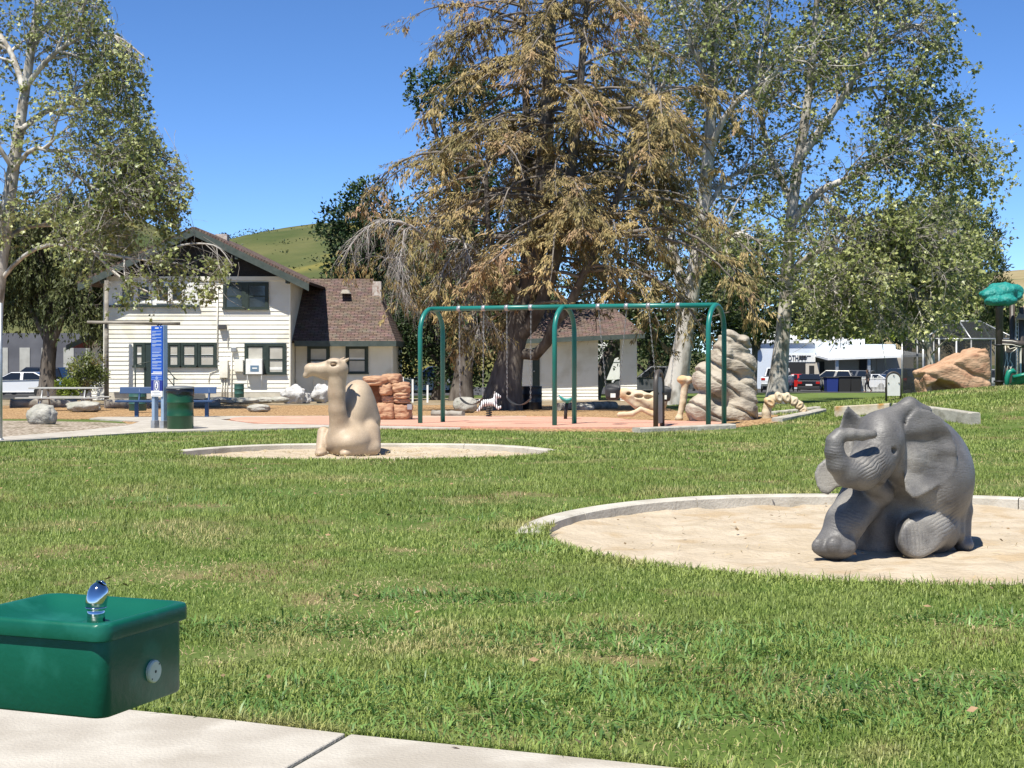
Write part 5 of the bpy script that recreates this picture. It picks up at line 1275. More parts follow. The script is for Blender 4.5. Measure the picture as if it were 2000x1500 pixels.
for a, b in ((0,1),(1,2)): m = MB(); m.tube([swl(top[a]), swl(top[b])], .056, 14); m.build('beam', M_teal, sw)
def on_beam(px):
    a, b = (0, 1) if px < 1103 else (1, 2); k = (px-1000)/FPX
    p, q = top[a], top[b]; t_ = (k*p.y-p.x)/((q.x-p.x)-k*(q.y-p.y)); return p.lerp(q, t_)
def chain_mesh(p, q):
    m = MB(); n = int((q-p).length/.055); d = (q-p)/n
    for i in range(n):
        c = p+d*(i+.5); u = d.normalized(); a = u.cross(Vector((1,0,0)) if i % 2 else Vector((0,1,0))).normalized()*.011
        for s_ in (1, -1): m.tube([c-u*.03+a*s_*.3, c-u*.018+a*s_, c+u*.018+a*s_, c+u*.03+a*s_*.3], .0055, 3, cap=False)
    return m
hang = [(897,945,.47,'belt','black belt swing hanging nearest the left arch'), (990,1037,.47,'belt','black belt swing in front of the cedar trunk'),
        (1169,1224,.62,'bucket','toddler bucket swing left of the dinosaur skull'), (1267,1325,.58,'bucket','toddler bucket swing half hidden behind the brown plaque frame')]
for pa, pb, zs, kind, lab in hang:
    p, q = on_beam(pa), on_beam(pb)
    for c in (p, q):
        m = MB(); m.tube([swl(c-bd*.045), swl(c+bd*.045)], .066, 12); m.build('clamp', M_metal, sw)
    mid = (p+q)/2; gz = Hf(mid.x, mid.y); w = (q-p).length; dirn = (q-p).normalized(); 
    s_ = thing('swing', Vector((mid.x, mid.y, gz)), lab, 'swing', group='swings on the teal frame')
    o = Vector((mid.x, mid.y, gz)); zz = gz+zs
    sx_ = .30 if kind == 'belt' else .15
    e0 = Vector((mid.x, mid.y, zz+(.16 if kind == 'belt' else .22)))-dirn*sx_*1.0; e1 = e0+dirn*2*sx_
    e0.z = e1.z = zz+(.16 if kind == 'belt' else .22)
    chain_mesh(p-o-Vector((0,0,.06)), e0-o).build('chain', M_chain, s_); chain_mesh(q-o-Vector((0,0,.06)), e1-o).build('chain', M_chain, s_)
    if kind == 'belt':
        m = MB(); V = []; F = []; n = 10
        for k in range(n):
            f = -1+2*k/(n-1); c = Vector((mid.x, mid.y, zz))+dirn*sx_*f*1.0-o; c.z = zz-gz+.15*(abs(f)**2.2)
            ww = .085*(1-.55*abs(f)**4)
            for sgn, dz in ((-1,0),(1,0),(1,.012),(-1,.012)): V.append(c+bn*ww*sgn+Vector((0,0,dz)))
        F = [(i*4+j, i*4+(j+1) % 4, (i+1)*4+(j+1) % 4, (i+1)*4+j) for i in range(n-1) for j in range(4)]+[(0,1,2,3)[::-1], tuple(4*(n-1)+j for j in range(4))]
        m.add(V, F); m.build('seat', M_belt, s_)
    else:
        m = MB(); c = Vector((0,0,zs)); rings = [(.10,-.02),(.15,.0),(.17,.08),(.175,.17),(.19,.24),(.175,.245),(.15,.17),(.14,.06)]
        n = 16; V = []
        for r, z in rings:
            for j in range(n):
                a = 2*math.pi*j/n; V.append((r*.95*math.cos(a), r*.8*math.sin(a), zs+z+(.08*max(0, math.sin(a)) if z > .1 else 0)))
        F = [(i*n+j, i*n+(j+1) % n, (i+1)*n+(j+1) % n, (i+1)*n+j) for i in range(len(rings)-1) for j in range(n)]+[tuple(range(n))[::-1]]
        m.add(V, F, True); m.build('seat', M_belt, s_)
        m = MB(); m.box(-.055,.055,-.150,-.140,zs+.03,zs+.12); m.build('leg_hole', M_siding, s_)

# ------------------------------------------------------------ sculpted play rocks and bones
M_grock = mat('grey_play_rock', (.33,.285,.215), (.43,.38,.30), scale=2.4, rough=.85, bump=.7, bscale=9, c3=(.22,.19,.15), spec=.25, stretch=(1,1,2.2), bdist=.05)
M_orock = mat('orange_play_rock', (.40,.235,.135), (.50,.325,.20), scale=2.0, rough=.8, bump=.6, bscale=8, c3=(.36,.19,.11), spec=.3, stretch=(1,1,2.5), bdist=.05)
M_bone = mat('fossil_bone', (.50,.40,.26), (.62,.53,.38), scale=3.5, rough=.8, bump=.3, bscale=14, c3=(.56,.38,.20), spec=.25)
M_boulder = mat('pale_boulder', (.30,.29,.245), (.44,.425,.37), scale=3.0, rough=.95, bump=.8, bscale=9, c3=(.30,.30,.24), spec=.15, bdist=.06)
M_wrock = mat('white_boulder', (.44,.43,.41), (.60,.59,.57), scale=3.0, rough=.95, bump=.9, bscale=7, c3=(.42,.41,.38), spec=.15, bdist=.08)
M_log = mat('weathered_log', (.20,.18,.15), (.36,.33,.28), scale=4, rough=.95, bump=.9, bscale=12, c3=(.11,.10,.085), spec=.1, stretch=(.3,1,1))
def sketch(d0, x0, y0):
    s = d0/FPX; b = P(x0, y0, d0)
    def u(px, py, w=0.0):
        p = P(px, py, d0+w); return (p.x-b.x, p.y-b.y, p.z-b.z)
    return b, u, s
def sdf_obj(fn, lo, hi, res, m, parent, name, disp=0.0, ds=3.0, seed=0.0, strata=0.0, sdir=(.25,.1,1), sfreq=9.0, it=1):
    V, F = surface(fn, lo, hi, res); V = relax(V, F, it, .4)
    if disp or strata:
        N = vnormals(V, F); f = fbm(V, ds, 4, seed)*disp
        if strata:
            q = V@np.array(sdir)+.12*fbm(V, 1.3, 3, seed+5); s_ = np.sin(q*sfreq*2*np.pi/2); f = f-strata*np.maximum(0, s_)**6
        V = V+N*f[:, None]
    return mesh_obj(name, V, F, m, parent, smooth=True)

b, u, s = sketch(35.2, 1415, 830)
gr = thing('climbing_rock', b, 'tall grey sculpted climbing rock with carved strata behind the right swing arch', 'play rock')
def f_(p):
    E = lambda c, r, w=0: sd_ell(p, u(*c, w), (r[0]*s*.92, r[2]*s*.92, r[1]*s))
    d = E((1412,812), (74,34,70), .4); d = smin(d, E((1370,800), (34,30,50), .1), .10); d = smin(d, E((1450,800), (34,40,50), .2), .10)
    d = smin(d, E((1424,760), (62,38,60), .5), .07); d = smin(d, E((1376,742), (26,34,40), .3), .08); d = smin(d, E((1395,752), (36,30,40), .1), .08)
    d = smin(d, E((1436,715), (48,34,50), .5), .06); d = smin(d, E((1410,700), (28,36,40), .35), .08)
    d = smin(d, E((1436,678), (34,26,36), .5), .05); d = smin(d, E((1424,660), (22,17,26), .4), .06); d = smin(d, E((1452,664), (15,10,20), .35), .04)
    return d
sdf_obj(f_, (-1.0,-1.0,-.2), (1.0,1.6,2.35), .026, M_grock, gr, 'rock', .040, 2.2, 3.0, .10, (.55,.1,1), 5.0)
# dinosaur skull half buried
b, u, s = sketch(37.4, 1250, 815)
sk = thing('dinosaur_skull', b, 'cream dinosaur skull relief lying on the chips left of the plaque', 'sculpture')
def f_(p):
    C = lambda a, b_, r0, r1: sd_cone(p, u(*a), u(*b_), r0*s, r1*s); E = lambda c, r, w=0: sd_ell(p, u(*c, w), (r[0]*s, r[2]*s, r[1]*s))
    d = C((1218,766), (1250,776), 9, 12); d = smin(d, C((1250,776), (1280,790), 13, 19), .06); d = smin(d, E((1284,784,), (20,22,20), .1), .06)
    d = smin(d, C((1216,772), (1245,790), 7, 9), .05); d = smin(d, C((1245,790), (1275,803), 9, 9), .05)
    d = smax(d, -E((1228,769), (5,3.5,14), -.1), .02); d = smax(d, -E((1268,776), (10,5,16), -.2), .03); d = smax(d, -E((1248,774), (9,4,12), -.15), .03)
    d = smax(d, -C((1212,779), (1262,800), 1.6, 1.0), .01)
    return d
sdf_obj(f_, (-.65,-.45,-.1), (.70,.5,.85), .018, M_bone, sk, 'skull', .012, 4.0, 1.0)
jb = thing('dinosaur_jaw', P(1240, 817, 36.9), 'cream jawbone lying in front of the dinosaur skull', 'sculpture')
b, u, s = sketch(36.9, 1240, 817)
def f_(p):
    C = lambda a, b_, r0, r1: sd_cone(p, u(*a), u(*b_), r0*s, r1*s)
    d = C((1210,810), (1235,808), 5, 5); d = smin(d, C((1235,808), (1252,799), 5, 4), .03); d = smin(d, C((1252,799), (1275,808), 4.5, 6), .03); return smin(d, C((1275,808), (1292,814), 6, 7), .03)
sdf_obj(f_, (-.5,-.25,-.15), (.75,.3,.4), .016, M_bone, jb, 'bone', .008, 6.0, 2.0)
b, u, s = sketch(36.0, 1338, 822)
lb = thing('leg_bone', b, 'upright cream thigh bone leaning against the grey climbing rock', 'sculpture')
def f_(p):
    C = lambda a, b_, r0, r1: sd_cone(p, u(*a), u(*b_), r0*s, r1*s); E = lambda c, r, w=0: sd_ell(p, u(*c, w), (r[0]*s, r[2]*s, r[1]*s))
    d = C((1326,818), (1334,785), 5.5, 6); d = smin(d, C((1334,785), (1338,748), 6, 8), .04); d = smin(d, E((1333,741), (11,8,12)), .05); d = smin(d, E((1345,742), (8,8,10)), .04); return smin(d, E((1326,817), (8,7,9)), .04)
sdf_obj(f_, (-.35,-.25,-.1), (.25,.35,1.15), .016, M_bone, lb, 'bone', .008, 6.0, 4.0)
# arch of vertebrae
b, u, s = sketch(35.6, 1535, 826)
va = thing('vertebra_arch', b, 'cream arch of fossil vertebrae rising from the chips beside the grey rock', 'sculpture')
arc = [(1497,822),(1497,806),(1500,792),(1508,780),(1522,775),(1536,776),(1549,782),(1560,790),(1568,799),(1574,809),(1577,820)]
def f_(p):
    C = lambda a, b_, r0, r1: sd_cone(p, u(*a), u(*b_), r0*s, r1*s); d = None
    for a, b_ in zip(arc[:-1], arc[1:]):
        k = C(a, b_, 9 if a[0] < 1505 else 7.5, 9 if a[0] < 1503 else 7.5); d = k if d is None else smin(d, k, .03)
    return d
sdf_obj(f_, (-.65,-.25,-.2), (.65,.25,.85), .016, M_bone, va, 'spine', .006, 6.0, 6.0)
for (px, py, r) in ((1503,786,12),(1521,776,11),(1537,777,10.5),(1551,784,9.5),(1561,792,9),(1568,801,8.5),(1573,811,8.5),(1577,821,8)):
    a = math.atan2(py-812, px-1535)
    def f_(p, px=px, py=py, r=r, a=a):
        ca, sa = math.cos(a), math.sin(a); M = np.array([[ca,0,sa],[0,1,0],[-sa,0,ca]])
        c0 = u(px, py, -.05); d = sd_ell(p, c0, (r*s*1.05, r*s*1.1, r*s*.72), M)
        return smax(d, -sd_ell(p, (c0[0], c0[1]-r*s*1.15, c0[2]), (r*s*.66, r*s*.42, r*s*.36), M), .012)
    c = u(px, py); k = r*s*1.5
    sdf_obj(f_, (c[0]-k, c[1]-k, c[2]-k), (c[0]+k, c[1]+k, c[2]+k), .014, M_bone, va, 'vertebra', .006, 9.0, px)
def rock_mesh(size, seed, n=9, pw=3.0, amp=.10, ds=1.3):
    """superellipsoid boulder with fractal relief"""
    V, F, o = [], [], 0
    for ax in range(3):
        for sg in (-1, 1):
            for i in range(n):
                for j in range(n):
                    a = -1+2*i/(n-1); c = -1+2*j/(n-1); q = [0, 0, 0]; q[ax] = sg; q[(ax+1) % 3] = a; q[(ax+2) % 3] = c; V.append(q)
            for i in range(n-1):
                for j in range(n-1):
                    f = (o+i*n+j, o+(i+1)*n+j, o+(i+1)*n+j+1, o+i*n+j+1); F.append(f if sg > 0 else f[::-1])
            o += n*n
    V = np.array(V, float); V = V/((np.abs(V)**pw).sum(1)**(1/pw))[:, None]
    f = np.array([mnoise.fractal((q[0]*ds+seed, q[1]*ds-seed, q[2]*ds+2*seed), .8, 2.2, 5) for q in V])
    V = V*(1+amp*f)[:, None]*np.array(size)/2
    bm = bmesh.new(); vs_ = [bm.verts.new(q) for q in V]; [bm.faces.new([vs_[i] for i in q]) for q in F]
    bmesh.ops.remove_doubles(bm, verts=bm.verts, dist=.004*max(size)); me = bpy.data.meshes.new('rock'); bm.to_mesh(me); bm.free()
    me.polygons.foreach_set('use_smooth', [True]*len(me.polygons)); return me
def rock_part(name, parent, c, size, seed, m, rz=0.0, **kw):
    me = rock_mesh(size, seed, **kw); me.materials.append(m); o = bpy.data.objects.new(name, me); COL.objects.link(o); o.parent = parent; o.location = c; o.rotation_euler = (0, 0, rz); return o
b, u, s = sketch(38.6, 770, 819)
ar = thing('rock_arch', b, 'orange stacked play rock forming a small archway behind the camel', 'play rock')
for i, (x0, x1, y0, y1, w, dp) in enumerate(((738,772,787,818,0,.8),(766,803,789,819,.05,.75),(746,771,772,786,.02,.7),(769,800,777,787,-.02,.6),(769,799,766,778,-.05,.65),(744,770,750,771,-.05,.75),(764,800,747,767,.05,.8),(712,760,735,752,-.02,.8),(748,784,731,751,.1,.8),(690,716,750,818,.2,.7))):
    c = u((x0+x1)/2, (y0+y1)/2, w); rock_part('block', ar, c, ((x1-x0)*s*1.06, dp, (y1-y0)*s*1.10), 3.1+i*1.7, M_orock, rz=random.uniform(-.12,.12), pw=5.0, amp=.11, n=13, ds=2.0)
rock_part('back_wall', ar, u(728, 785, .5), (.85,.25,1.05), 8.8, M_orock, pw=6, amp=.05)
c = u(800,795,-.38); m = MB(); m.box(c[0]-.06, c[0]+.06, c[1]-.03, c[1], c[2]-.06, c[2]+.07); pq = m.build('plaque', M_metal, ar)
# big orange cave rock on the mound
b, u, s = sketch(46.0, 1868, 778)
ck = thing('cave_rock', b, 'large orange sculpted rock with an overhanging ledge on the grass mound', 'play rock')
CKP = [(1796,724),(1812,717),(1850,706),(1882,690),(1908,680),(1930,676),(1942,692),(1941,790),(1800,792),(1803,765),(1800,750),(1797,738)]
CKL = [(q[0], q[2]) for q in (u(a, b_) for a, b_ in CKP)]
def f_(p):
    d2 = sd_poly2(p[:, 0], p[:, 2], CKL); d = smax(d2+.06, np.abs(p[:, 1]-.6-.25*p[:, 0])-.78, .18)-.02
    c = u(1852, 772, -.6); cut = sd_ell(p, c, (46*s, .95, 30*s)); d = smax(d, -cut, .06)
    d = smin(d, sd_cone(p, u(1812,780,-.12), u(1812,748,-.1), .13, .12), .05)
    return d
sdf_obj(f_, (-1.35,-.9,-.35), (1.35,1.9,1.75), .03, M_orock, ck, 'rock', .05, 1.8, 9.0, .06, (.45,.1,1), 2.6)

# ------------------------------------------------------------ boulders and logs
def boulder(px, py, d, w, h, m, seed, lab, dp=None, rz=0.0, pw=2.4, amp=.16):
    b = P(px, py, d); t = thing('boulder', b, lab, 'boulder', group='boulders edging the play area'); rock_part('stone', t, (0, 0, h*.42), (w, dp or w*.8, h*1.16), seed, m, rz, pw=pw, amp=amp, n=12, ds=1.5)
    return t
boulder(82,827,35.3,.66,.44,M_boulder,1.3,'cracked grey boulder on the gravel, nearest the left edge')
boulder(163,803,48.8,1.05,.32,M_boulder,5.1,'long low boulder between picnic table and blue bench')
boulder(505,803,49,.74,.22,M_boulder,7.7,'flat pale stone in the wood chips left of the camel neck')
boulder(573,787,65,1.0,.72,M_wrock,2.2,'white jagged boulder in front of the corner of the wing', pw=2, amp=.3)
boulder(597,788,65.6,.45,.42,M_wrock,12.2,'small broken white rock right of the jagged boulder', pw=3, amp=.3)
boulder(630,784,66,.9,.72,M_wrock,4.4,'white boulder half hidden behind the camel neck', pw=2, amp=.28)
boulder(908,803,47.6,.72,.44,M_boulder,9.3,'round olive-grey boulder behind the zebra rider')
boulder(1135,806,52,.9,.3,M_boulder,3.8,'dark low boulder in the shade behind the green spinner seat')
for i, (a, py, d, w) in enumerate(((425,786,62,1.1),(452,787,62,.9),(478,787,62,1.1),(512,786,63,1.0),(545,785,63,.8))):
    boulder(a, py, d, w, .22, M_boulder, 20+i*3.3, ['flat edging stone by the steps, leftmost of five along the house front','second edging stone from the steps along the house front','edging stone below the air conditioner','fourth edging stone along the house front','edging stone nearest the jagged white boulder'][i])
def log(px0, px1, d0, d1, r, lab):
    a, b = G(px0, d0), G(px1, d1); t = thing('log', a, lab, 'log', group='weathered logs lying on the chips'); n = 9
    m = MB(); pts = [(b-a)*(i/(n-1))+Vector((0,0,r*.85+random.uniform(-.02,.02))) for i in range(n)]
    m.tube(pts, [r*random.uniform(.88,1.1) for _ in range(n)], 12); m.build('wood', M_log, t)
log(205,335,55,56,.20,'grey log lying behind the blue bench'); log(20,150,56,57,.17,'grey log behind the picnic table'); log(330,430,57,57.5,.17,'weathered log end right of the green drum'); log(845,905,44,43.4,.09,'thin grey log left of the round boulder'); log(1090,1200,51,55,.15,'long pale log lying in the shade by the outbuilding')

# ------------------------------------------------------------ furniture
M_blue = mat('blue_paint', (.012,.045,.12), (.018,.060,.15), scale=3, rough=.5)
def bench():
    b = G(322, 41.6); t = thing('park_bench', b, 'long blue park bench behind the park rules sign', 'bench')
    for px, nm in ((267,'leg'),(404,'leg')):
        x = (px-322)*41.6/FPX; m = MB(); m.box(x-.05, x+.05, -.05, .05, -.1, .43); m.build('leg', M_blue, t, bevel=.008)
        m = MB(); m.tube([(x, .0, .40), (x, .25, .46), (x, .32, .62), (x, .34, .80)], .03, 6); m.build('back_bracket', M_blue, t)
    L0, L1 = (228-322)*41.6/FPX, (418-322)*41.6/FPX
    for y0 in (-.22, .0): m = MB(); m.box(L0, L1, y0, y0+.2, .435, .485); m.build('seat_plank', M_blue, t, bevel=.01)
    m = MB(); V = [(L0,.29,.66),(L1,.29,.66),(L1,.34,.84),(L0,.34,.84)]; V += [(a, y+.045, z) for a, y, z in V]; m.add(V, [(0,1,2,3),(7,6,5,4),(0,4,5,1),(1,5,6,2),(2,6,7,3),(3,7,4,0)]); m.build('backrest', M_blue, t, bevel=.01)
bench()
def drum(px, py, d, r, h, m_, lab, lid=None, bag=False):
    b = P(px, py, d); t = thing('trash_drum', b, lab, 'trash can', group='steel drums used as trash cans')
    m = MB(); m.lathe([(r*.96,0),(r,.02),(r,h*.31),(r*1.03,h*.325),(r*1.03,h*.345),(r,h*.36),(r,h*.64),(r*1.03,h*.655),(r*1.03,h*.675),(r,h*.69),(r,h*.97),(r*1.02,h*.985),(r*1.0,h)], (0,0,0), 28); m.build('drum', m_, t)
    if bag:
        m = MB(); n = 28; V = []; rows = ((r*1.0,h*1.012,0),(r*1.05,h*1.0,0),(r*1.06,h*.93,.015),(r*1.045,h*.86,.035))
        for k, (rr, z, wv) in enumerate(rows):
            for j in range(n): a = 2*math.pi*j/n; q = rr+wv*.25*math.sin(5*a+k); V.append((q*math.cos(a), q*math.sin(a), z-wv*(.4+1.3*math.sin(a+.9)+.25*math.sin(3*a))))
        m.add(V, [(i*n+j, i*n+(j+1) % n, (i+1)*n+(j+1) % n, (i+1)*n+j) for i in range(3) for j in range(n)], True); m.build('liner_bag', mat('black_bag', (.012,.012,.013), rough=.25, bump=.5, bscale=14), t)
    if lid:
        m = MB(); m.lathe([(r*1.06,h*1.0),(r*1.08,h*1.015),(r*1.02,h*1.05),(r*.45,h*1.075),(r*.42,h*1.04),(r*.3,h*1.03)], (0,0,0), 28); m.build('lid', lid, t)
    return t
M_dgreen = mat('dark_green_drum', (.008,.055,.022), (.012,.075,.030), scale=3, rough=.35)
M_tgreen = mat('dull_green_drum', (.025,.085,.065), (.035,.105,.085), scale=3, rough=.5)
M_gdrum = mat('charcoal_drum', (.014,.018,.022), (.022,.028,.032), scale=3, rough=.5)
drum(352,838,32.3,.275,.85,M_dgreen,'dark green trash drum with grey lid and black bag beside the rules sign', mat('grey_lid', (.16,.17,.17), rough=.5), True)
drum(269,802,48,.27,.66,M_tgreen,'dull green drum standing behind the bench at its left end')
drum(467,778,66.5,.21,.62,M_tgreen,'small green barrel against the house wall under the meter boxes')
drum(1039,800,52.6,.34,.80,M_gdrum,'charcoal trash drum to the right of the cedar trunk')

# blue rules sign
M_sblue = mat('sign_blue', (.012,.085,.44), rough=.4); M_snavy = mat('sign_navy', (.012,.025,.22), rough=.4); M_spost = mat('grey_blue_post', (.24,.33,.44), (.30,.40,.52), scale=4, rough=.45, metal=.2)
def rules_sign():
    b = G(310, 32.5, .03); t = thing('rules_sign', b, 'tall narrow blue park rules sign on two posts beside the trash drum', 'sign', R(-38))
    for x in (-.15, .15):
        m = MB(); m.box(x-.045, x+.045, -.03, .08, .0, 2.18 if x > 0 else 2.16); m.build('post', M_spost, t, bevel=.006)
        m = MB(); m.box(x-.06, x+.06, -.045, .095, .0, .17); m.build('post_base', M_metal, t, bevel=.006)
    m = MB(); m.box(-.185, .185, -.052, -.031, 1.02, 2.17); pn = m.build('panel', M_sblue, t)
    m = MB(); m.box(-.185, .185, -.055, -.031, .80, 1.018); pv = m.build('panel', M_snavy, t)
    m = MB(); m.box(-.185, .185, -.055, -.031, .68, .798); pw_ = m.build('panel', M_white, t)
    random.seed(3); z = 2.12
    m = MB(); m.box(-.055, .065, -.0560, -.0525, 2.115, 2.135); m.box(.13,.155,-.056,-.0525,2.125,2.145); m.build('heading', M_white, pn)
    m = MB(); z = 2.065
    while z > 1.235:
        n = random.choice((1,2,2,3))
        for i in range(n):
            w = .31 if i < n-1 or n == 1 else random.uniform(.10,.30); m.box(-.15, -.15+w*random.uniform(.9,1), -.0560, -.0525, z-.010, z); z -= .019
        z -= .022
    o = m.build('rule_lines', mat('pale_print', (.42,.52,.72), rough=.5), pn); o['kind'] = 'stuff'
    m = MB(); m.box(-.12,.17,-.056,-.0525,1.185,1.205); m.build('warning_line', M_white, pn)
    m = MB(); m.box(-.17,.17,-.056,-.0525,1.150,1.170); m.build('warning_line', M_white, pn)
    m = MB(); m.box(-.17,.16,-.056,-.0525,1.118,1.124); m.box(-.17,.16,-.056,-.0525,1.028,1.034); m.box(-.16,-.05,-.056,-.0525,1.070,1.076); m.box(.05,.16,-.056,-.0525,1.074,1.080); m.build('frame_line', mat('pale_print2', (.42,.52,.72), rough=.5), pn)
    m = MB()
    for i, hgt in enumerate((.03,.055,.07,.05,.035)): m.box(-.045+i*.02,-.035+i*.02,-.056,-.0525,1.072-hgt/2,1.072+hgt/2)
    m.build('crest', mat('pale_print3', (.42,.52,.72), rough=.5), pn)
    # pictogram: rounded outline with a white oval figure
    def ringbox(m, x0, x1, z0, z1, w, y0, y1): m.box(x0,x1,y0,y1,z1-w,z1); m.box(x0,x1,y0,y1,z0,z0+w); m.box(x0,x0+w,y0,y1,z0+w,z1-w); m.box(x1-w,x1,y0,y1,z0+w,z1-w)
    m = MB(); ringbox(m, -.085, .085, .805, 1.012, .011, -.059, -.0555); m.build('pictogram_border', M_white, pv)
    m = MB(); n = 20; V = [(.05*math.cos(2*math.pi*i/n), y, .908+.088*math.sin(2*math.pi*i/n)) for y in (-.0590,-.0555) for i in range(n)]; m.add(V, [tuple(range(n))[::-1]]+[(i,(i+1)%n,n+(i+1)%n,n+i) for i in range(n)]); pg = m.build('pictogram', M_white, pv)
    m = MB(); m.tube([(-.012,-.0605,.965),(.012,-.0605,.93),(-.01,-.0605,.90),(.015,-.0605,.855)], .009, 6); m.tube([(-.02,-.0605,.915),(.025,-.0605,.905)], .006, 6); m.tube([(-.002,-.0605,.90),(-.022,-.0605,.862)], .007, 6); m.build('figure', M_snavy, pg)
    m = MB(); m.box(-.15,.12,-.059,-.0555,.765,.775); m.box(-.16,.15,-.059,-.0555,.705,.711); m.box(-.1,.1,-.059,-.0555,.735,.740); m.build('caption_line', mat('grey_print', (.35,.36,.4), rough=.5), pw_)
    for x in (-.05,.04): ball('bird_spike', (x, .02, 2.20), .03, M_dark, t)
rules_sign()
# picnic table
M_alu = mat('grey_planks', (.38,.38,.35), (.46,.46,.43), scale=4, rough=.6, metal=.2)
def picnic():
    d = 51.0; b = G(115, d); t = thing('picnic_table', b, 'grey metal picnic table with attached benches at the left', 'picnic table')
    L0, L1 = (62-115)*d/FPX, (198-115)*d/FPX
    for i in range(3): m = MB(); m.box(L0, L1, -.36+i*.25, -.36+i*.25+.23, .74, .785); m.build('top_plank', M_alu, t, bevel=.006)
    for y in (-.82, .62): m = MB(); m.box(L0-.3, L1+.1, y, y+.24, .43, .47); m.build('seat_plank', M_alu, t, bevel=.006)
    for x in (L0+.45, L1-.45):
        m = MB(); m.tube([(x, -.62, .02), (x, -.3, .73)], .03, 8); m.build('leg', M_metal, t); m = MB(); m.tube([(x, .55, .02), (x, .25, .73)], .03, 8); m.build('leg', M_metal, t)
        m = MB(); m.tube([(x, -.75, .40), (x, .75, .40)], .025, 8); m.build('cross_rail', M_metal, t)
        m = MB(); m.tube([(x, 0, .42), (x+(.4 if x < 0 else -.4), 0, .73)], .018, 6); m.build('brace', M_metal, t)
        m = MB(); m.tube([(x, -.72, 0), (x, -.72, .41)], .022, 6); m.build('leg', M_metal, t)
picnic()
# plaques in arched frames
M_brown = mat('brown_post', (.055,.045,.035), (.075,.062,.05), scale=4, rough=.45)
def plaque(px, d, w, h, rz, lab, face, tr=.055):
    b = G(px, d); t = thing('arched_plaque', b, lab, 'sign', rz, group='arched plaques'); r = w/2
    pts = [(-r,0,-.1),(-r,0,h-r)]+[(-r*math.cos(math.pi*k/10),0,h-r+r*math.sin(math.pi*k/10)) for k in range(1,10)]+[(r,0,h-r),(r,0,-.1)]
    m = MB(); m.tube(pts, tr, 12); m.build('frame', M_brown, t)
    q = r-tr*.8; n = 10; poly = [(-q,.12),(q,.12)]+[(q*math.cos(math.pi*k/n), h-r+q*.9*math.sin(math.pi*k/n)) for k in range(n+1)]
    m = MB(); m.prism([(a, c) for a, c in poly], 'y', -.02, .02); m.build('panel', face, t)
    for x, z in ((-r+.05,h*.62),(r-.05,h*.62),(0,h-.085)): ball('bolt', (x,-.03,z), tr*.6, M_brown, t)
plaque(1287, 32.6, .62, 1.22, R(72), 'brown arched plaque seen edge-on between swing legs and rock', M_alu)
plaque(1745, 37.8, .36, .70, R(4), 'white blank arched plaque on the lawn behind the elephant', mat('cream_panel', (.62,.61,.55), (.68,.67,.61), scale=5, rough=.5), .026)
# spring zebra
def zebra():
    d = 41.5; b = G(955, d, .05); t = thing('zebra_spring_rider', b, 'small white zebra spring rider with black stripes in front of the cedar', 'spring rider')
    M_z = mat('zebra_stripes', (.78,.77,.75), rough=.5); nt = M_z.node_tree; wv = _n(nt, 'ShaderNodeTexWave'); wv.inputs['Scale'].default_value = 5.5; wv.inputs['Distortion'].default_value = 3.0; tc = _n(nt, 'ShaderNodeTexCoord'); nt.links.new(tc.outputs['Object'], wv.inputs['Vector'])
    rp = _n(nt, 'ShaderNodeValToRGB'); rp.color_ramp.interpolation = 'CONSTANT'; rp.color_ramp.elements[0].color = (.02,.02,.02,1); rp.color_ramp.elements[1].color = (.78,.77,.75,1); rp.color_ramp.elements[1].position = .36
    nt.links.new(wv.outputs['Fac'], rp.inputs['Fac']); nt.links.new(rp.outputs[0], nt.nodes['Principled BSDF'].inputs['Base Color'])
    def f_(p):
        C = lambda a, b_, r0, r1: sd_cone(p, a, b_, r0, r1)
        d = C((-.14,0,.36), (.12,0,.38), .095, .10); d = smin(d, C((.14,0,.42), (.20,0,.56), .07, .055), .05); d = smin(d, C((.19,0,.58), (.29,-.01,.53), .06, .042), .04)
        for sx, sy in ((-.16,.08),(-.16,-.08)): d = smin(d, C((sx,sy,.34), (sx-.10,sy*1.2,.20), .055, .04), .03); d = smin(d, C((sx-.10,sy*1.2,.20), (sx-.14,sy*1.2,.16), .04,.035), .02)
        for sx, sy in ((.14,.08),(.14,-.08)): d = smin(d, C((sx,sy,.34), (sx+.11,sy*1.2,.22), .05, .038), .03); d = smin(d, C((sx+.11,sy*1.2,.22), (sx+.18,sy*1.2,.26), .038,.035), .02)
        for sy in (.04,-.04): d = smin(d, C((.17,sy,.62), (.16,sy*1.3,.67), .022, .014), .01)
        return smin(d, C((-.23,0,.44), (-.29,0,.42), .025, .03), .03)
    sdf_obj(f_, (-.42,-.22,.08), (.42,.22,.74), .016, M_z, t, 'body')
    m = MB(); m.tube([(.075*math.cos(a), .075*math.sin(a), .0+.25*a/(2*math.pi*5)) for a in [2*math.pi*5*i/90 for i in range(91)]], .014, 5); m.build('spring', M_dark, t)
    m = MB(); m.tube([(.16,-.15,.47),(.16,.15,.47)], .014, 6); m.build('handle', M_dark, t)
zebra()
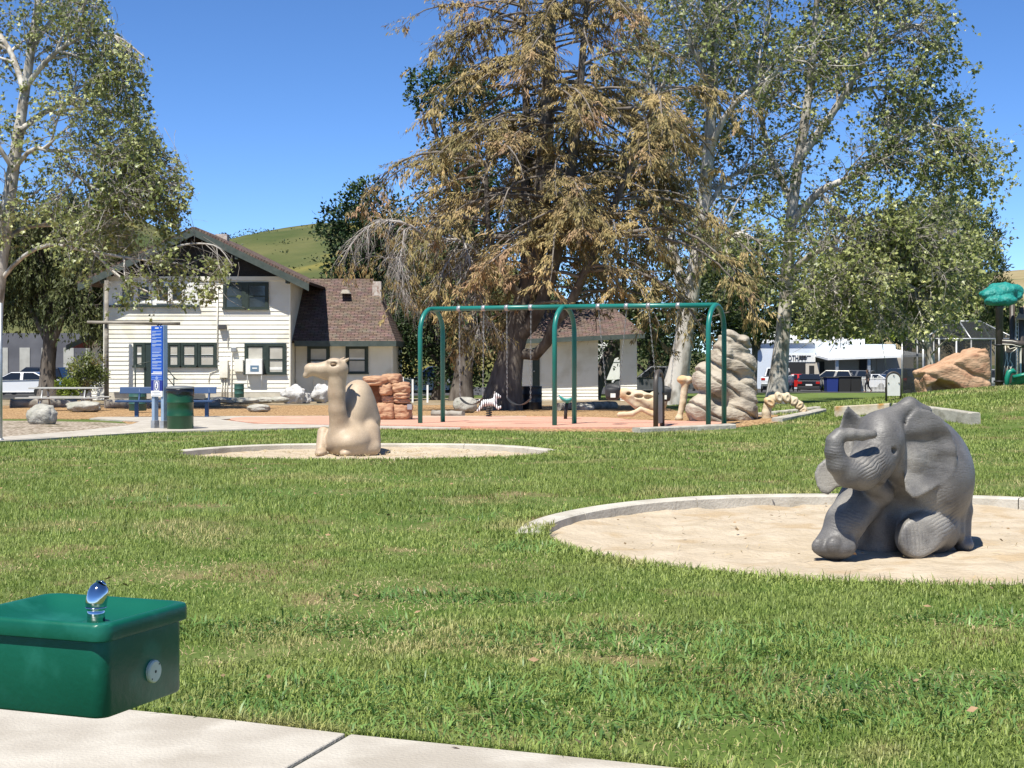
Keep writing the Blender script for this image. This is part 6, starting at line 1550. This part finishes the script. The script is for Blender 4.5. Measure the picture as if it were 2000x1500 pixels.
# tilted spinner cup
def cup():
    b = G(1105, 38.5, .05); t = thing('spinner_seat', b, 'teal cup seat on a slanted dark post behind the middle arch', 'spinner')
    m = MB(); m.tube([(-.01,0,-.05),(0,0,.2),(.035,0,.42)], .045, 10); m.build('post', M_dark, t)
    m = MB(); n = 20; V = []
    rows = ((.05,.40),(.12,.42),(.19,.48),(.22,.555),(.205,.56),(.17,.50),(.10,.455),(.01,.44))
    for r, z in rows:
        for j in range(n): a = 2*math.pi*j/n; V.append((.04+r*math.cos(a), r*math.sin(a), z+.05*math.cos(2*a)*(r/.2)**3))
    m.add(V, [(i*n+j, i*n+(j+1) % n, (i+1)*n+(j+1) % n, (i+1)*n+j) for i in range(len(rows)-1) for j in range(n)]+[tuple(range(n))[::-1], tuple((len(rows)-1)*n+j for j in range(n))], True); m.build('cup', mat('teal_cup', (.03,.26,.23), rough=.3), t)
    for s_ in (-1,1): m = MB(); m.tube([(.04+s_*.19,-.05,.54),(.04+s_*.24,0,.60),(.04+s_*.19,.05,.54)], .012, 6); m.build('grip', M_metal, t)
cup()

# ------------------------------------------------------------ play tower with moulded tree top, right edge
M_canopy = mat('moulded_teal', (.010,.20,.165), (.016,.25,.21), scale=5, rough=.5, bump=.9, bscale=14, bdist=.05)
def tower():
    d = 48.0; b, u, s = sketch(d, 1955, 770); t = thing('play_tower', b, 'play structure with moulded teal treetop, brown posts and green slide at the right edge', 'play structure')
    def f_(p):
        r = None
        for (a, c, w, rx, rz) in ((1942,575,0,24,16),(1962,570,.1,26,18),(1980,570,.2,18,15),(1930,576,-.1,14,11),(1945,588,-.2,22,10),(1966,586,-.2,20,11),(1950,563,.2,20,11),(1985,578,.1,12,10),(1922,574,.1,9,7)):
            q = sd_ell(p, u(a, c, w), (rx*s, rx*s*.9, rz*s)); r = q if r is None else smin(r, q, .02)
        return r
    sdf_obj(f_, (-.9,-.75,2.5), (.9,.9,3.75), .03, M_canopy, t, 'treetop', .035, 4.0, 3.0)
    zt = u(1952,590)[2]
    m = MB(); m.tube([u(1952,775), u(1952,605), u(1952,590)], [.125,.115,.2], 14); m.build('post', M_brown, t)
    m = MB(); p0 = u(1977,775,.9); p1 = u(1977,585,.9); m.tube([p0, p1], .085, 12); m.build('post', M_brown, t)
    m = MB(); p0 = u(1995,775,.6); p1 = u(1995,600,.6); m.tube([p0, p1], .085, 12); m.build('post', M_brown, t)
    for py in (674, 745): m = MB(); m.tube([u(1952,py-1.5), u(1952,py+1.5)], .145, 14); m.build('collar', M_dark, t)
    c0, c1 = u(1960,680,.15), u(1984,748,.15); m = MB(); m.box(c0[0], c1[0], c0[1], c0[1]+.04, c1[2], c0[2]); pa = m.build('root_panel', M_brown, t)
    M_cream = mat('cream_line', (.70,.66,.55), rough=.5)
    for pts in ([(1963,675),(1965,700),(1960,725),(1958,745)], [(1986,680),(1974,690),(1972,703),(1978,714),(1974,722),(1968,712),(1972,704),(1977,710),(1972,724),(1966,745)], [(1968,676),(1972,682),(1984,678)], [(1967,690),(1968,715),(1963,745)]):
        m = MB(); m.tube([(q[0], q[1]-.01, q[2]) for q in (u(a, c, .15) for a, c in pts)], .014, 5); m.build('carved_line', M_cream, pa)
    m = MB(); m.tube([u(1956,668,-.1), u(1975,669,-.1), u(1990,672,-.1), u(2030,676,-.1)], [.09,.10,.11,.11], 10); bm_ = m.build('branch_rail', M_brown, t)
    for pts in ([(1956,665),(1975,666),(1990,669),(2030,673)], [(1956,672),(1975,673),(1990,677),(2005,672),(2030,680)]): m = MB(); m.tube([(q[0], q[1]-.08, q[2]) for q in (u(a, c, -.1) for a, c in pts)], .013, 5); m.build('carved_line', M_cream, bm_)
    # roof corner
    m = MB(); a = [u(1984,621,.4), u(2060,621,.4), u(2060,621,2.4), u(1984,621,2.4)]; ap = u(2022,560,1.4); m.add(a+[ap, (a[0][0],a[0][1],a[0][2]-.06), (a[1][0],a[1][1],a[1][2]-.06), (a[2][0],a[2][1],a[2][2]-.06), (a[3][0],a[3][1],a[3][2]-.06)], [(0,1,4),(1,2,4),(2,3,4),(3,0,4),(8,7,6,5),(0,5,6,1),(1,6,7,2),(2,7,8,3),(3,8,5,0)]); m.build('roof', mat('moulded_roof', (.30,.20,.13), (.38,.27,.18), scale=6, rough=.7, bump=.5, bscale=10), t)
    for k in range(5): px = 1992+k*7; m = MB(); q0, q1 = u(px,742,.3), u(px+3.2,680,.3); m.box(q0[0], q1[0], q0[1], q0[1]+.03, q0[2], q1[2]); m.build('panel_bar', M_cream if k % 2 == 0 else M_dark, t)
    # slide
    q0 = u(1968,752,-.5); m = MB(); V = []; prof_ = [(-.30,.42),(-.26,.50),(-.20,.50),(-.17,.30),(-.10,.10),(.10,.06),(.25,.06)]
    path = [u(1972,758,-.3), u(1990,754,-.4), u(2020,748,-.5), u(2060,735,-.5)]
    for p in path:
        for (o_, h) in prof_: V.append((p[0], p[1]+o_*1.3, p[2]+h*.72))
    k = len(prof_); F = [(i*k+j, i*k+j+1, (i+1)*k+j+1, (i+1)*k+j) for i in range(len(path)-1) for j in range(k-1)]
    m.add(V, F, True); o = m.build('slide', M_canopy2, t); sd = o.modifiers.new('thick', 'SOLIDIFY'); sd.thickness = .05
    m = MB(); m.tube([u(1966,762,-.3), u(1967,738,-.3), u(1971,727,-.3), u(1978,724,-.3), u(1984,728,-.3)], [.07,.08,.09,.08,.05], 10); m.build('slide_lip', M_canopy2, t)
    m = MB()
    for px in (1984.5, 1989): m.tube([u(px,742,1.2), u(px,622,1.2)], .018, 6)
    for i in range(14): m.tube([u(1984.5,740-i*8.5,1.2), u(1989,740-i*8.5,1.2)], .012, 5)
    m.build('ladder', M_white, t)
    m = MB(); c0, c1 = u(1956,770,-.1), u(1964,744,-.1); m.box(c0[0], c1[0]+.1, c0[1], c0[1]+.8, c1[2]-.06, c1[2]); m.build('deck', M_dark, t)
M_canopy2 = mat('green_slide', (.010,.20,.13), rough=.35)
tower()
# ------------------------------------------------------------ vehicles
M_tyre = mat('tyre', (.018,.018,.018), rough=.85); M_rim = mat('rim', (.45,.46,.47), rough=.3, metal=.8); M_cglass = mat('car_glass', (.012,.014,.016), rough=.06, spec=.8)
M_tail = mat('tail_lamp', (.42,.015,.012), rough=.25); M_headl = mat('head_lamp', (.75,.76,.76), rough=.15); M_bump = mat('bumper_black', (.03,.03,.032), rough=.6); M_plate = mat('number_plate', (.7,.7,.68), rough=.5)
def car(lab, loc, rz, paint, kind='sedan', grp='cars parked beyond the lawn'):
    t = thing('parked_car', loc, lab, 'car', rz, grp)
    spec_ = {'sedan': (4.7,1.80,.62,1.42,[(-2.3,.30),(-2.35,.62),(-2.28,.92),(-1.6,1.0),(1.0,.94),(2.1,.80),(2.33,.60),(2.3,.28)],[(-1.95,.98),(-1.05,1.42),(.25,1.42),(1.2,.93)]),
             'suv': (4.8,1.90,.70,1.78,[(-2.35,.40),(-2.4,.8),(-2.33,1.12),(-1.6,1.15),(1.0,1.10),(2.1,1.0),(2.36,.8),(2.33,.38)],[(-2.25,1.12),(-1.95,1.76),(.1,1.78),(.95,1.10)]),
             'jeep': (4.2,1.85,.76,1.86,[(-2.0,.55),(-2.05,.9),(-2.02,1.2),(-1.5,1.2),(.6,1.2),(1.9,1.15),(2.05,.9),(2.0,.55)],[(-2.0,1.19),(-1.95,1.84),(.35,1.86),(.6,1.18)]),
             'pickup': (5.7,2.0,.80,1.92,[(-2.9,.55),(-2.95,.9),(-2.92,1.22),(-1.0,1.24),(1.0,1.22),(2.7,1.15),(2.92,.9),(2.88,.5)],[(-.95,1.22),(-.80,1.90),(.75,1.92),(1.45,1.20)])}[kind]
    L, Wd, wr, hh, low, cab = spec_; hw = Wd/2
    m = MB(); n = len(low); V = []
    for x, ins in ((-hw*.93, .0), (-hw, .0), (hw, .0), (hw*.93, .0)):
        f = .93 if abs(x) < hw*.99 else 1.0
        for (y, z) in low: V.append((x, y*(1 if f == 1 else .995), z if z < .5 or f == 1 else z+.015))
    F = [(k*n+i, k*n+(i+1) % n, (k+1)*n+(i+1) % n, (k+1)*n+i) for k in range(3) for i in range(n)]+[tuple(range(n))[::-1], tuple(range(3*n, 4*n))]
    m.add(V, F); body = m.build('body', paint, t, bevel=.05, seg=3)
    # cabin with tumblehome
    (y0, z0), (y1, z1), (y2, z2), (y3, z3) = cab; a, b = hw*.95, hw*.78
    m = MB(); V = [(-a,y0,z0),(a,y0,z0),(a,y3,z3),(-a,y3,z3),(-b,y1,z1),(b,y1,z1),(b,y2,z2),(-b,y2,z2)]
    m.add(V, [(0,3,2,1),(4,5,6,7),(0,1,5,4),(1,2,6,5),(2,3,7,6),(3,0,4,7)]); m.build('cabin', paint, t, bevel=.06, seg=3)
    def pane(name, q, ins=.86, lift=.02):
        q = [Vector(p) for p in q]; c = sum(q, Vector())/4; nrm = (q[1]-q[0]).cross(q[3]-q[0]).normalized()
        if nrm.dot(c-Vector((0, (y1+y2)/2, (z0+z1)/2))) < 0: nrm = -nrm
        v = [c+(p-c)*ins+nrm*lift for p in q]; v2 = [p-nrm*.03 for p in v]
        mm = MB(); mm.add(v+v2, [(0,1,2,3),(7,6,5,4),(0,4,5,1),(1,5,6,2),(2,6,7,3),(3,7,4,0)]); mm.build(name, M_cglass, t)
    pane('rear_window', [V[0],V[1],V[5],V[4]]); pane('windscreen', [V[3],V[2],V[6],V[7]])
    for s_ in (0, 1):
        A, Bq, Cq, Dq = (V[1],V[2],V[6],V[5]) if s_ else (V[0],V[3],V[7],V[4])
        A, Bq, Cq, Dq = map(Vector, (A, Bq, Cq, Dq))
        mA, mC = A.lerp(Bq, .5), Dq.lerp(Cq, .52)
        pane('side_window', [A, mA, mC, Dq], .84); pane('side_window', [mA, Bq, Cq, mC], .84)
    wb = L*.30
    for x in (-hw+.06, hw-.06):
        for y in (-wb-.02, wb+.1):
            m = MB(); r = wr/2
            def disc(r0, w0, w1): return [(x+math.copysign(w0, x), y, r), (x+math.copysign(w1, x), y, r)], r0
            pts, r0 = disc(r, -.13, .075); m.tube(pts, r0, 20, smooth=False); w_ = m.build('wheel', M_tyre, t)
            m = MB(); pts, r0 = disc(r*.62, .0, .085); m.tube(pts, r0, 14, smooth=False); m.build('rim', M_rim, w_)
    zl = low[2][1]-.18; yb = low[1][0]
    for x in (-hw+.20, hw-.20):
        m = MB(); m.box(x-.15, x+.15, yb-.02, yb+.08, zl-.08, zl+.10); m.build('tail_lamp', M_tail, t, bevel=.01)
        m = MB(); yf = low[-2][0]; m.box(x-.17, x+.17, yf-.10, yf+.0, low[-2][1]+.0, low[-2][1]+.14); m.build('head_lamp', M_headl, t, bevel=.01)
        m = MB(); m.box(x+math.copysign(.16, x), x+math.copysign(.36, x), y3-.35, y3-.22, z3+.02, z3+.16); m.build('mirror', paint, t, bevel=.02)
    m = MB(); m.box(-.26, .26, yb-.035, yb, zl-.22, zl-.10); m.build('number_plate', M_plate, t)
    m = MB(); m.box(-hw*.94, hw*.94, yb-.07, yb+.1, low[0][1]-.05, low[0][1]+.16); m.build('bumper', M_rim if kind == 'pickup' else M_bump, t, bevel=.02)
    m = MB(); m.box(-hw*.85, hw*.85, -L*.42, L*.42, .2, low[0][1]+.05); m.build('underbody', M_bump, t)
    if kind == 'jeep':
        m = MB(); m.tube([(0.1, yb-.26, 1.0), (0.1, yb-.04, 1.0)], .40, 20, smooth=False); m.build('spare_wheel', M_tyre, t)
    if kind == 'pickup':
        m = MB(); m.box(-hw*.82, hw*.82, -2.75, -1.02, 1.245, 1.262); m.build('bed_floor', M_bump, t)
        m = MB(); m.box(-.06, .06, yb-.03, yb, .98, 1.08); m.build('emblem', M_bump, t)
    return t
Pw = mat('white_car_paint', (.72,.73,.74), rough=.25, coat=.5); Pk = mat('black_car_paint', (.012,.012,.014), rough=.2, coat=.5); Ps = mat('silver_car_paint', (.42,.43,.44), rough=.3, metal=.5); Pg = mat('grey_car_paint', (.10,.105,.11), rough=.3, coat=.4); Pr = mat('red_car_paint', (.50,.02,.015), rough=.3, coat=.4); Pb = mat('navy_car_paint', (.010,.013,.022), rough=.3, coat=.4); Pt = mat('champagne_car_paint', (.40,.38,.33), rough=.35, metal=.3)
def spot(px, d, dz=.04): return G(px, d, dz)
car('white sedan parked side-on at the far left edge', spot(38, 88), R(90), Pw, 'sedan')
car('black car behind the white sedan at far left', spot(62, 97), R(86), Pk, 'suv')
car('white pickup truck seen from behind, half hidden by the grey sycamore trunk', spot(1519, 121), R(-16), Pw, 'pickup')
car('black sedan seen from behind, right of the white pickup', spot(1583, 125), R(-14), Pk, 'sedan')
car('silver and white sport utility car parked nose left under the carport sign', spot(1617, 138), R(72), Pt, 'suv')
car('grey car parked behind the white railings, nearest the carport post', spot(1662, 141), R(60), Pg, 'suv')
car('white car behind the railings, left of the black off-roader', spot(1702, 140), R(50), Pw, 'sedan')
car('dark grey car directly behind the black off-roader', spot(1738, 143), R(58), Pg, 'suv')
car('black off-roader with spare wheel, right of the railings', spot(1772, 122), R(-38), Pb, 'jeep')
car('red car glimpsed behind the white pickup', spot(1548, 143), R(90), Pr, 'sedan')
car('white car behind the green swing leg, left of centre', spot(842, 92), R(90), Pw, 'suv')
car('dark car in the shade right of the outbuilding', spot(1275, 90), R(84), Pg, 'suv')
car('white car glimpsed between climbing tower and cave rock', spot(1955, 118), R(-30), Pw, 'suv')
def box_truck():
    b = spot(1195, 96); t = thing('box_truck', b, 'white box truck glimpsed between the outbuilding piers', 'truck')
    m = MB(); m.box(-1.3,1.3,-.0,6,.95,3.3); m.build('cargo_box', M_white, t, bevel=.03)
    m = MB(); m.box(-1.1,1.1,.1,5.8,.55,.93); m.build('chassis', M_bump, t)
    m = MB(); m.box(-1.1,1.1,6.1,7.8,.7,2.5); m.build('cab', M_white, t, bevel=.1)
    for x in (-1.0, 1.0):
        for y in (1.3, 6.9): m = MB(); m.tube([(x-.14,y,.48),(x+.14,y,.48)], .47, 18, smooth=False); m.build('wheel', M_tyre, t)
    m = MB(); m.box(-1.28,1.28,-.02,-.001,2.05,2.10); m.build('door_bar', M_metal, t)
box_truck()

# ------------------------------------------------------------ car park furniture
def person():
    d = 121.5; b = G(1695, d, .0); t = thing('person', b, 'person in dark clothes walking past the white railings', 'person', R(70))
    J = dict(hip=(0,0,.95), ch=(0,.03,1.32), nk=(0,.04,1.5), hd=(0,.06,1.65))
    def body(p, g=0.0, parts='all'):
        C = lambda a, b_, r0, r1: sd_cone(p, a, b_, r0+g, r1+g); d = None
        segs = []
        if parts in ('all','cloth'):
            segs += [((0,0,.98),(0,.03,1.36),.135,.155), ((-.09,0,.95),(-.10,.20,.52),.088,.06), ((-.10,.20,.52),(-.10,.14,.10),.06,.042), ((.09,0,.95),(.10,-.02,.50),.088,.06), ((.10,-.02,.50),(.10,-.28,.16),.06,.042),
                     ((-.17,.03,1.42),(-.22,-.10,1.15),.055,.045), ((.17,.03,1.42),(.22,.12,1.16),.055,.045)]
        if parts == 'all':
            segs += [((-.22,-.10,1.15),(-.21,-.06,.88),.042,.032), ((.22,.12,1.16),(.21,.26,.95),.042,.032), ((-.10,.14,.08),(-.10,.30,.05),.042,.035), ((.10,-.28,.12),(.10,-.16,.05),.042,.032), (J['ch'],J['nk'],.06,.052), ((0,.05,1.60),(0,.06,1.69),.085,.095)]
        for a, b_, r0, r1 in segs: q = C(a, b_, r0, r1); d = q if d is None else smin(d, q, .03)
        return d
    sdf_obj(lambda p: body(p), (-.4,-.5,-.02), (.4,.5,1.85), .022, mat('skin', (.34,.20,.14), rough=.6), t, 'body')
    sdf_obj(lambda p: body(p, .014, 'cloth'), (-.4,-.5,.05), (.4,.5,1.6), .022, mat('dark_clothes', (.02,.02,.024), (.035,.033,.036), scale=6, rough=.9), t, 'clothing')
    sdf_obj(lambda p: sd_ell(p, (0,.035,1.69), (.105,.11,.115)), (-.15,-.12,1.5), (.15,.2,1.9), .022, mat('brown_hair', (.05,.025,.015), rough=.7), t, 'hair')
person()
def railing():
    a = G(1677, 124); t = thing('railing', a, 'white picket railing and gate along the far car park edge', 'fence'); w = (1727-1677)*124/FPX
    for z in (.15, 1.1): m = MB(); m.box(0, w, -.03, .03, z-.03, z+.03); m.build('rail', M_white, t)
    for i in range(20): x = w*i/19; h = 1.25 if i < 12 else 1.0+.35*math.sin(math.pi*(i-12)/7); m = MB(); m.box(x-.025, x+.025, -.025, .025, 0, h); m.build('picket', M_white, t)
railing()
def bin_(px, d, w, h, m_, lab, lidm):
    b = G(px, d); t = thing('waste_bin', b, lab, 'bin', group='large bins in the car park'); m = MB(); m.add([(-w/2*.92,-.6,0),(w/2*.92,-.6,0),(w/2*.92,.6,0),(-w/2*.92,.6,0),(-w/2,-.68,h),(w/2,-.68,h),(w/2,.68,h),(-w/2,.68,h)], [(0,3,2,1),(4,5,6,7),(0,1,5,4),(1,2,6,5),(2,3,7,6),(3,0,4,7)]); m.build('body', m_, t, bevel=.04)
    m = MB(); m.box(-w/2-.05, w/2+.05, -.74, .74, h+.005, h+.08); m.build('lid', lidm, t, bevel=.03)
M_bb = mat('blue_bin', (.02,.04,.20), rough=.5); M_db = mat('dark_bin', (.025,.025,.024), rough=.6)
bin_(1623,124,.95,1.15,M_bb,'blue recycling bin behind the clipped bush',M_db); bin_(1647,124,1.0,1.2,M_db,'dark bin right of the blue recycling bin',M_db); bin_(1669,124,.85,1.2,M_db,'black bin nearest the walking person',M_db)
def pole():
    b = G(1535.5, 126); t = thing('light_pole', b, 'white light pole rising in front of the sign band', 'lamp post'); m = MB(); m.tube([(0,0,0),(0,0,6.2)], [.14,.10], 10); m.build('shaft', M_white, t)
    m = MB(); m.lathe([(.25,0),(.25,.35),(.16,.4)], (0,0,0), 12); m.build('base', M_conc_old, t)
pole()
# netted batting cage
def cage():
    d = 84.0; b, u, s = sketch(d, 1880, 765); t = thing('batting_cage', b, 'netted batting cage of steel poles behind the orange cave rock', 'cage')
    zt = u(1880,662)[2]; zr = u(1880,626)[2]; xs = [u(p_,700)[0] for p_ in (1803,1834,1868,1945,1985)]
    for x in xs:
        for y in (0, 4.5): m = MB(); m.tube([(x,y,-.5),(x,y,zt)], .06, 8); m.build('pole', M_metal, t)
    x0, x1 = xs[0], xs[-1]
    for y in (0, 4.5): m = MB(); m.tube([(x0,y,zt),(x1,y,zt)], .05, 8); m.build('top_rail', M_metal, t)
    m = MB(); m.tube([(x0+2.2,2.2,zr),(x1-1.3,2.2,zr)], .05, 8); m.build('ridge', M_metal, t)
    for x in (x0, xs[2]+.8, x1): 
        xx = min(max(x, x0+2.2), x1-1.3); m = MB(); m.tube([(x,0,zt),(xx,2.2,zr),(x,4.5,zt)], .045, 8); m.build('rafter', M_metal, t)
    M_net = bpy.data.materials.new('black_net'); M_net.use_nodes = True; nt = M_net.node_tree; pb = nt.nodes['Principled BSDF']; pb.inputs['Base Color'].default_value = (.02,.022,.024,1); pb.inputs['Roughness'].default_value = .9
    tr = _n(nt, 'ShaderNodeBsdfTransparent'); ms = _n(nt, 'ShaderNodeMixShader'); ms.inputs[0].default_value = .62; nt.links.new(tr.outputs[0], ms.inputs[1]); nt.links.new(pb.outputs[0], ms.inputs[2]); nt.links.new(ms.outputs[0], nt.nodes['Material Output'].inputs['Surface'])
    for nm, q in (('net_front', [(x0,-.02,-.3),(x1,-.02,-.3),(x1,-.02,zt),(x0,-.02,zt)]), ('net_back', [(x0,4.5,-.3),(x1,4.5,-.3),(x1,4.5,zt),(x0,4.5,zt)]), ('net_side', [(x0,0,-.3),(x0,4.5,-.3),(x0,4.5,zt),(x0,0,zt)]), ('net_roof', [(x0,0,zt),(x1,0,zt),(x1-1.3,2.2,zr),(x0+2.2,2.2,zr)])):
        mesh_obj(nm, q, [(0,1,2,3)], M_net, t)
    for px, py in ((1858,704),): c = u(px, py, -.3); m = MB(); m.box(c[0]-.13, c[0]+.13, c[1]-.02, c[1], c[2]-.15, c[2]+.15); sg = m.build('notice', M_white, t); m = MB(); m.box(c[0]-.02, c[0]+.02, c[1]-.03, c[1]-.021, c[2]-.05, c[2]+.06); m.build('mark', M_dark, sg)
cage()
# utility pole with a long cross arm by the house corner, slim post at the left edge, ramp handrail
b = G(208, 67.6); t = thing('wooden_pole', b, 'weathered wooden pole with a long horizontal arm at the left corner of the house', 'pole')
m = MB(); m.tube([(0,0,-.2),(0,0,5.4)], [.11,.09], 8); m.build('shaft', M_log, t)
m = MB(); k = 67.6/FPX; z = EYE-(632-HZ)*67.6/FPX-b.z; m.tube([(-36*k,-.15,z+.06),(145*k,-.15,z)], .065, 8); m.build('arm', M_log, t)
b = G(1, 27.6); t = thing('metal_post', b, 'slim grey metal post at the extreme left edge of the lawn', 'post'); m = MB(); m.tube([(0,0,0),(0,0,2.5)], .035, 10); m.build('shaft', M_metal, t); m = MB(); m.lathe([(.06,0),(.06,.05),(.04,.07)], (0,0,0), 12); m.build('base_plate', M_metal, t)
b = G(800, 68); t = thing('handrail', b, 'dark ramp handrail on white posts behind the orange rock arch', 'handrail'); k = 68/FPX
for px, h0 in ((787,1.15),(806,1.05),(835,.8)): m = MB(); m.box((px-800)*k-.04, (px-800)*k+.04, -.04, .04, -.1, h0); m.build('post', M_white, t)
for dz in (0, -.4): m = MB(); m.tube([((770-800)*k,0,1.22+dz),((836-800)*k,0,.78+dz)], .035, 8); m.build('rail', M_trim, t)
